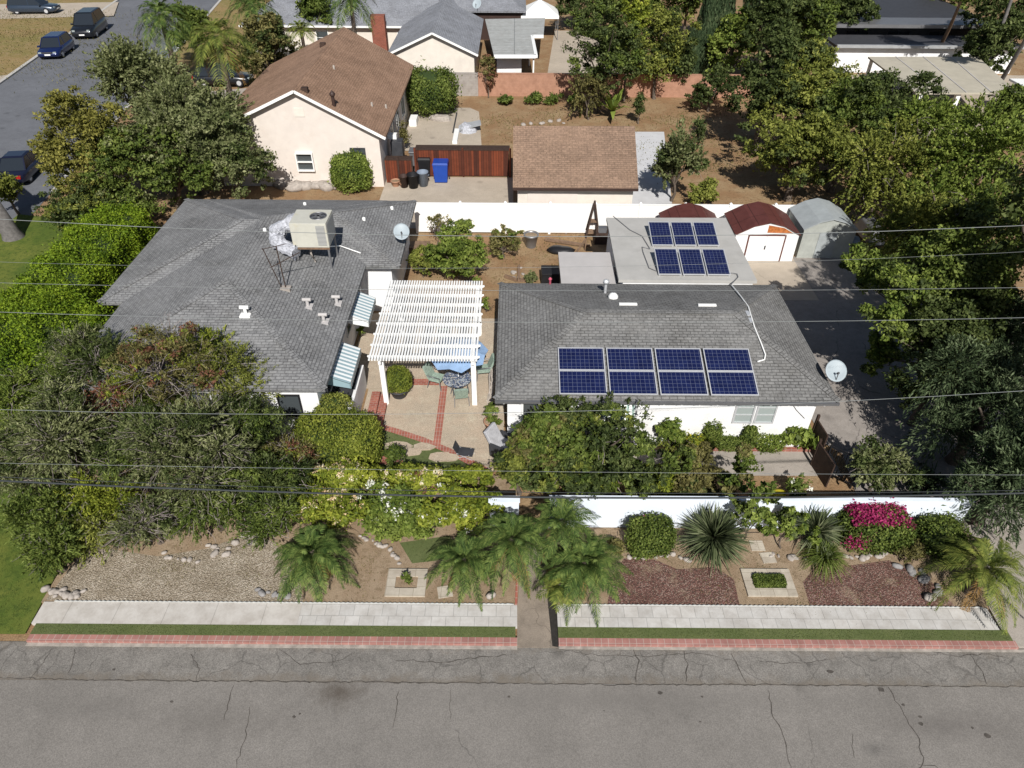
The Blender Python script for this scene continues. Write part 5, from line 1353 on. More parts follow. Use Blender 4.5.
for (px, py, r, h, l) in ((708, 32, 11, 7.0, 'tall narrow dark cypress behind the peach wall'), (722, 18, 11, 8.0, 'tallest narrow cypress behind the peach wall'), (757, -4, 11, 7.5, 'narrow cypress at the top edge right of the light green tree'), (694, 52, 10, 4.4, 'short cypress left of the tall cypresses')):
    cnt[0] += 1; rg = np.random.default_rng(cnt[0]+50); b = P(px, py, h*.55); rr = r*depth(b)/F
    t = thing('cypress_tree', l, 'tree', (b.x, b.y, 0)); n = 9000
    z = rg.random(n)**.85; a = rg.random(n)*6.283; rad = rr*np.sqrt(np.maximum(0, np.sin((z*.93+.07)*math.pi)**.9))*(.75+.3*rg.random(n))*(1+.15*np.sin(a*5+z*9))
    C = np.stack([b.x+np.cos(a)*rad, b.y+np.sin(a)*rad, .3+z*h], 1); T = np.stack([np.cos(a)*.25, np.sin(a)*.25, np.full(n, 1.)], 1)+rg.normal(size=(n, 3))*.2
    N = np.stack([np.cos(a), np.sin(a), np.full(n, .2)], 1)+rg.normal(size=(n, 3))*.5
    quads_mesh('crown', leaf_quads(C, T, N, .34*(.6+.8*rg.random(n)), .35), L['cypress'], t)
    MB().tube([(b.x, b.y, 0), (b.x, b.y, h*.9)], [.18, .03], 8).build('trunk', M['bark'], t)
plant('rounded light green tree right of the tall cypresses', 736, 40, 3.8, 25, 2.8, 'bgreen', 11000, .22, k=6, clump=.6, tr=.18)
plant('dark green shrub spilling over the peach wall below the cypresses', 712, 88, 1.8, 22, 1.8, 'dgreen', 8000, .17, name='shrub', cat='shrub', k=5, tr=.1)
spiky('banana like plant with broad leaves against the peach wall', 612, 118, 2.3, 16, 'bgreen', .42, (80, 25), name='broadleaf_plant', trunk=.5, sag=.35)
plant('thin dark shrub in the dirt yard in front of the peach wall', 640, 108, 1.2, 8, 1.3, 'dgreen', 2200, .14, name='shrub', cat='shrub', k=3, tr=.04)
plant('airy feathery tree right of the tan brown garage roof', 678, 160, 2.6, 24, 2.3, 'olive', 6500, .17, mode='wisp', k=6, droop=-.25, tr=.09, tw=26, spread=.7, mix=[('dgreen', 3500, .15)], jit=.1)
plant('low olive shrub at the white fence behind the solar sheds', 705, 190, .9, 16, .8, 'yolive', 3200, .15, name='shrub', cat='shrub', k=4, tr=.05)
plant('dry reddish shrub on the dirt behind the feathery tree', 690, 140, .8, 12, .8, 'redtwig', 1100, .15, mode='wisp', k=3, name='shrub', cat='shrub', tr=.03, tw=24)
for i, (px, py) in enumerate(((507, 99), (535, 99), (553, 99), (575, 100))):
    plant('low green clump at the foot of the peach wall, %s from the left' % ('first', 'second', 'third', 'fourth')[i], px, py, .45, 8, .5, 'mgreen', 1800, .16, name='shrub', cat='shrub', k=3, tr=.03, group='green clumps along the peach wall')
# ================================================================== TREES: right side mass
right = [
 ('dark crown in front of the right end of the dark modern house', 985, 52, 3.0, 26, 2.6, 'dgreen', 9000, .22, 'clump'),
 ('dark tree above the left end of the dark modern house roof', 848, 10, 4.0, 36, 3.2, 'dgreen', 11000, .24, 'clump'),
 ('dark leafy crown at the right edge below the leaning trunks', 1012, 118, 3.2, 30, 2.6, 'mgreen', 9000, .18, 'clump'),
 ('green crown at the top edge between the leaning trunks', 950, -6, 3.5, 30, 2.6, 'mgreen', 9000, .24, 'clump'),
 ('dark tree crown above the peach wall end, left of the broad yellow green tree', 772, 78, 5.0, 40, 3.6, 'dgreen', 18000, .2, 'clump'),
 ('dark green tree in the top right corner behind the carport', 1002, 26, 3.6, 38, 3.2, 'dgreen', 14000, .22, 'clump'),
 ('bright green feathery tree just below the carport roof', 932, 138, 4.0, 50, 3.0, 'bgreen', 20000, .15, 'wisp'),
 ('shadowy green tree between the two sheds and the bright trees', 850, 128, 4.0, 46, 3.4, 'mgreen', 16000, .17, 'clump'),
 ('olive green tree at the top right above the dark house roof end', 800, 28, 4.6, 42, 3.6, 'mgreen', 15000, .24, 'clump'),
 ('dusty green tree behind the light green tree at the top edge', 770, 22, 5.5, 30, 3.4, 'dgreen', 10000, .24, 'clump'),
 ('broad yellow green tree in front of the dark modern house', 812, 92, 4.2, 54, 3.4, 'yolive', 22000, .19, 'clump'),
 ('green tree crown covering the left end of the carport roof', 884, 112, 4.0, 46, 3.0, 'dgreen', 17000, .18, 'clump'),
 ('dusty brown green tree above the grey shed', 800, 152, 3.0, 48, 2.6, 'yolive', 19000, .17, 'clump'),
 ('olive tree between the grey shed and the large bright tree', 886, 168, 3.8, 46, 3.2, 'yolive', 17000, .15, 'wisp'),
 ('large bright green tree at the right edge below the carport', 975, 168, 4.6, 64, 4.0, 'bgreen', 26000, .16, 'wisp'),
 ('dark olive tree at the right edge below the bright tree', 990, 238, 4.2, 60, 3.2, 'mgreen', 20000, .15, 'clump'),
 ('green tree overhanging the driveway beside the bright tree', 918, 232, 3.6, 48, 3.0, 'yolive', 20000, .14, 'wisp'),
 ('mid green tree beside the driveway at middle height on the right', 948, 282, 5.2, 58, 2.3, 'mgreen', 30000, .13, 'clump'),
]
for l, px, py, hc, r, rz, mt, n, lf, md in right:
    plant(l, px, py, hc, r, rz, mt, n, lf, mode=md, k=8, clump=.55, tr=.22, droop=.3, mix=None if md == 'wisp' else [('dgreen', n//3, lf)], tw=20 if md == 'wisp' else 0, lean=(2.2, 0) if px in (948, 918) else (0, 0))
for (px, py, r, h, l) in ((870, 270, 22, 4.4, 'small light green tree beside the driveway near the grey shed'), (893, 322, 27, 4.2, 'light green broadleaf tree overhanging the shaded driveway'), (908, 292, 28, 5.0, 'pale leaved tree above the light green broadleaf tree'), (884, 352, 14, 1.6, 'lowest small light green tree over the shaded driveway')):
    plant(l, px, py, h, r, .9, 'bgreen', 7500, .13, name='tree', cat='tree', k=6, clump=.28, tr=.07, mix=[('dgreen', 2200, .14)], lean=(3.2, -.6))
for (px, py, r, h, rz, l) in ((990, 325, 46, 3.8, 2.6, 'dark conifer at the right edge, highest of the three conifers'), (990, 395, 56, 3.2, 2.9, 'dark layered conifer at the right edge beside the driveway'), (1012, 468, 48, 2.7, 2.6, 'dark conifer at the right edge overhanging the white wall end')):
    plant(l, px, py, h, r, rz, 'conifer', 24000, .17, mode='wisp', k=9, droop=.5, aspect=.22, tr=.22, per=34, jit=.12, length=1.2, spread=.65)
plant('dark green tree filling the corner above the driveway shade', 948, 350, 3.6, 44, 2.2, 'dgreen', 20000, .13, k=6, clump=.4, tr=.15)
plant('tall dark tree standing beyond the right edge of the driveway', 0, 0, 0, 0, 3.4, 'dgreen', 14000, .2, k=8, clump=.6, tr=.25, world=(19.4, 21.5, 8.0), rx=3.6)
plant('tall dark tree beyond the right edge near the street corner', 0, 0, 0, 0, 3.2, 'dgreen', 10000, .2, k=7, clump=.6, tr=.25, world=(19.0, 12.6, 8.6), rx=3.2)
plant('tall dark tree beyond the right edge beside the wall end', 0, 0, 0, 0, 3.2, 'dgreen', 14000, .2, k=8, clump=.6, tr=.25, world=(18.9, 16.8, 9.0), rx=3.4)
plant('straggly green bush at the iron gate beside the driveway', 880, 472, 1.1, 34, .9, 'olive', 7000, .12, mode='wisp', name='shrub', cat='shrub', k=6, droop=.2, tr=.06, tw=60, mix=[('dgreen', 2500, .1)])
plant('small loose shrub on the driveway edge left of the conifer', 925, 480, .9, 18, .8, 'conifer', 2500, .12, mode='wisp', name='shrub', cat='shrub', k=4, tr=.05)
for i, (px, py, r) in enumerate(((735, 110, 0),)): pass
# slanting bare trunks in the upper right
for i, (bx, by, tx, ty, h, l) in enumerate(((932, 62, 965, -8, 7.5, 'slim yellowish leaning trunk in front of the dark modern house'), (975, 92, 1022, -30, 9.0, 'pale leaning trunk beside the carport roof'), (992, 96, 1052, -10, 9.0, 'brown leaning trunk at the right edge behind the carport'))):
    b = P(bx, by, 0); q = P(tx, ty, h)
    t = thing('tree', l, 'tree', b)
    m_ = b.lerp(q, .5)+Vector((.15, 0, .2))
    MB().tube([b, m_, q], [.2, .15, .09], 8).build('trunk', M['greybark' if i else 'wood'], t)
    rg = np.random.default_rng(80+i); V, _ = crown_clumps(make_lobes(q+Vector((0, 0, .5)), 1.9, 1.9, 1.2, 4, rg), 3500, .22, rg, .5); quads_mesh('crown', V, L['mgreen'], t)

# ================================================================== HEDGE AND SHRUBS: left
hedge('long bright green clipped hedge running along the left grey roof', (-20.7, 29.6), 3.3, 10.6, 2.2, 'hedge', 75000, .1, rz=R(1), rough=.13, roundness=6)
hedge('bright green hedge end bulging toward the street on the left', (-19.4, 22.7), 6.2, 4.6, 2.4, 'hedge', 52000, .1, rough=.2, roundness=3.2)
leftp = [
 ('olive shrub in front of the hidden middle of the white house wall', 155, 404, 2.0, 34, 1.3, 'mgreen', 9000, .11, 'clump', 40),
 ('grey green shrubby tree covering the front left corner of the grey roof', 82, 356, 3.2, 34, 1.6, 'olive', 12000, .12, 'wisp', 40),
 ('dark shrub between the reddish shrub and the bright hedge', 66, 388, 2.6, 32, 1.3, 'mgreen', 9000, .11, 'clump', 30),
 ('feathery grey green shrub at the left edge above the lawn', 22, 462, 1.6, 38, 1.1, 'olive', 10000, .12, 'wisp', 60),
 ('olive green shrub between the drooping shrub and the yellow flecked bush', 88, 530, 1.0, 26, .8, 'yolive', 7000, .11, 'wisp', 30),
 ('upright yellow green shrub in front of the left roof hip', 205, 350, 3.4, 30, 1.2, 'ygreen', 6000, .11, 'wisp', 40),
 ('grey green shrub above the tan gravel bed next to the front palm', 268, 515, 1.1, 30, .8, 'mgreen', 8000, .11, 'wisp', 30),
 ('dark shrubby tree in front of the left grey roof corner', 110, 362, 3.0, 40, 1.6, 'dgreen', 13000, .11, 'wisp', 60),
 ('olive shrubby tree with reddish twigs in front of the grey roof', 172, 372, 3.2, 46, 1.7, 'brownish', 15000, .11, 'clump', 80),
 ('yellow green shrubby tree against the grey roof edge', 232, 372, 2.9, 42, 1.6, 'yolive', 14000, .11, 'wisp', 70),
 ('dark green tree hiding the left end of the white house wall', 244, 424, 2.2, 34, 1.5, 'dgreen', 13000, .11, 'clump', 40),
 ('reddish leaved shrub in the middle of the left thicket', 110, 402, 2.6, 34, 1.2, 'redtwig', 6000, .1, 'clump', 60),
 ('wide grey green shrub with drooping branches near the left edge', 62, 432, 2.4, 54, 1.5, 'olive', 20000, .13, 'wisp', 90),
 ('light green shrub at the left edge below the bright hedge', 14, 398, 1.8, 34, 1.3, 'bgreen', 10000, .11, 'clump', 20),
 ('grey green tree with arching pale branches in the left thicket', 190, 442, 2.8, 56, 1.7, 'olive', 22000, .13, 'wisp', 140),
 ('dark green shrub in the middle of the left thicket', 132, 448, 2.2, 40, 1.4, 'dgreen', 13000, .12, 'clump', 50),
 ('yellow flecked bush low in the left thicket', 98, 498, 1.3, 34, 1.0, 'ygreen', 9000, .11, 'wisp', 20),
 ('dark olive shrub beside the left lawn', 48, 512, 1.4, 34, 1.1, 'mgreen', 13000, .12, 'wisp', 20),
 ('drooping green shrub overhanging the left end of the gravel bed', 52, 552, 1.0, 27, .9, 'mgreen', 9000, .12, 'wisp', 10),
 ('grey twiggy shrub at the gravel bed edge', 150, 520, 1.2, 34, .9, 'olive', 8000, .11, 'wisp', 140),
 ('dark green shrub mass left of the clipped hedges', 265, 480, 1.6, 44, 1.2, 'dgreen', 16000, .12, 'clump', 30),
 ('green shrub right of the twiggy shrub at the gravel', 212, 505, 1.3, 36, 1.0, 'mgreen', 11000, .12, 'wisp', 60),
 ('olive shrub with red tips near the white house corner', 296, 452, 1.3, 24, .9, 'brownish', 8000, .1, 'clump', 30),
]
for l, px, py, hc, r, rz, mt, n, lf, md, tw in leftp:
    mx = {'brownish': [('redtwig', n//4, .1), ('ygreen', n//5, .1)], 'dgreen': [('mgreen', n//3, lf)], 'olive': [('dgreen', n//4, .1)]}.get(mt)
    small = hc < 2.5
    md = 'wisp' if (md == 'clump' and hc > 1.5 and px % 4) else md
    plant(l, px, py, hc, r*1.14, rz, mt, int(n*1.1), lf*.95, mode=md, k=8, clump=.3, tr=.1, droop=.22, tw=int(tw*2.6), length=1.34, mix=mx, name='shrub' if small else 'tree', cat='shrub' if small else 'tree', jit=.07, aspect=.3)

# ================================================================== HEDGES: centre
def H(px, py, h): return tuple(P(px, py, h)[:2])
hedge('large rounded box hedge beside the brick steps', H(337, 440, 1.0), 3.0, 1.9, 1.75, 'boxg', 16000, .085, rough=.05, roundness=3.4, name='hedge')
hedge('small rounded olive bush at the white house corner behind the box hedge', H(334, 412, 1.0), 1.25, .9, 1.7, 'yolive', 5000, .08, rough=.04, roundness=2.8, name='bush', cat='bush')
plant('yellow green flowering shrub below the rounded box hedge', 345, 478, .9, 40, .8, 'ygreen', 11000, .12, name='shrub', cat='shrub', k=7, clump=.3, tr=.05, mix=[('flowers', 2600, .075)], ry=.8)
plant('cream flowered shrub below the brick landing', 410, 478, .8, 40, .7, 'ygreen', 10000, .12, name='shrub', cat='shrub', k=7, clump=.3, tr=.05, mix=[('flowers', 2200, .075)], ry=.7)
plant('yellow green shrub with cream flowers left of the small white sign', 330, 508, .8, 42, .7, 'ygreen', 11000, .12, name='shrub', cat='shrub', k=7, clump=.3, tr=.05, mix=[('flowers', 2400, .075)], ry=.8)
plant('light green shrub above the small white sign', 400, 512, .8, 44, .7, 'bgreen', 11000, .12, name='shrub', cat='shrub', k=7, clump=.3, tr=.05, mix=[('wflowers', 700, .08)], ry=.8)
plant('bright green white flowered shrub left of the entry path', 462, 508, .9, 42, .75, 'ygreen', 12000, .13, name='shrub', cat='shrub', k=7, clump=.3, tr=.05, mix=[('wflowers', 900, .09)], ry=.8)
plant('dark green low shrub right of the small white sign', 405, 528, .5, 26, .45, 'mgreen', 5000, .1, name='shrub', cat='shrub', k=5, clump=.22, tr=.04, ry=.45)
plant('dry pinkish shrub top between the yellow green shrubs', 428, 481, .9, 20, .35, 'redtwig', 800, .09, mode='wisp', name='shrub', cat='shrub', k=4, tr=.03, tw=60, twm='stone')
plant('low green shrub along the patio lawn', 462, 474, .5, 30, .35, 'ygreen', 6000, .1, name='shrub', cat='shrub', k=5, clump=.22, tr=.04, ry=.4)
plant('small leafy shrub beside the brick landing', 397, 455, .5, 10, .5, 'mgreen', 2200, .09, name='shrub', cat='shrub', k=3, clump=.2, tr=.03)
# big glossy tree in front of the right house
plant('large dark glossy leaved tree in front of the right house', 590, 452, 1.9, 64, 1.45, 'dgreen', 24000, .13, k=13, clump=.27, tr=.16, mix=[('mgreen', 9000, .15), ('yolive', 3500, .13)], ry=1.7, spread=.75, tw=40, aspect=.45)
plant('dark glossy tree leaning against the left part of the right house', 545, 446, 1.9, 36, 1.35, 'mgreen', 10000, .13, k=6, clump=.35, tr=.1, ry=1.2, mix=[('brownish', 4000, .13)])
plant('olive fruit tree left of the dark glossy tree', 520, 462, 1.6, 24, 1.0, 'yolive', 5500, .13, k=5, clump=.3, tr=.07, mix=[('dgreen', 2500, .12)])
plant('bronze leaved shrub right of the dark glossy tree', 688, 462, 1.4, 22, .9, 'brownish', 5500, .11, name='shrub', cat='shrub', k=5, clump=.28, tr=.06, mix=[('ygreen', 1200, .1)], tw=20)
for i, (px, l, mt) in enumerate(((600, 'yellow green shrub row behind the white wall, left part', 'ygreen'), (655, 'yellow green shrub row behind the white wall, beside the blue bag', 'ygreen'), (700, 'dark reddish shrub behind the white wall', 'brownish'))):
    plant(l, px, 482, .8, 26, .6, mt, 5500, .12, name='shrub', cat='shrub', k=5, clump=.28, tr=.05, ry=.5, mix=[('dgreen', 1800, .12)])
plant('young tree with purple and green leaves by the garden path', 738, 474, 1.7, 19, 1.1, 'mgreen', 2000, .13, k=5, clump=.22, tr=.04, mix=[('brownish', 1500, .12)])
plant('young broadleaf tree leaning over the white wall', 752, 514, 1.5, 24, .9, 'mgreen', 1500, .15, k=7, clump=.2, tr=.03, mix=[('bgreen', 700, .14)], spread=.8, world=tuple(P(752, 512, 1.6)))
plant('slender broadleaf shrub in front of the white wall beside the grassy plant', 788, 528, 1.1, 20, .9, 'bgreen', 1200, .15, name='shrub', cat='shrub', k=6, clump=.2, tr=.03, mix=[('dgreen', 600, .14)], spread=.8)
plant('small flowering plant on the path side of the white wall', 797, 487, .5, 13, .4, 'mgreen', 1800, .1, name='shrub', cat='shrub', k=3, clump=.2, tr=.03, mix=[('wflowers', 60, .08)])
# planting along the right house front
plant('yellow green leafy bush at the wall right of the glossy tree', 671, 432, .9, 13, .8, 'bgreen', 3800, .13, name='shrub', cat='shrub', k=4, clump=.25, tr=.04, ry=.4)
hedge('low bush covered in small yellow flowers along the brick edging', H(693, 442, .4), 1.0, .6, .75, 'ygreen', 2600, .08, flowers=[('yflowers', 260, .06)], roundness=2.5, name='bush', cat='bush')
hedge('columnar clipped shrub left of the low box hedge', H(711, 436, .7), .5, .45, 1.3, 'mgreen', 2600, .08, roundness=2.8, name='topiary', cat='shrub', rough=.05)
hedge('columnar clipped shrub right of the low box hedge', H(750, 437, .7), .5, .45, 1.25, 'mgreen', 2600, .08, roundness=2.8, name='topiary', cat='shrub', rough=.05)
hedge('low box hedge between the two columnar shrubs', H(730, 443, .3), .95, .5, .6, 'mgreen', 3500, .06, roundness=6, rough=.025)
hedge('low box hedge right of the columnar shrubs', H(770, 442, .3), 1.0, .55, .62, 'bgreen', 3500, .07, roundness=5, rough=.04, flowers=[('wflowers', 30, .07)])
plant('large leaved light green plant at the right end of the house front', 800, 432, .8, 15, .7, 'bgreen', 1700, .22, name='broadleaf_plant', cat='plant', k=4, clump=.3, tr=.04, ry=.4, mix=[('dgreen', 500, .2)])
mb = MB(); mb.origin = (7.8, 18.8, 0)
a = P(665, 447, .12); b = P(817, 447, .12); mb.box(a.x, b.x, a.y-.1, a.y+.06, 0, .12)
tag(mb.build('brick_edging', M['brickpave2']), 'low brick edging along the planted strip of the right house', 'edging')
sheet('bed_soil', rect(5.0, 11.2, 18.725, 18.93), .05, M['dirt'])

# front strip plants
palm('feathery palm at the end of the tan gravel bed', 312, 553, .95, 1.85, 50, 'palm', dead=8, trunk_r=.13, ll=.26, lw=.03, sag=1.15, leaflets=46)
palm('feathery palm left of the entry path, behind the others', 512, 540, 1.5, 1.95, 44, 'palm', dead=5, trunk_r=.12, ll=.26, lw=.03, sag=1.2, leaflets=46)
palm('grey green palm second left of the entry path', 464, 560, 1.0, 1.55, 38, 'palm', dead=3, trunk_r=.11, ll=.23, lw=.03, sag=1.05, leaflets=40)
palm('upright feathery palm right behind the entry path opening', 562, 522, 1.8, 1.65, 36, 'palm', dead=3, trunk_r=.12, ll=.24, lw=.03, sag=1.15, leaflets=40)
palm('broad feathery palm right of the entry path at the sidewalk', 586, 564, 1.2, 1.85, 48, 'palm', dead=5, trunk_r=.12, ll=.26, lw=.03, sag=1.15, leaflets=46)
palm('small yellowish palm shoots beside the entry path', 560, 585, .9, .9, 16, 'ypalm', trunk_r=.07, ll=.3, lw=.04, sag=1.0, leaflets=20)
palm('feathery light green palm at the right end of the sidewalk', 985, 568, 1.3, 2.05, 40, 'ypalm', dead=4, trunk_r=.14, ll=.28, lw=.03, sag=1.15, leaflets=46)
hedge('square clipped bush in front of the white wall, left of the yucca', H(651, 538, .6), 1.25, .95, 1.1, 'mgreen', 7500, .08, roundness=4.5, name='bush', cat='bush', rough=.06, flowers=[('bougain', 14, .09)])
spiky('large spiky dark green yucca in front of the white wall', 711, 548, 1.15, 560, 'agave', .055, (86, -15), sag=.12, trunk=.5)
spiky('second smaller spiky yucca between the broadleaf shrub and the magenta hedge', 812, 542, .95, 260, 'agave', .055, (86, -5), sag=.2, trunk=.5)
spiky('tufted arching grassy plant below the second yucca', 822, 562, .85, 420, 'mgreen', .02, (80, 5), sag=.55, trunk=.15, name='grass_clump')
hedge('clipped hedge topped with magenta flowers in front of the white wall', H(872, 530, .65), 2.1, 1.15, 1.3, 'mgreen', 9000, .08, roundness=4, rough=.06)
cnt[0] += 1; rg = np.random.default_rng(77); hb = bpy.data.objects[[o.name for o in bpy.data.objects if o.get('label', '').startswith('clipped hedge topped with magenta')][0]]
n = 5200; bc = H(872, 530, .65)
C = np.stack([bc[0]+.08+(rg.random(n)-.5)*1.95, bc[1]+.05+(rg.random(n)-.42)*1.0, 1.30+rg.normal(size=n)*.08], 1)
C[:, 2] -= .25*np.maximum(0, (np.abs(C[:, 0]-bc[0])-.7))*2
quads_mesh('flowers', leaf_quads(C, rg.normal(size=C.shape), rg.normal(size=C.shape)+np.array([0, -.3, .6]), .075*(.6+.8*rg.random(n)), .8), L['bougain'], hb)
n = 500; C = np.stack([bc[0]-.65+rg.normal(size=n)*.18, bc[1]-.5+rg.normal(size=n)*.08, .75+rg.normal(size=n)*.15], 1)
quads_mesh('flowers', leaf_quads(C, rg.normal(size=C.shape), rg.normal(size=C.shape)+np.array([0, -.3, .6]), .07*(.6+.8*rg.random(n)), .8), L['bougain'], hb)
hedge('rounded dark bush in front of the white wall at its right end', H(940, 538, .6), 1.35, 1.15, 1.2, 'mgreen', 8500, .085, roundness=2.6, name='bush', cat='bush', rough=.1)
plant('low olive shrub between the magenta hedge and the rounded bush', 908, 548, .4, 16, .4, 'brownish', 3000, .09, name='shrub', cat='shrub', k=4, clump=.2, tr=.03)
plant('dry low shrub at the right end of the left red mulch bed', 618, 545, .35, 12, .35, 'brownish', 1400, .09, name='shrub', cat='shrub', k=3, clump=.2, tr=.03)
# back garden
plant('round citrus tree behind the pergola', 455, 253, 1.5, 34, 1.35, 'bgreen', 15000, .14, k=8, clump=.35, tr=.12, mix=[('mgreen', 4000, .13)], aspect=.5)
plant('olive shrub left of the citrus tree', 422, 262, .9, 14, .8, 'yolive', 3200, .13, name='shrub', cat='shrub', k=4, clump=.25, tr=.05)
plant('loose climbing shrub against the white fence right of the citrus tree', 504, 242, .9, 19, .9, 'brownish', 3200, .13, name='shrub', cat='shrub', k=5, clump=.25, tr=.05, mix=[('mgreen', 900, .12)])
plant('small grey green shrub in the dirt plot behind the right house', 532, 276, .4, 8, .35, 'olive', 900, .11, mode='wisp', name='shrub', cat='shrub', k=3, tr=.03)
plant('small round shrub at the back corner of the pergola', 486, 303, .5, 4, .4, 'bgreen', 900, .08, name='shrub', cat='shrub', k=3, clump=.15, tr=.03)
plant('thin leafy vine top against the white fence behind the citrus tree', 436, 222, 1.4, 14, .5, 'brownish', 600, .12, name='shrub', cat='shrub', k=3, tr=.03, tw=10)
plant('small plants in the narrow bed below the far striped awning', 361, 331, .3, 4, .25, 'bgreen', 450, .1, name='shrub', cat='shrub', k=3, clump=.12, tr=.02)
# grass tufts scattered on soil and dirt: uncountable
def tufts(name, label, poly_fn, n, size, mat, z=.1, cat='grass'):
    rg = np.random.default_rng(len(label)); C = poly_fn(rg, n); C[:, 2] = z+size*.3
    T = np.array([0, 0, 1.])+rg.normal(size=C.shape)*.5; N = rg.normal(size=C.shape)
    o = quads_mesh(name, leaf_quads(C, T, N, size*(.5+rg.random(len(C))), .3), L[mat], None, loc=tuple(C.mean(0)*[1, 1, 0]))
    tag(o, label, cat, kind='stuff')
def rectfn(x0, x1, y0, y1): return lambda rg, n: np.stack([x0+(x1-x0)*rg.random(n), y0+(y1-y0)*rg.random(n), np.zeros(n)], 1)
def patchfn(x0, x1, y0, y1, k, s):
    def f(rg, n):
        c = np.stack([x0+(x1-x0)*rg.random(k), y0+(y1-y0)*rg.random(k)], 1)[rg.integers(0, k, n)]
        q = c+rg.normal(size=(n, 2))*s; return np.concatenate([q, np.zeros((n, 1))], 1)
    return f
tufts('grass_tufts', 'green blades of the lawn on the far left', rectfn(-20, -14.2, 11.2, 16.5), 12000, .035, 'mgreen', .05)
tufts('grass_tufts', 'fine blades of the left turf strip', rectfn(-13.6, .1, YT0+.02, YS0-.02), 5000, .035, 'mgreen', .115)
tufts('grass_tufts', 'fine blades of the right turf strip', rectfn(1.45, 14.3, YT0+.02, YS0-.02), 5000, .035, 'mgreen', .115)
tufts('weeds', 'sparse dry weeds on the rear dirt yards', patchfn(-2, 18, 45, 60, 60, .8), 5000, .12, 'brownish', 0)
tufts('weeds', 'sparse weeds in the dirt behind the right house', patchfn(-4.8, 4.5, 28, 35.5, 30, .4), 1800, .09, 'brownish', 0)
tufts('weeds', 'dry leaves and weeds on the front strip soil', patchfn(-13.5, 14, 12.2, 14.8, 120, .3), 6000, .05, 'brownish', .1)
tufts('weeds', 'dry grass tufts over the far lawns', patchfn(-70, -35, 62, 92, 120, 1.5), 9000, .16, 'brownish', .1)

# ================================================================== square paver planters
for (x0, x1, y0, y1, l, g) in ((*sum(zip(H(389, 571, .1), H(428, 571, .1)), ()),) and ((P(389, 570, .1).x, P(428, 570, .1).x, P(400, 597, .1).y, P(400, 570, .1).y, 'square ring of pale pavers with a small seedling, left front strip', 0),
                                (P(740, 570, .1).x, P(788, 570, .1).x, P(760, 597, .1).y, P(760, 570, .1).y, 'square ring of pale pavers around clipped green grass, right front strip', 1))):
    t = thing('paver_planter', l, 'planter', ((x0+x1)/2, (y0+y1)/2, .1)); w_ = .27
    MB().box(x0, x1, y0, y0+w_, .05, .17).build('border', M['pavetan'], t); MB().box(x0, x1, y1-w_, y1, .05, .17).build('border', M['pavetan'], t)
    MB().box(x0, x0+w_, y0+w_+.002, y1-w_-.002, .05, .168).build('border', M['pavetan'], t); MB().box(x1-w_, x1, y0+w_+.002, y1-w_-.002, .05, .168).build('border', M['pavetan'], t)
    MB().box(x0+w_, x1-w_, y0+w_, y1-w_, .04, .12).build('planting_bed', M['soil'] if not g else M['turf'], t)
    if g:
        pass
hedge('low clipped grass block inside the right square paver ring', ((P(740, 570, .1).x+P(788, 570, .1).x)/2+.02, (P(760, 597, .1).y+P(760, 570, .1).y)/2+.02), .98, .42, .3, 'mgreen', 2500, .05, roundness=8, rough=.01, z0=.1, name='grass_block', cat='hedge')
plant('small seedling inside the left square paver ring', 407, 577, .25, 6, .2, 'mgreen', 300, .1, name='shrub', cat='plant', k=3, clump=.12, tr=.02)
for i, (px, py) in enumerate(((757, 546), (768, 558), (445, 592))):
    c = P(px, py, .1); mb = MB(); mb.origin = c; mb.box(c.x-.22, c.x+.22, c.y-.2, c.y+.2, .08, .125, rz=.1*i); tag(mb.build('stepping_stone', M['pavetan']), ('upper pale stepping stone right of the big yucca', 'lower pale stepping stone right of the big yucca', 'square pale paver between the front palms left of the path')[i], 'paver')
for i, (px, py, s) in enumerate(((398, 446, .5), (412, 452, .42), (424, 447, .4), (440, 457, .5), (450, 458, .4))):
    c = P(px, py, .11); mb = MB(); mb.origin = c; r_ = random.Random(i); mb.prism([(c.x+s*(.8+.4*r_.random())*math.cos(a*.9), c.y+s*.55*(.8+.4*r_.random())*math.sin(a*.9)) for a in range(7)], .09, .13+.006*i)
    tag(mb.build('flagstone', M['patio']), 'flat tan flagstone set in the grass below the curved brick edge', 'stone', 'flagstones in the patio grass')
# white scalloped edging strip pieces along the sidewalk
for (xa, xb, l) in ((-13.6, .1, 'low white scalloped edging behind the left sidewalk'), (1.5, 14.1, 'low white scalloped edging behind the right sidewalk')):
    t = thing('lawn_edging', l, 'edging', ((xa+xb)/2, 12.08, .1)); mb = MB(); n = int((xb-xa)/.14); pts = []
    for i in range(n):
        x = xa+i*.14; pts += [(x, .135), (x+.07, .165)]
    pts += [(xb, .135), (xb, .09), (xa, .09)]
    vs = [(x, YS1+.006, z) for x, z in pts]+[(x, YS1+.028, z) for x, z in pts]; k = len(pts)
    fs = [tuple(range(k)), tuple(range(2*k-1, k-1, -1))]+[(i, (i+1) % k, k+(i+1) % k, k+i) for i in range(k)]
    mb.add(vs, fs); mb.build('edging_strip', M['edging'], t)
c = P(377, 521, .5); sg = thing('garden_sign', 'small white square sign on a stake at the yellow green shrubs', 'sign', (c.x, c.y, .1))
MB().bar((c.x, c.y, .1), (c.x, c.y, .5), .03).build('stake', M['steel'], sg)
mb = MB(); mb.box(c.x-.14, c.x+.14, c.y-.03, c.y-.012, .38, .64); mb.build('sign_board', M['trim'], sg)

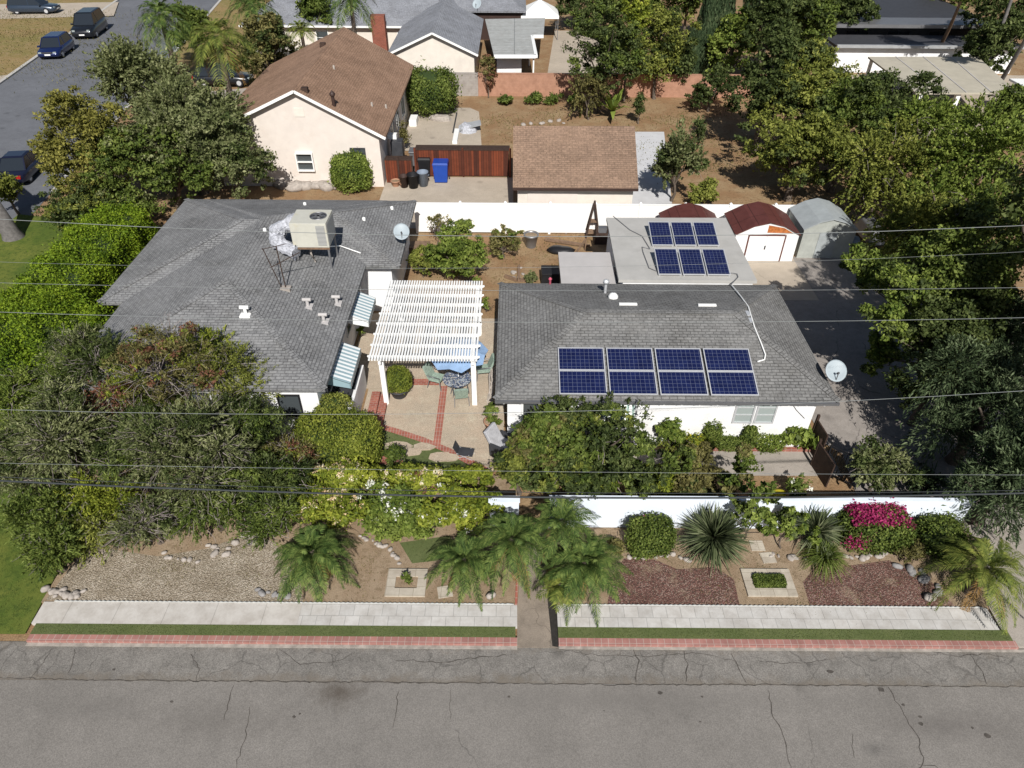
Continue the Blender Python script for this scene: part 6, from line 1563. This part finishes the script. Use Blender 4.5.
# ================================================================== brick steps
ST = thing('brick_steps', 'pair of red brick steps between the box hedge and the patio', 'steps', (-5.4, 20.5, 0))
for i, (x0, x1, z) in enumerate(((-5.62, -5.29, .3), (-5.28, -4.97, .17))):
    a = P((372, 386)[i], 397, z); b = P((366, 381)[i], 430, z)
    MB().prism([(x0, 19.75), (x1, 19.75), (x1-.02, 21.7), (x0-.02, 21.7)], 0, z).build('step', M['brickpave2'], ST)

# ================================================================== patio furniture
def chair(label, x, y, rz, mat='cushion', group='patio chairs'):
    t = thing('patio_chair', label, 'chair', (x, y, .11), rz, group)
    MB().box(-.25, .25, -.25, .25, .38, .46).build('seat', M[mat], t, local=True)
    mb = MB(); mb.add([(-.25, .2, .42), (.25, .2, .42), (.25, .42, .98), (-.25, .42, .98), (-.25, .28, .42), (.25, .28, .42), (.25, .5, .98), (-.25, .5, .98)], [(0, 1, 2, 3), (7, 6, 5, 4), (3, 2, 6, 7), (0, 4, 5, 1), (1, 5, 6, 2), (0, 3, 7, 4)])
    mb.build('backrest', M[mat], t, local=True)
    for sx in (-1, 1):
        for yy, ye in ((-.25, -.3), (.22, .32)):
            MB().bar((sx*.28, yy, .4), (sx*.29, ye, 0), .03).build('leg', M['steel'], t, local=True)
        MB().tube([(sx*.29, -.26, .4), (sx*.3, -.27, .64), (sx*.3, .3, .66)], .018, 6).build('armrest', M['steel'], t, local=True)
    return t
tc = P(457, 378, .72)
TB = thing('patio_table', 'round patio table with blue mosaic top under the umbrella', 'table', (tc.x, tc.y, .11))
MB().lathe([(.001, .72), (.56, .72), (.58, .70), (.56, .68), (.001, .68)], (tc.x, tc.y, .0), 28, smooth=False).build('tabletop', M['mosaic'], TB)
for a in range(4):
    MB().bar((tc.x+.15*math.cos(a*1.57+.8), tc.y+.15*math.sin(a*1.57+.8), .68), (tc.x+.4*math.cos(a*1.57+.8), tc.y+.4*math.sin(a*1.57+.8), .05), .03).build('leg', M['steel'], TB)
UM = thing('patio_umbrella', 'blue patio umbrella over the round mosaic table', 'umbrella', (tc.x, tc.y+.35, .05))
ux, uy = tc.x+.05, tc.y+.12
mb = MB(); n8 = 8; R8 = 1.25; vs = [(ux, uy, 2.28)]
for k in range(16):
    a = 2*math.pi*k/16+.2; rr = R8*(1 if k % 2 == 0 else .9); vs.append((ux+rr*math.cos(a), uy+rr*math.sin(a), 1.86 if k % 2 == 0 else 1.95))
mb.add(vs, [(0, 1+k, 1+(k+1) % 16) for k in range(16)])
mb.add([(a, b, c-.015) for a, b, c in vs], [(0, 1+(k+1) % 16, 1+k) for k in range(16)])
mb.build('canopy', M['canvasblue'], UM)
MB().tube([(ux, uy, .05), (ux, uy, 2.35)], .022, 8).build('pole', M['trim'], UM)
MB().lathe([(.001, .12), (.12, .12), (.25, 0)], (ux, uy, .05), 16).build('base', M['dark'], UM)
c1 = P(437, 380, .4); chair('patio chair with pale green cushions left of the round table', c1.x, c1.y, R(70))
c1 = P(461, 396, .4); chair('patio chair with pale green cushions on the camera side of the table', c1.x, c1.y-.0, R(190))
c1 = P(483, 371, .4); chair('patio chair with pale green cushions right of the table beside the house wall', c1.x, c1.y, R(-80))
c1 = P(452, 352, .4); chair('patio chair under the pergola slats behind the umbrella', c1.x-.3, c1.y+.3, R(10))
def pot(p, r, h, mat, label, cat='plant pot', sx=1.0, sy=1.0):
    t = thing('plant_pot', label, cat, p)
    MB().lathe([(r*.68, 0), (r*.95, h*.86), (r*1.05, h*.88), (r*1.05, h), (r*.9, h), (r*.88, h*.85)], (p[0], p[1], p[2]), 22, sx, sy).build('pot', M[mat], t)
    MB().lathe([(r*.9, h*.86), (.001, h*.9)], (p[0], p[1], p[2]), 22, sx, sy).build('soil', M['soil'], t)
    return t
c1 = P(400, 397, .0)
pot((c1.x, c1.y, .11), .42, .4, 'dark', 'wide dark pot under the oval clipped bush on the patio')
hedge('oval clipped yellow green bush growing in the wide dark pot', (c1.x, c1.y), .98, .9, 1.35, 'boxg', 5500, .07, z0=.42, roundness=2.6, name='bush', cat='bush', rough=.03)
c1 = P(491, 427, .2); pot((c1.x, c1.y, .11), .27, .42, 'terracotta', 'round terracotta pot near the right house corner')
plant('straggly plant in the terracotta pot near the house corner', 491, 410, .9, 9, .5, 'mgreen', 900, .11, name='shrub', cat='plant', k=4, clump=.2, tr=.03, tw=8, world=(c1.x, c1.y, .85))
c1 = P(489, 392, .3); t = thing('firewood_stack', 'bundle of pale bare branches leaning by the right house wall', 'branches', (c1.x, c1.y, .11))
r_ = random.Random(5)
for i in range(12): MB().bar((c1.x+r_.uniform(-.1, .15), c1.y+r_.uniform(-.5, 0), .08), (c1.x+r_.uniform(-.05, .3), c1.y+r_.uniform(.2, .9), r_.uniform(.5, 1.0)), .03).build('branch', M['stone'], t)
# covered lounge chair and folding chair
def lounge(label, x, y, rz, mat):
    t = thing('lounge_chair', label, 'chair', (x, y, .11), rz)
    MB().box(-.35, .35, -.4, .35, .22, .36).build('seat', M[mat], t, local=True, bevel=.04)
    mb = MB(); mb.add([(-.35, .25, .3), (.35, .25, .3), (.33, .62, .95), (-.33, .62, .95), (-.35, .38, .25), (.35, .38, .25), (.33, .74, .9), (-.33, .74, .9)], [(0, 1, 2, 3), (7, 6, 5, 4), (3, 2, 6, 7), (0, 4, 5, 1), (1, 5, 6, 2), (0, 3, 7, 4)])
    mb.build('backrest', M[mat], t, local=True, bevel=.03)
    for sx in (-1, 1):
        MB().box(sx*.4-.05, sx*.4+.05, -.38, .4, .0, .55).build('side_frame', M['dark'], t, local=True)
    return t
c1 = P(505, 448, .3); lounge('grey cushioned lounge chair at the right house corner', c1.x, c1.y, R(60), 'cushion2')
c1 = P(464, 454, .2)
t = thing('folding_chair', 'low dark folding chair on the curved brick edge', 'chair', (c1.x, c1.y, .11), R(80)); t.scale = (.8, .8, .8)
MB().box(-.25, .25, -.45, .25, .25, .29).build('seat', M['dark'], t, local=True)
MB().bar((0, .25, .27), (0, .45, .65), .45, .03).build('backrest', M['dark'], t, local=True)
for sx in (-.23, .23):
    MB().bar((sx, -.45, 0), (sx, .3, .32), .025).build('leg', M['alu'], t, local=True); MB().bar((sx, .3, 0), (sx, -.3, .3), .025).build('leg', M['alu'], t, local=True)
# blue bag / wheelbarrow behind the wall, yellow sack
c1 = P(645, 493, .4); t = MB(); t.origin = c1; t.box(c1.x-.22, c1.x+.2, c1.y-.15, c1.y+.2, .02, .62, taper=.08); tag(t.build('garden_bag', M['bluebin'], bevel=.04), 'blue garden bag standing behind the white wall', 'bag')
c1 = P(779, 492, .3); t = MB(); t.origin = c1; t.lathe([(.02, 0), (.2, .05), (.26, .25), (.12, .34), (.001, .36)], (c1.x, c1.y, .02), 14, 1.1, .7); tag(t.build('garden_bucket', L['yflowers']), 'bright yellow bucket on the path behind the white wall', 'bucket')
# iron gate and leaning board by the driveway
IG = thing('iron_gate', 'open black iron gate leaf beside the driveway bush', 'gate', (11.5, 17.2, 0))
g0 = P(829, 485, 0); g1 = P(846, 470, 0)
pa_, pb_ = Vector((11.15, 17.6, 0)), Vector((11.95, 16.9, 0))
for k, q in enumerate((pa_, pb_)): MB().bar(q, q+Vector((0, 0, 1.55)), .05).build('post', M['black'], IG)
for z in (.2, 1.4): MB().bar(pa_+Vector((0, 0, z)), pb_+Vector((0, 0, z)), .035).build('rail', M['black'], IG)
for i in range(1, 9):
    q = pa_.lerp(pb_, i/9); MB().bar(q+Vector((0, 0, .2)), q+Vector((0, 0, 1.4)), .018).build('bar', M['black'], IG)
WG = thing('wooden_gate', 'dark wooden gate leaf standing open at the right house corner', 'gate', (11.1, 19, 0))
MB().bar((11.12, 18.95, .75), (11.2, 18.1, .75), .05, 1.3).build('board_panel', M['darkwood'], WG)
MB().bar((11.12, 18.98, 0), (11.12, 18.98, 1.6), .09).build('post', M['darkwood'], WG)
WG = thing('wooden_gate', 'narrow dark wooden gate leaf between the path and the iron gate', 'gate', (11, 17.6, 0))
MB().bar((10.95, 18.0, .6), (11.1, 16.9, .6), .05, 1.1).build('board_panel', M['darkwood'], WG)
MB().bar((10.95, 18.02, 0), (10.95, 18.02, 1.3), .08).build('post', M['darkwood'], WG)

# ================================================================== back garden items
def simple(name, cat, label, mb, mat, bevel=0): return tag(mb.build(name, M[mat], bevel=bevel), label, cat)
c1 = P(592, 236, 0); t = thing('garden_obelisk', 'pointed brown wooden obelisk trellis in front of the white fence', 'trellis', c1)
apex = c1+Vector((0, .0, 2.1))
for sx in (-1, 1):
    for sy in (-1, 1): MB().bar(c1+Vector((sx*.38, sy*.3, 0)), apex, .09).build('leg', M['darkwood'], t)
MB().box(c1.x-.3, c1.x+.3, c1.y-.26, c1.y+.26, .25, .32).build('shelf', M['wood'], t); MB().box(c1.x-.2, c1.x+.2, c1.y-.18, c1.y+.18, .9, .96).build('shelf', M['wood'], t)
c1 = P(531, 243, .2); t = pot((c1.x, c1.y, 0), .4, .75, 'steel', 'large grey pot at the white fence in the dirt plot')
c1 = P(561, 251, .1); simple('tarp', 'tarp', 'crumpled black tarp lying on the dirt plot', (lambda m: (setattr(m, 'origin', c1), m.add([(c1.x+v[0], c1.y+v[1], max(.01, v[2]+.1)) for v in rock_mesh(9, .75, .45, .25).v], rock_mesh(9, .75, .45, .25).f, True))[1])(MB()), 'black')
a = P(545, 239, .15); b = P(590, 246, .15); mb = MB(); mb.origin = a; mb.bar(a, b, .14); simple('timber_beam', 'beam', 'long weathered beam lying on the dirt below the fence', mb, 'wood')
a = P(577, 243, .6); mb = MB(); mb.origin = a; mb.bar((a.x, a.y, .05), (a.x+.5, a.y+.3, .7), .08); mb.bar((a.x+.5, a.y+.3, .7), (a.x+.5, a.y+.3, 0), .08); simple('timber_frame', 'frame', 'short propped timber next to the wooden obelisk', mb, 'wood')
c1 = P(603, 243, 0); mb = MB(); mb.origin = c1; mb.box(c1.x-.5, c1.x+.6, c1.y-.2, c1.y+.5, 0, .8, taper=.05); simple('compost_bin', 'bin', 'dark wooden compost bin beside the flat roofed wing', mb, 'darkwood')
c1 = P(550, 276, .3); mb = MB(); mb.origin = c1; mb.box(c1.x-.45, c1.x+.45, c1.y-.5, c1.y+.4, 0, .7); simple('storage_crate', 'crate', 'black crate between the grey roof and the lean-to roof', mb, 'black', .02)
for i, (pa1, pb1, l) in enumerate((((519, 266), (519, 281), 'short pale board edge standing in the dirt plot'), ((519, 280), (531, 280), 'pale board lying beside the grey roof edge'), ((505, 276), (517, 280), 'pale board lying on rubble behind the pergola'))):
    a, b = P(*pa1, .1), P(*pb1, .1); mb = MB(); mb.origin = a; mb.bar(a, b, .12, .16); simple('board', 'board', l, mb, 'wood')
mb = MB(); c1 = P(413, 247, .3); mb.origin = c1; mb.box(c1.x-.5, c1.x+.9, c1.y-.4, c1.y+.4, 0, .45); simple('raised_bed', 'planter', 'low brown wooden raised bed behind the left satellite dish', mb, 'wood')
rocks([(P(526, 270).x+random.uniform(-.7, .3), P(520, 272).y+random.uniform(-.8, .6)) for i in range(7)], .35, 'stone', 'pale rubble lump beside the boards in the dirt plot', 'rubble in the dirt plot', .02, 14)
rocks(pxl([(515, 124), (535, 123), (552, 122), (570, 124)], 6, 0, .3, 15), .45, 'stone', 'pale stone lying on the dirt behind the tan brown garage roof', 'stones behind the garage roof', .02, 15)
# bins
def wheelie(label, px, py, mat, w, d, h, group=None):
    b = P(px, py, 0); x, y = b.x, b.y+d/2
    t = thing('wheelie_bin', label, 'bin', (x, y, 0), 0, group)
    tp = .07
    mb = MB(); mb.add([(x-w/2+tp, y-d/2+tp, .06), (x+w/2-tp, y-d/2+tp, .06), (x+w/2-tp, y+d/2-tp, .06), (x-w/2+tp, y+d/2-tp, .06), (x-w/2, y-d/2, h*.9), (x+w/2, y-d/2, h*.9), (x+w/2, y+d/2, h*.9), (x-w/2, y+d/2, h*.9)],
                      [(3, 2, 1, 0), (4, 5, 6, 7), (0, 1, 5, 4), (1, 2, 6, 5), (2, 3, 7, 6), (3, 0, 4, 7)]); mb.build('body', M[mat], t, bevel=.03)
    MB().box(x-w/2-.03, x+w/2+.03, y-d/2-.04, y+d/2+.05, h*.905, h, taper=.05).build('lid', M[mat], t, bevel=.02)
    MB().tube([(x-w/2+.05, y+d/2+.08, h*.93), (x+w/2-.05, y+d/2+.08, h*.93)], .02, 6).build('handle', M[mat], t)
    for s in (-1, 1): MB().tube([(x+s*(w/2-.02), y+d/2-.06, .11), (x+s*(w/2+.05), y+d/2-.06, .11)], .11, 12).build('wheel', M['black'], t)
wheelie('blue wheeled recycling bin in front of the reddish wooden fence', 441, 184, 'bluebin', .95, .85, 1.35)
wheelie('black wheeled bin behind the blue bin against the wooden fence', 425, 178, 'black', .8, .8, 1.3)
def can(label, px, py, mat, r, h):
    b = P(px, py, 0); t = thing('trash_can', label, 'bin', (b.x, b.y+r, 0))
    MB().lathe([(.001, .02), (r*.78, .02), (r, h*.93), (r*1.08, h*.94), (r*1.08, h), (r*.94, h), (r*.7, h*.2), (.001, h*.15)], (b.x, b.y+r, 0), 20).build('body', M[mat], t)
    for s in (-1, 1): MB().tube([(b.x+s*r, b.y+r-.1, h*.75), (b.x+s*(r+.06), b.y+r, h*.78), (b.x+s*r, b.y+r+.1, h*.75)], .015, 5).build('handle', M[mat], t)
can('open grey blue round trash can left of the blue bin', 423, 188, 'greybin', .34, .95)
can('black round trash can between the grey and brown cans', 413, 190, 'black', .36, .9)
can('dark brown round trash can nearest the cream house', 404, 189, 'brownbin', .28, .78)
c1 = P(396, 186, 0); t = pot((c1.x, c1.y, 0), .3, .38, 'terracotta', 'small tan pot at the corner of the cream house')
c1 = P(399, 187, 0); t = pot((c1.x+.25, c1.y, 0), .2, .28, 'terracotta', 'smaller tan pot beside the brown trash can')
# junk on the rear patio
for (px, py, sx, sy, sz, mt, l, n_) in ((414, 124, .55, 1.3, .5, 'trim', 'white rectangular chest on the rear concrete patio', 'chest'), (456, 138, .35, 2.6, .25, 'trim', 'long white box lying on the rear concrete patio', 'box'), (467, 131, .8, .5, .5, 'fabric', 'crumpled white sheet heap on the rear patio', 'heap'), (440, 120, .9, .5, .3, 'stone', 'pile of pale broken stones on the rear patio', 'pile'), (434, 117, .4, .4, .2, 'stone', 'small stone heap left of the pale stone pile', 'pile')):
    c1 = P(px, py, 0); mb = MB(); mb.origin = c1
    if n_ in ('heap', 'pile'):
        for j in range(1):
            rm = rock_mesh(21+int(px), sx, sy*1.2, sz); mb.add([(c1.x+v[0], c1.y+v[1], max(.02, v[2]+.1)) for v in rm.v], rm.f, False)
    else: mb.box(c1.x-sx/2, c1.x+sx/2, c1.y-sy/2, c1.y+sy/2, .02, sz)
    simple({'heap': 'fabric_heap', 'pile': 'stone_pile', 'chest': 'storage_chest', 'box': 'storage_box'}[n_], n_, l, mb, mt, .02 if n_ in ('chest', 'box') else 0)
for (px, py, a_, l) in ((472, 128, .5, 'grey metal sheet leaning over the white heap'), (455, 118, 0, 'thin dark strip on the joint of the rear patio')):
    c1 = P(px, py, .3); mb = MB(); mb.origin = c1
    if a_: mb.add([(c1.x-.9, c1.y-.4, .25), (c1.x+.7, c1.y-.2, .6), (c1.x+.6, c1.y+.6, .7), (c1.x-.8, c1.y+.5, .45), (c1.x-.9, c1.y-.4, .22), (c1.x+.7, c1.y-.2, .57), (c1.x+.6, c1.y+.6, .67), (c1.x-.8, c1.y+.5, .42)], [(0, 1, 2, 3), (7, 6, 5, 4), (0, 4, 5, 1), (1, 5, 6, 2), (2, 6, 7, 3), (3, 7, 4, 0)])
    else: mb.box(c1.x-.05, c1.x+.05, c1.y-2.5, c1.y+2.0, .02, .06)
    simple('metal_sheet' if a_ else 'drain_strip', 'sheet' if a_ else 'strip', l, mb, 'metal' if a_ else 'dark')
# items right of the grey shed
c1 = P(852, 246, .3); simple('tarp', 'tarp', 'blue tarp heap beside the grey shed in the shade', (lambda m: (setattr(m, 'origin', c1), m.add([(c1.x+v[0], c1.y+v[1], max(.02, v[2]+.35)) for v in rock_mesh(5, .55, .5, .5).v], rock_mesh(5, .55, .5, .5).f, False))[1])(MB()), 'greybin')
c1 = P(868, 236, .3); mb = MB(); mb.origin = c1; mb.box(c1.x-.5, c1.x+.5, c1.y-1.2, c1.y+1.2, .3, 1.1, taper=.15); simple('covered_trailer', 'trailer', 'grey covered trailer under the trees right of the grey shed', mb, 'steel', .08)

# ================================================================== vehicles
def car(label, loc, heading, col, kind='suv', Lc=4.6, W=1.85, Ht=1.65, name='parked_car', group=None, facing_lights=True):
    """built along +x (front at +x), origin on the ground at the centre"""
    t = thing(name, label, 'car', (loc[0], loc[1], loc[2] if len(loc) > 2 else .02), heading, group)
    m, nt_, b_ = mat_new('car_paint'); b_.inputs['Base Color'].default_value = (*col, 1); b_.inputs['Roughness'].default_value = .28; b_.inputs['Coat Weight'].default_value = .6; b_.inputs['Metallic'].default_value = .25
    hL = Lc/2; bz = Ht*.56
    st = [(-hL, .80, .45, bz*.72), (-hL+.08, .92, .3, bz*.95), (-hL+.5, 1, .22, bz), (-hL*.45, 1, .2, bz), (hL*.3, 1, .2, bz*.98), (hL*.55, .99, .2, bz*.93), (hL-.35, .95, .22, bz*.82), (hL-.08, .86, .28, bz*.7), (hL, .72, .4, bz*.55)]
    if kind == 'sedan': st[1] = (-hL+.08, .92, .3, bz*.88); st[2] = (-hL+.5, 1, .22, bz*.95)
    hw = W/2; mb = MB(); vs = []; fs = []; K_ = 10
    for x, w_, z0, z1 in st:
        zm = z0+(z1-z0)*.55
        for yy, zz in ((-w_*.85, z0), (-w_, z0+.08), (-w_*1.0, zm), (-w_*.95, z1-.05), (-w_*.86, z1), (w_*.86, z1), (w_*.95, z1-.05), (w_, zm), (w_, z0+.08), (w_*.85, z0)): vs.append((x, yy*hw, zz))
    ns = len(st)
    for i in range(ns-1):
        for k in range(K_): fs.append((i*K_+k, (i+1)*K_+k, (i+1)*K_+(k+1) % K_, i*K_+(k+1) % K_))
    fs += [tuple(range(K_)), tuple(range((ns-1)*K_+K_-1, (ns-1)*K_-1, -1))]
    mb.add(vs, fs, True); mb.build('body', m, t, local=True)
    # cabin glass and roof
    rear = -hL+.12 if kind == 'suv' else -hL*.62
    rr = -hL+.45 if kind == 'suv' else -hL*.32
    xf0, xf1 = hL*.50, hL*.18
    zt_ = Ht-.06
    mb = MB(); a_, c_ = hw*.87, hw*.70
    lo = [(rear, -a_), (xf0, -a_), (xf0, a_), (rear, a_)]; hi = [(rr, -c_), (xf1, -c_), (xf1, c_), (rr, c_)]
    mb.add([(x, y, bz*.95) for x, y in lo]+[(x, y, zt_) for x, y in hi], [(3, 2, 1, 0), (4, 5, 6, 7), (0, 1, 5, 4), (1, 2, 6, 5), (2, 3, 7, 6), (3, 0, 4, 7)]); mb.build('windows', M['darkglass'], t, local=True)
    mb = MB(); g_ = .03
    mb.add([(rr-.06, -c_-g_, zt_-.01), (xf1+.06, -c_-g_, zt_-.01), (xf1+.06, c_+g_, zt_-.01), (rr-.06, c_+g_, zt_-.01), (rr+.1, -c_+.1, Ht), (xf1-.15, -c_+.1, Ht), (xf1-.15, c_-.1, Ht), (rr+.1, c_-.1, Ht)], [(3, 2, 1, 0), (4, 5, 6, 7), (0, 1, 5, 4), (1, 2, 6, 5), (2, 3, 7, 6), (3, 0, 4, 7)]); mb.build('roof', m, t, local=True, bevel=.03)
    for s in (-1, 1):
        mb = MB()
        for x0, x1 in ((xf0, xf1), (rear, rr)): mb.bar((x0, s*a_, bz*.96), (x1, s*(c_+.01), zt_), .07, .05)
        mb.bar((-.15, s*(a_+.005), bz*.95), (-.15, s*(c_+.01), zt_), .06, .03); mb.build('pillar', m, t, local=True)
        MB().box(xf0-.28, xf0-.1, s*(hw+.02)-.06 if s > 0 else -hw-.14, s*(hw+.02)+.12 if s > 0 else -hw+.04, bz*.95, bz*.95+.14).build('mirror', m, t, local=True)
        MB().box(hL-.2, hL-.05, s*hw*.62-.14, s*hw*.62+.14, bz*.62, bz*.76).build('headlight', M['paleglass'], t, local=True)
        MB().box(-hL-.01, -hL+.14, s*hw*.72-.13, s*hw*.72+.13, bz*.72, bz*.92).build('tail_light', plain('tail_red', (.35, .01, .01), .25, .05), t, local=True)
        for x in (-hL*.62, hL*.62):
            w1 = thing('wheel', None, None, (x, s*(hw-.12), .33)); del_keys(w1); w1.parent = t
            MB().tube([(0, -.11, 0), (0, .11, 0)], .33, 20).build('tyre', M['black'], w1, local=True)
            MB().tube([(0, -.118, 0), (0, .118, 0)], .2, 12).build('rim', M['alu'], w1, local=True)
    MB().box(hL-.015, hL+.012, -.26, .26, .42, .54).build('licence_plate', M['trim'], t, local=True)
    MB().box(-hL-.012, -hL+.03, -.26, .26, .62, .74).build('licence_plate', M['trim'], t, local=True)
    MB().box(hL-.06, hL-.002, -.45, .45, .58, .72).build('grille', M['dark'], t, local=True)
    return t
hd = math.atan2(d.y, d.x) if False else math.atan2((kl1-kl0).y, (kl1-kl0).x)
q = P(57, 51, .3); car('dark blue hatchback parked at the kerb facing the camera', (q.x, q.y), hd+math.pi, (.008, .018, .085), 'suv', 4.6, 2.1, 1.65)
q = P(90, 29, .5); car('black boxy off-roader parked behind the blue hatchback', (q.x, q.y), hd+math.pi, (.012, .014, .018), 'suv', 5.3, 2.3, 2.15)
q = P(35, 9, .5); car('dark grey car parked across the driveway at the top left corner', (q.x, q.y, .12), R(4), (.03, .045, .07), 'suv', 5.3, 2.0, 1.7)
q = P(24, 170, .3); car('black sedan with red tail lights beside the yellowish tree', (q.x, q.y), hd, (.012, .014, .035), 'sedan', 4.6, 1.85, 1.45)
q = P(224, 78, .6); car('black car half hidden under the drooping palm', (q.x, q.y, .1), R(2), (.01, .012, .016), 'suv', 4.8, 1.9, 1.6)
# big street tree trunk at the left edge
b = P(14, 238, 0); t = thing('tree', 'thick grey tree trunk rising from the lawn at the left edge', 'tree', b)
MB().tube([b-Vector((0, 0, .1)), b+Vector((-.05, 0, .4)), b+Vector((-.4, .1, 2.0)), b+Vector((-1.8, .3, 4.5)), b+Vector((-5, 0, 8))], [.62, .46, .42, .36, .22], 14).build('trunk', M['greybark'], t)
rg = np.random.default_rng(3); V, _ = crown_clumps(make_lobes(b+Vector((-10, -1, 9)), 4.5, 4.5, 2.5, 6, rg), 9000, .25, rg, .6); quads_mesh('crown', V, L['dgreen'], t)

# ================================================================== overhead cables
def cable(label, pts, yw, r, mat='cable', extra=0.0):
    r = r*.52 if mat == 'cable' else r*.72
    W = []
    for px, py in pts:
        lo, hi = 0.2, 17.5
        for _ in range(40):
            m_ = (lo+hi)/2
            if P(px, py, m_).y > yw: lo = m_
            else: hi = m_
        W.append(P(px, py, lo))
    A = np.array([[w_.x**2, w_.x, 1] for w_ in W]); co = np.linalg.lstsq(A, np.array([w_.z for w_ in W]), rcond=None)[0]
    mb = MB(); mb.origin = (0, yw, W[1].z)
    mb.tube([(x, yw, co[0]*x*x+co[1]*x+co[2]) for x in np.linspace(-26, 26, 27)], r, 6)
    tag(mb.build('power_cable', M[mat]), label, 'cable', 'overhead cables across the street front')
cable('highest thin overhead cable, crossing the far white fence', [(0, 219), (415, 236), (828, 232), (1024, 226)], 10.3, .009)
cable('faint overhead cable crossing the flat roof of the right house', [(0, 262), (512, 268), (830, 260), (1024, 252)], 10.3, .004)
cable('thin overhead cable crossing just above the right grey roof', [(0, 283), (512, 290), (830, 291), (1024, 287)], 10.3, .006)
cable('thin overhead cable crossing the pergola', [(0, 312), (352, 321), (800, 321), (1024, 318)], 10.3, .008)
cable('pale overhead cable crossing the gutter of the right house', [(0, 409), (256, 415), (512, 414), (768, 402), (1024, 392)], 10.2, .009)
cable('thin overhead cable crossing the garden path', [(0, 463), (256, 468), (512, 471), (1024, 475)], 10.2, .007)
cable('thick dark overhead cable, lowest of all, in front of the white wall', [(0, 481), (256, 491), (512, 497), (768, 498), (1024, 493)], 10.0, .03, 'cabledark')
cable('dark overhead cable just above the thick lowest cable', [(0, 477), (256, 486.5), (512, 491.5), (768, 494), (1024, 490)], 10.1, .01, 'cabledark')
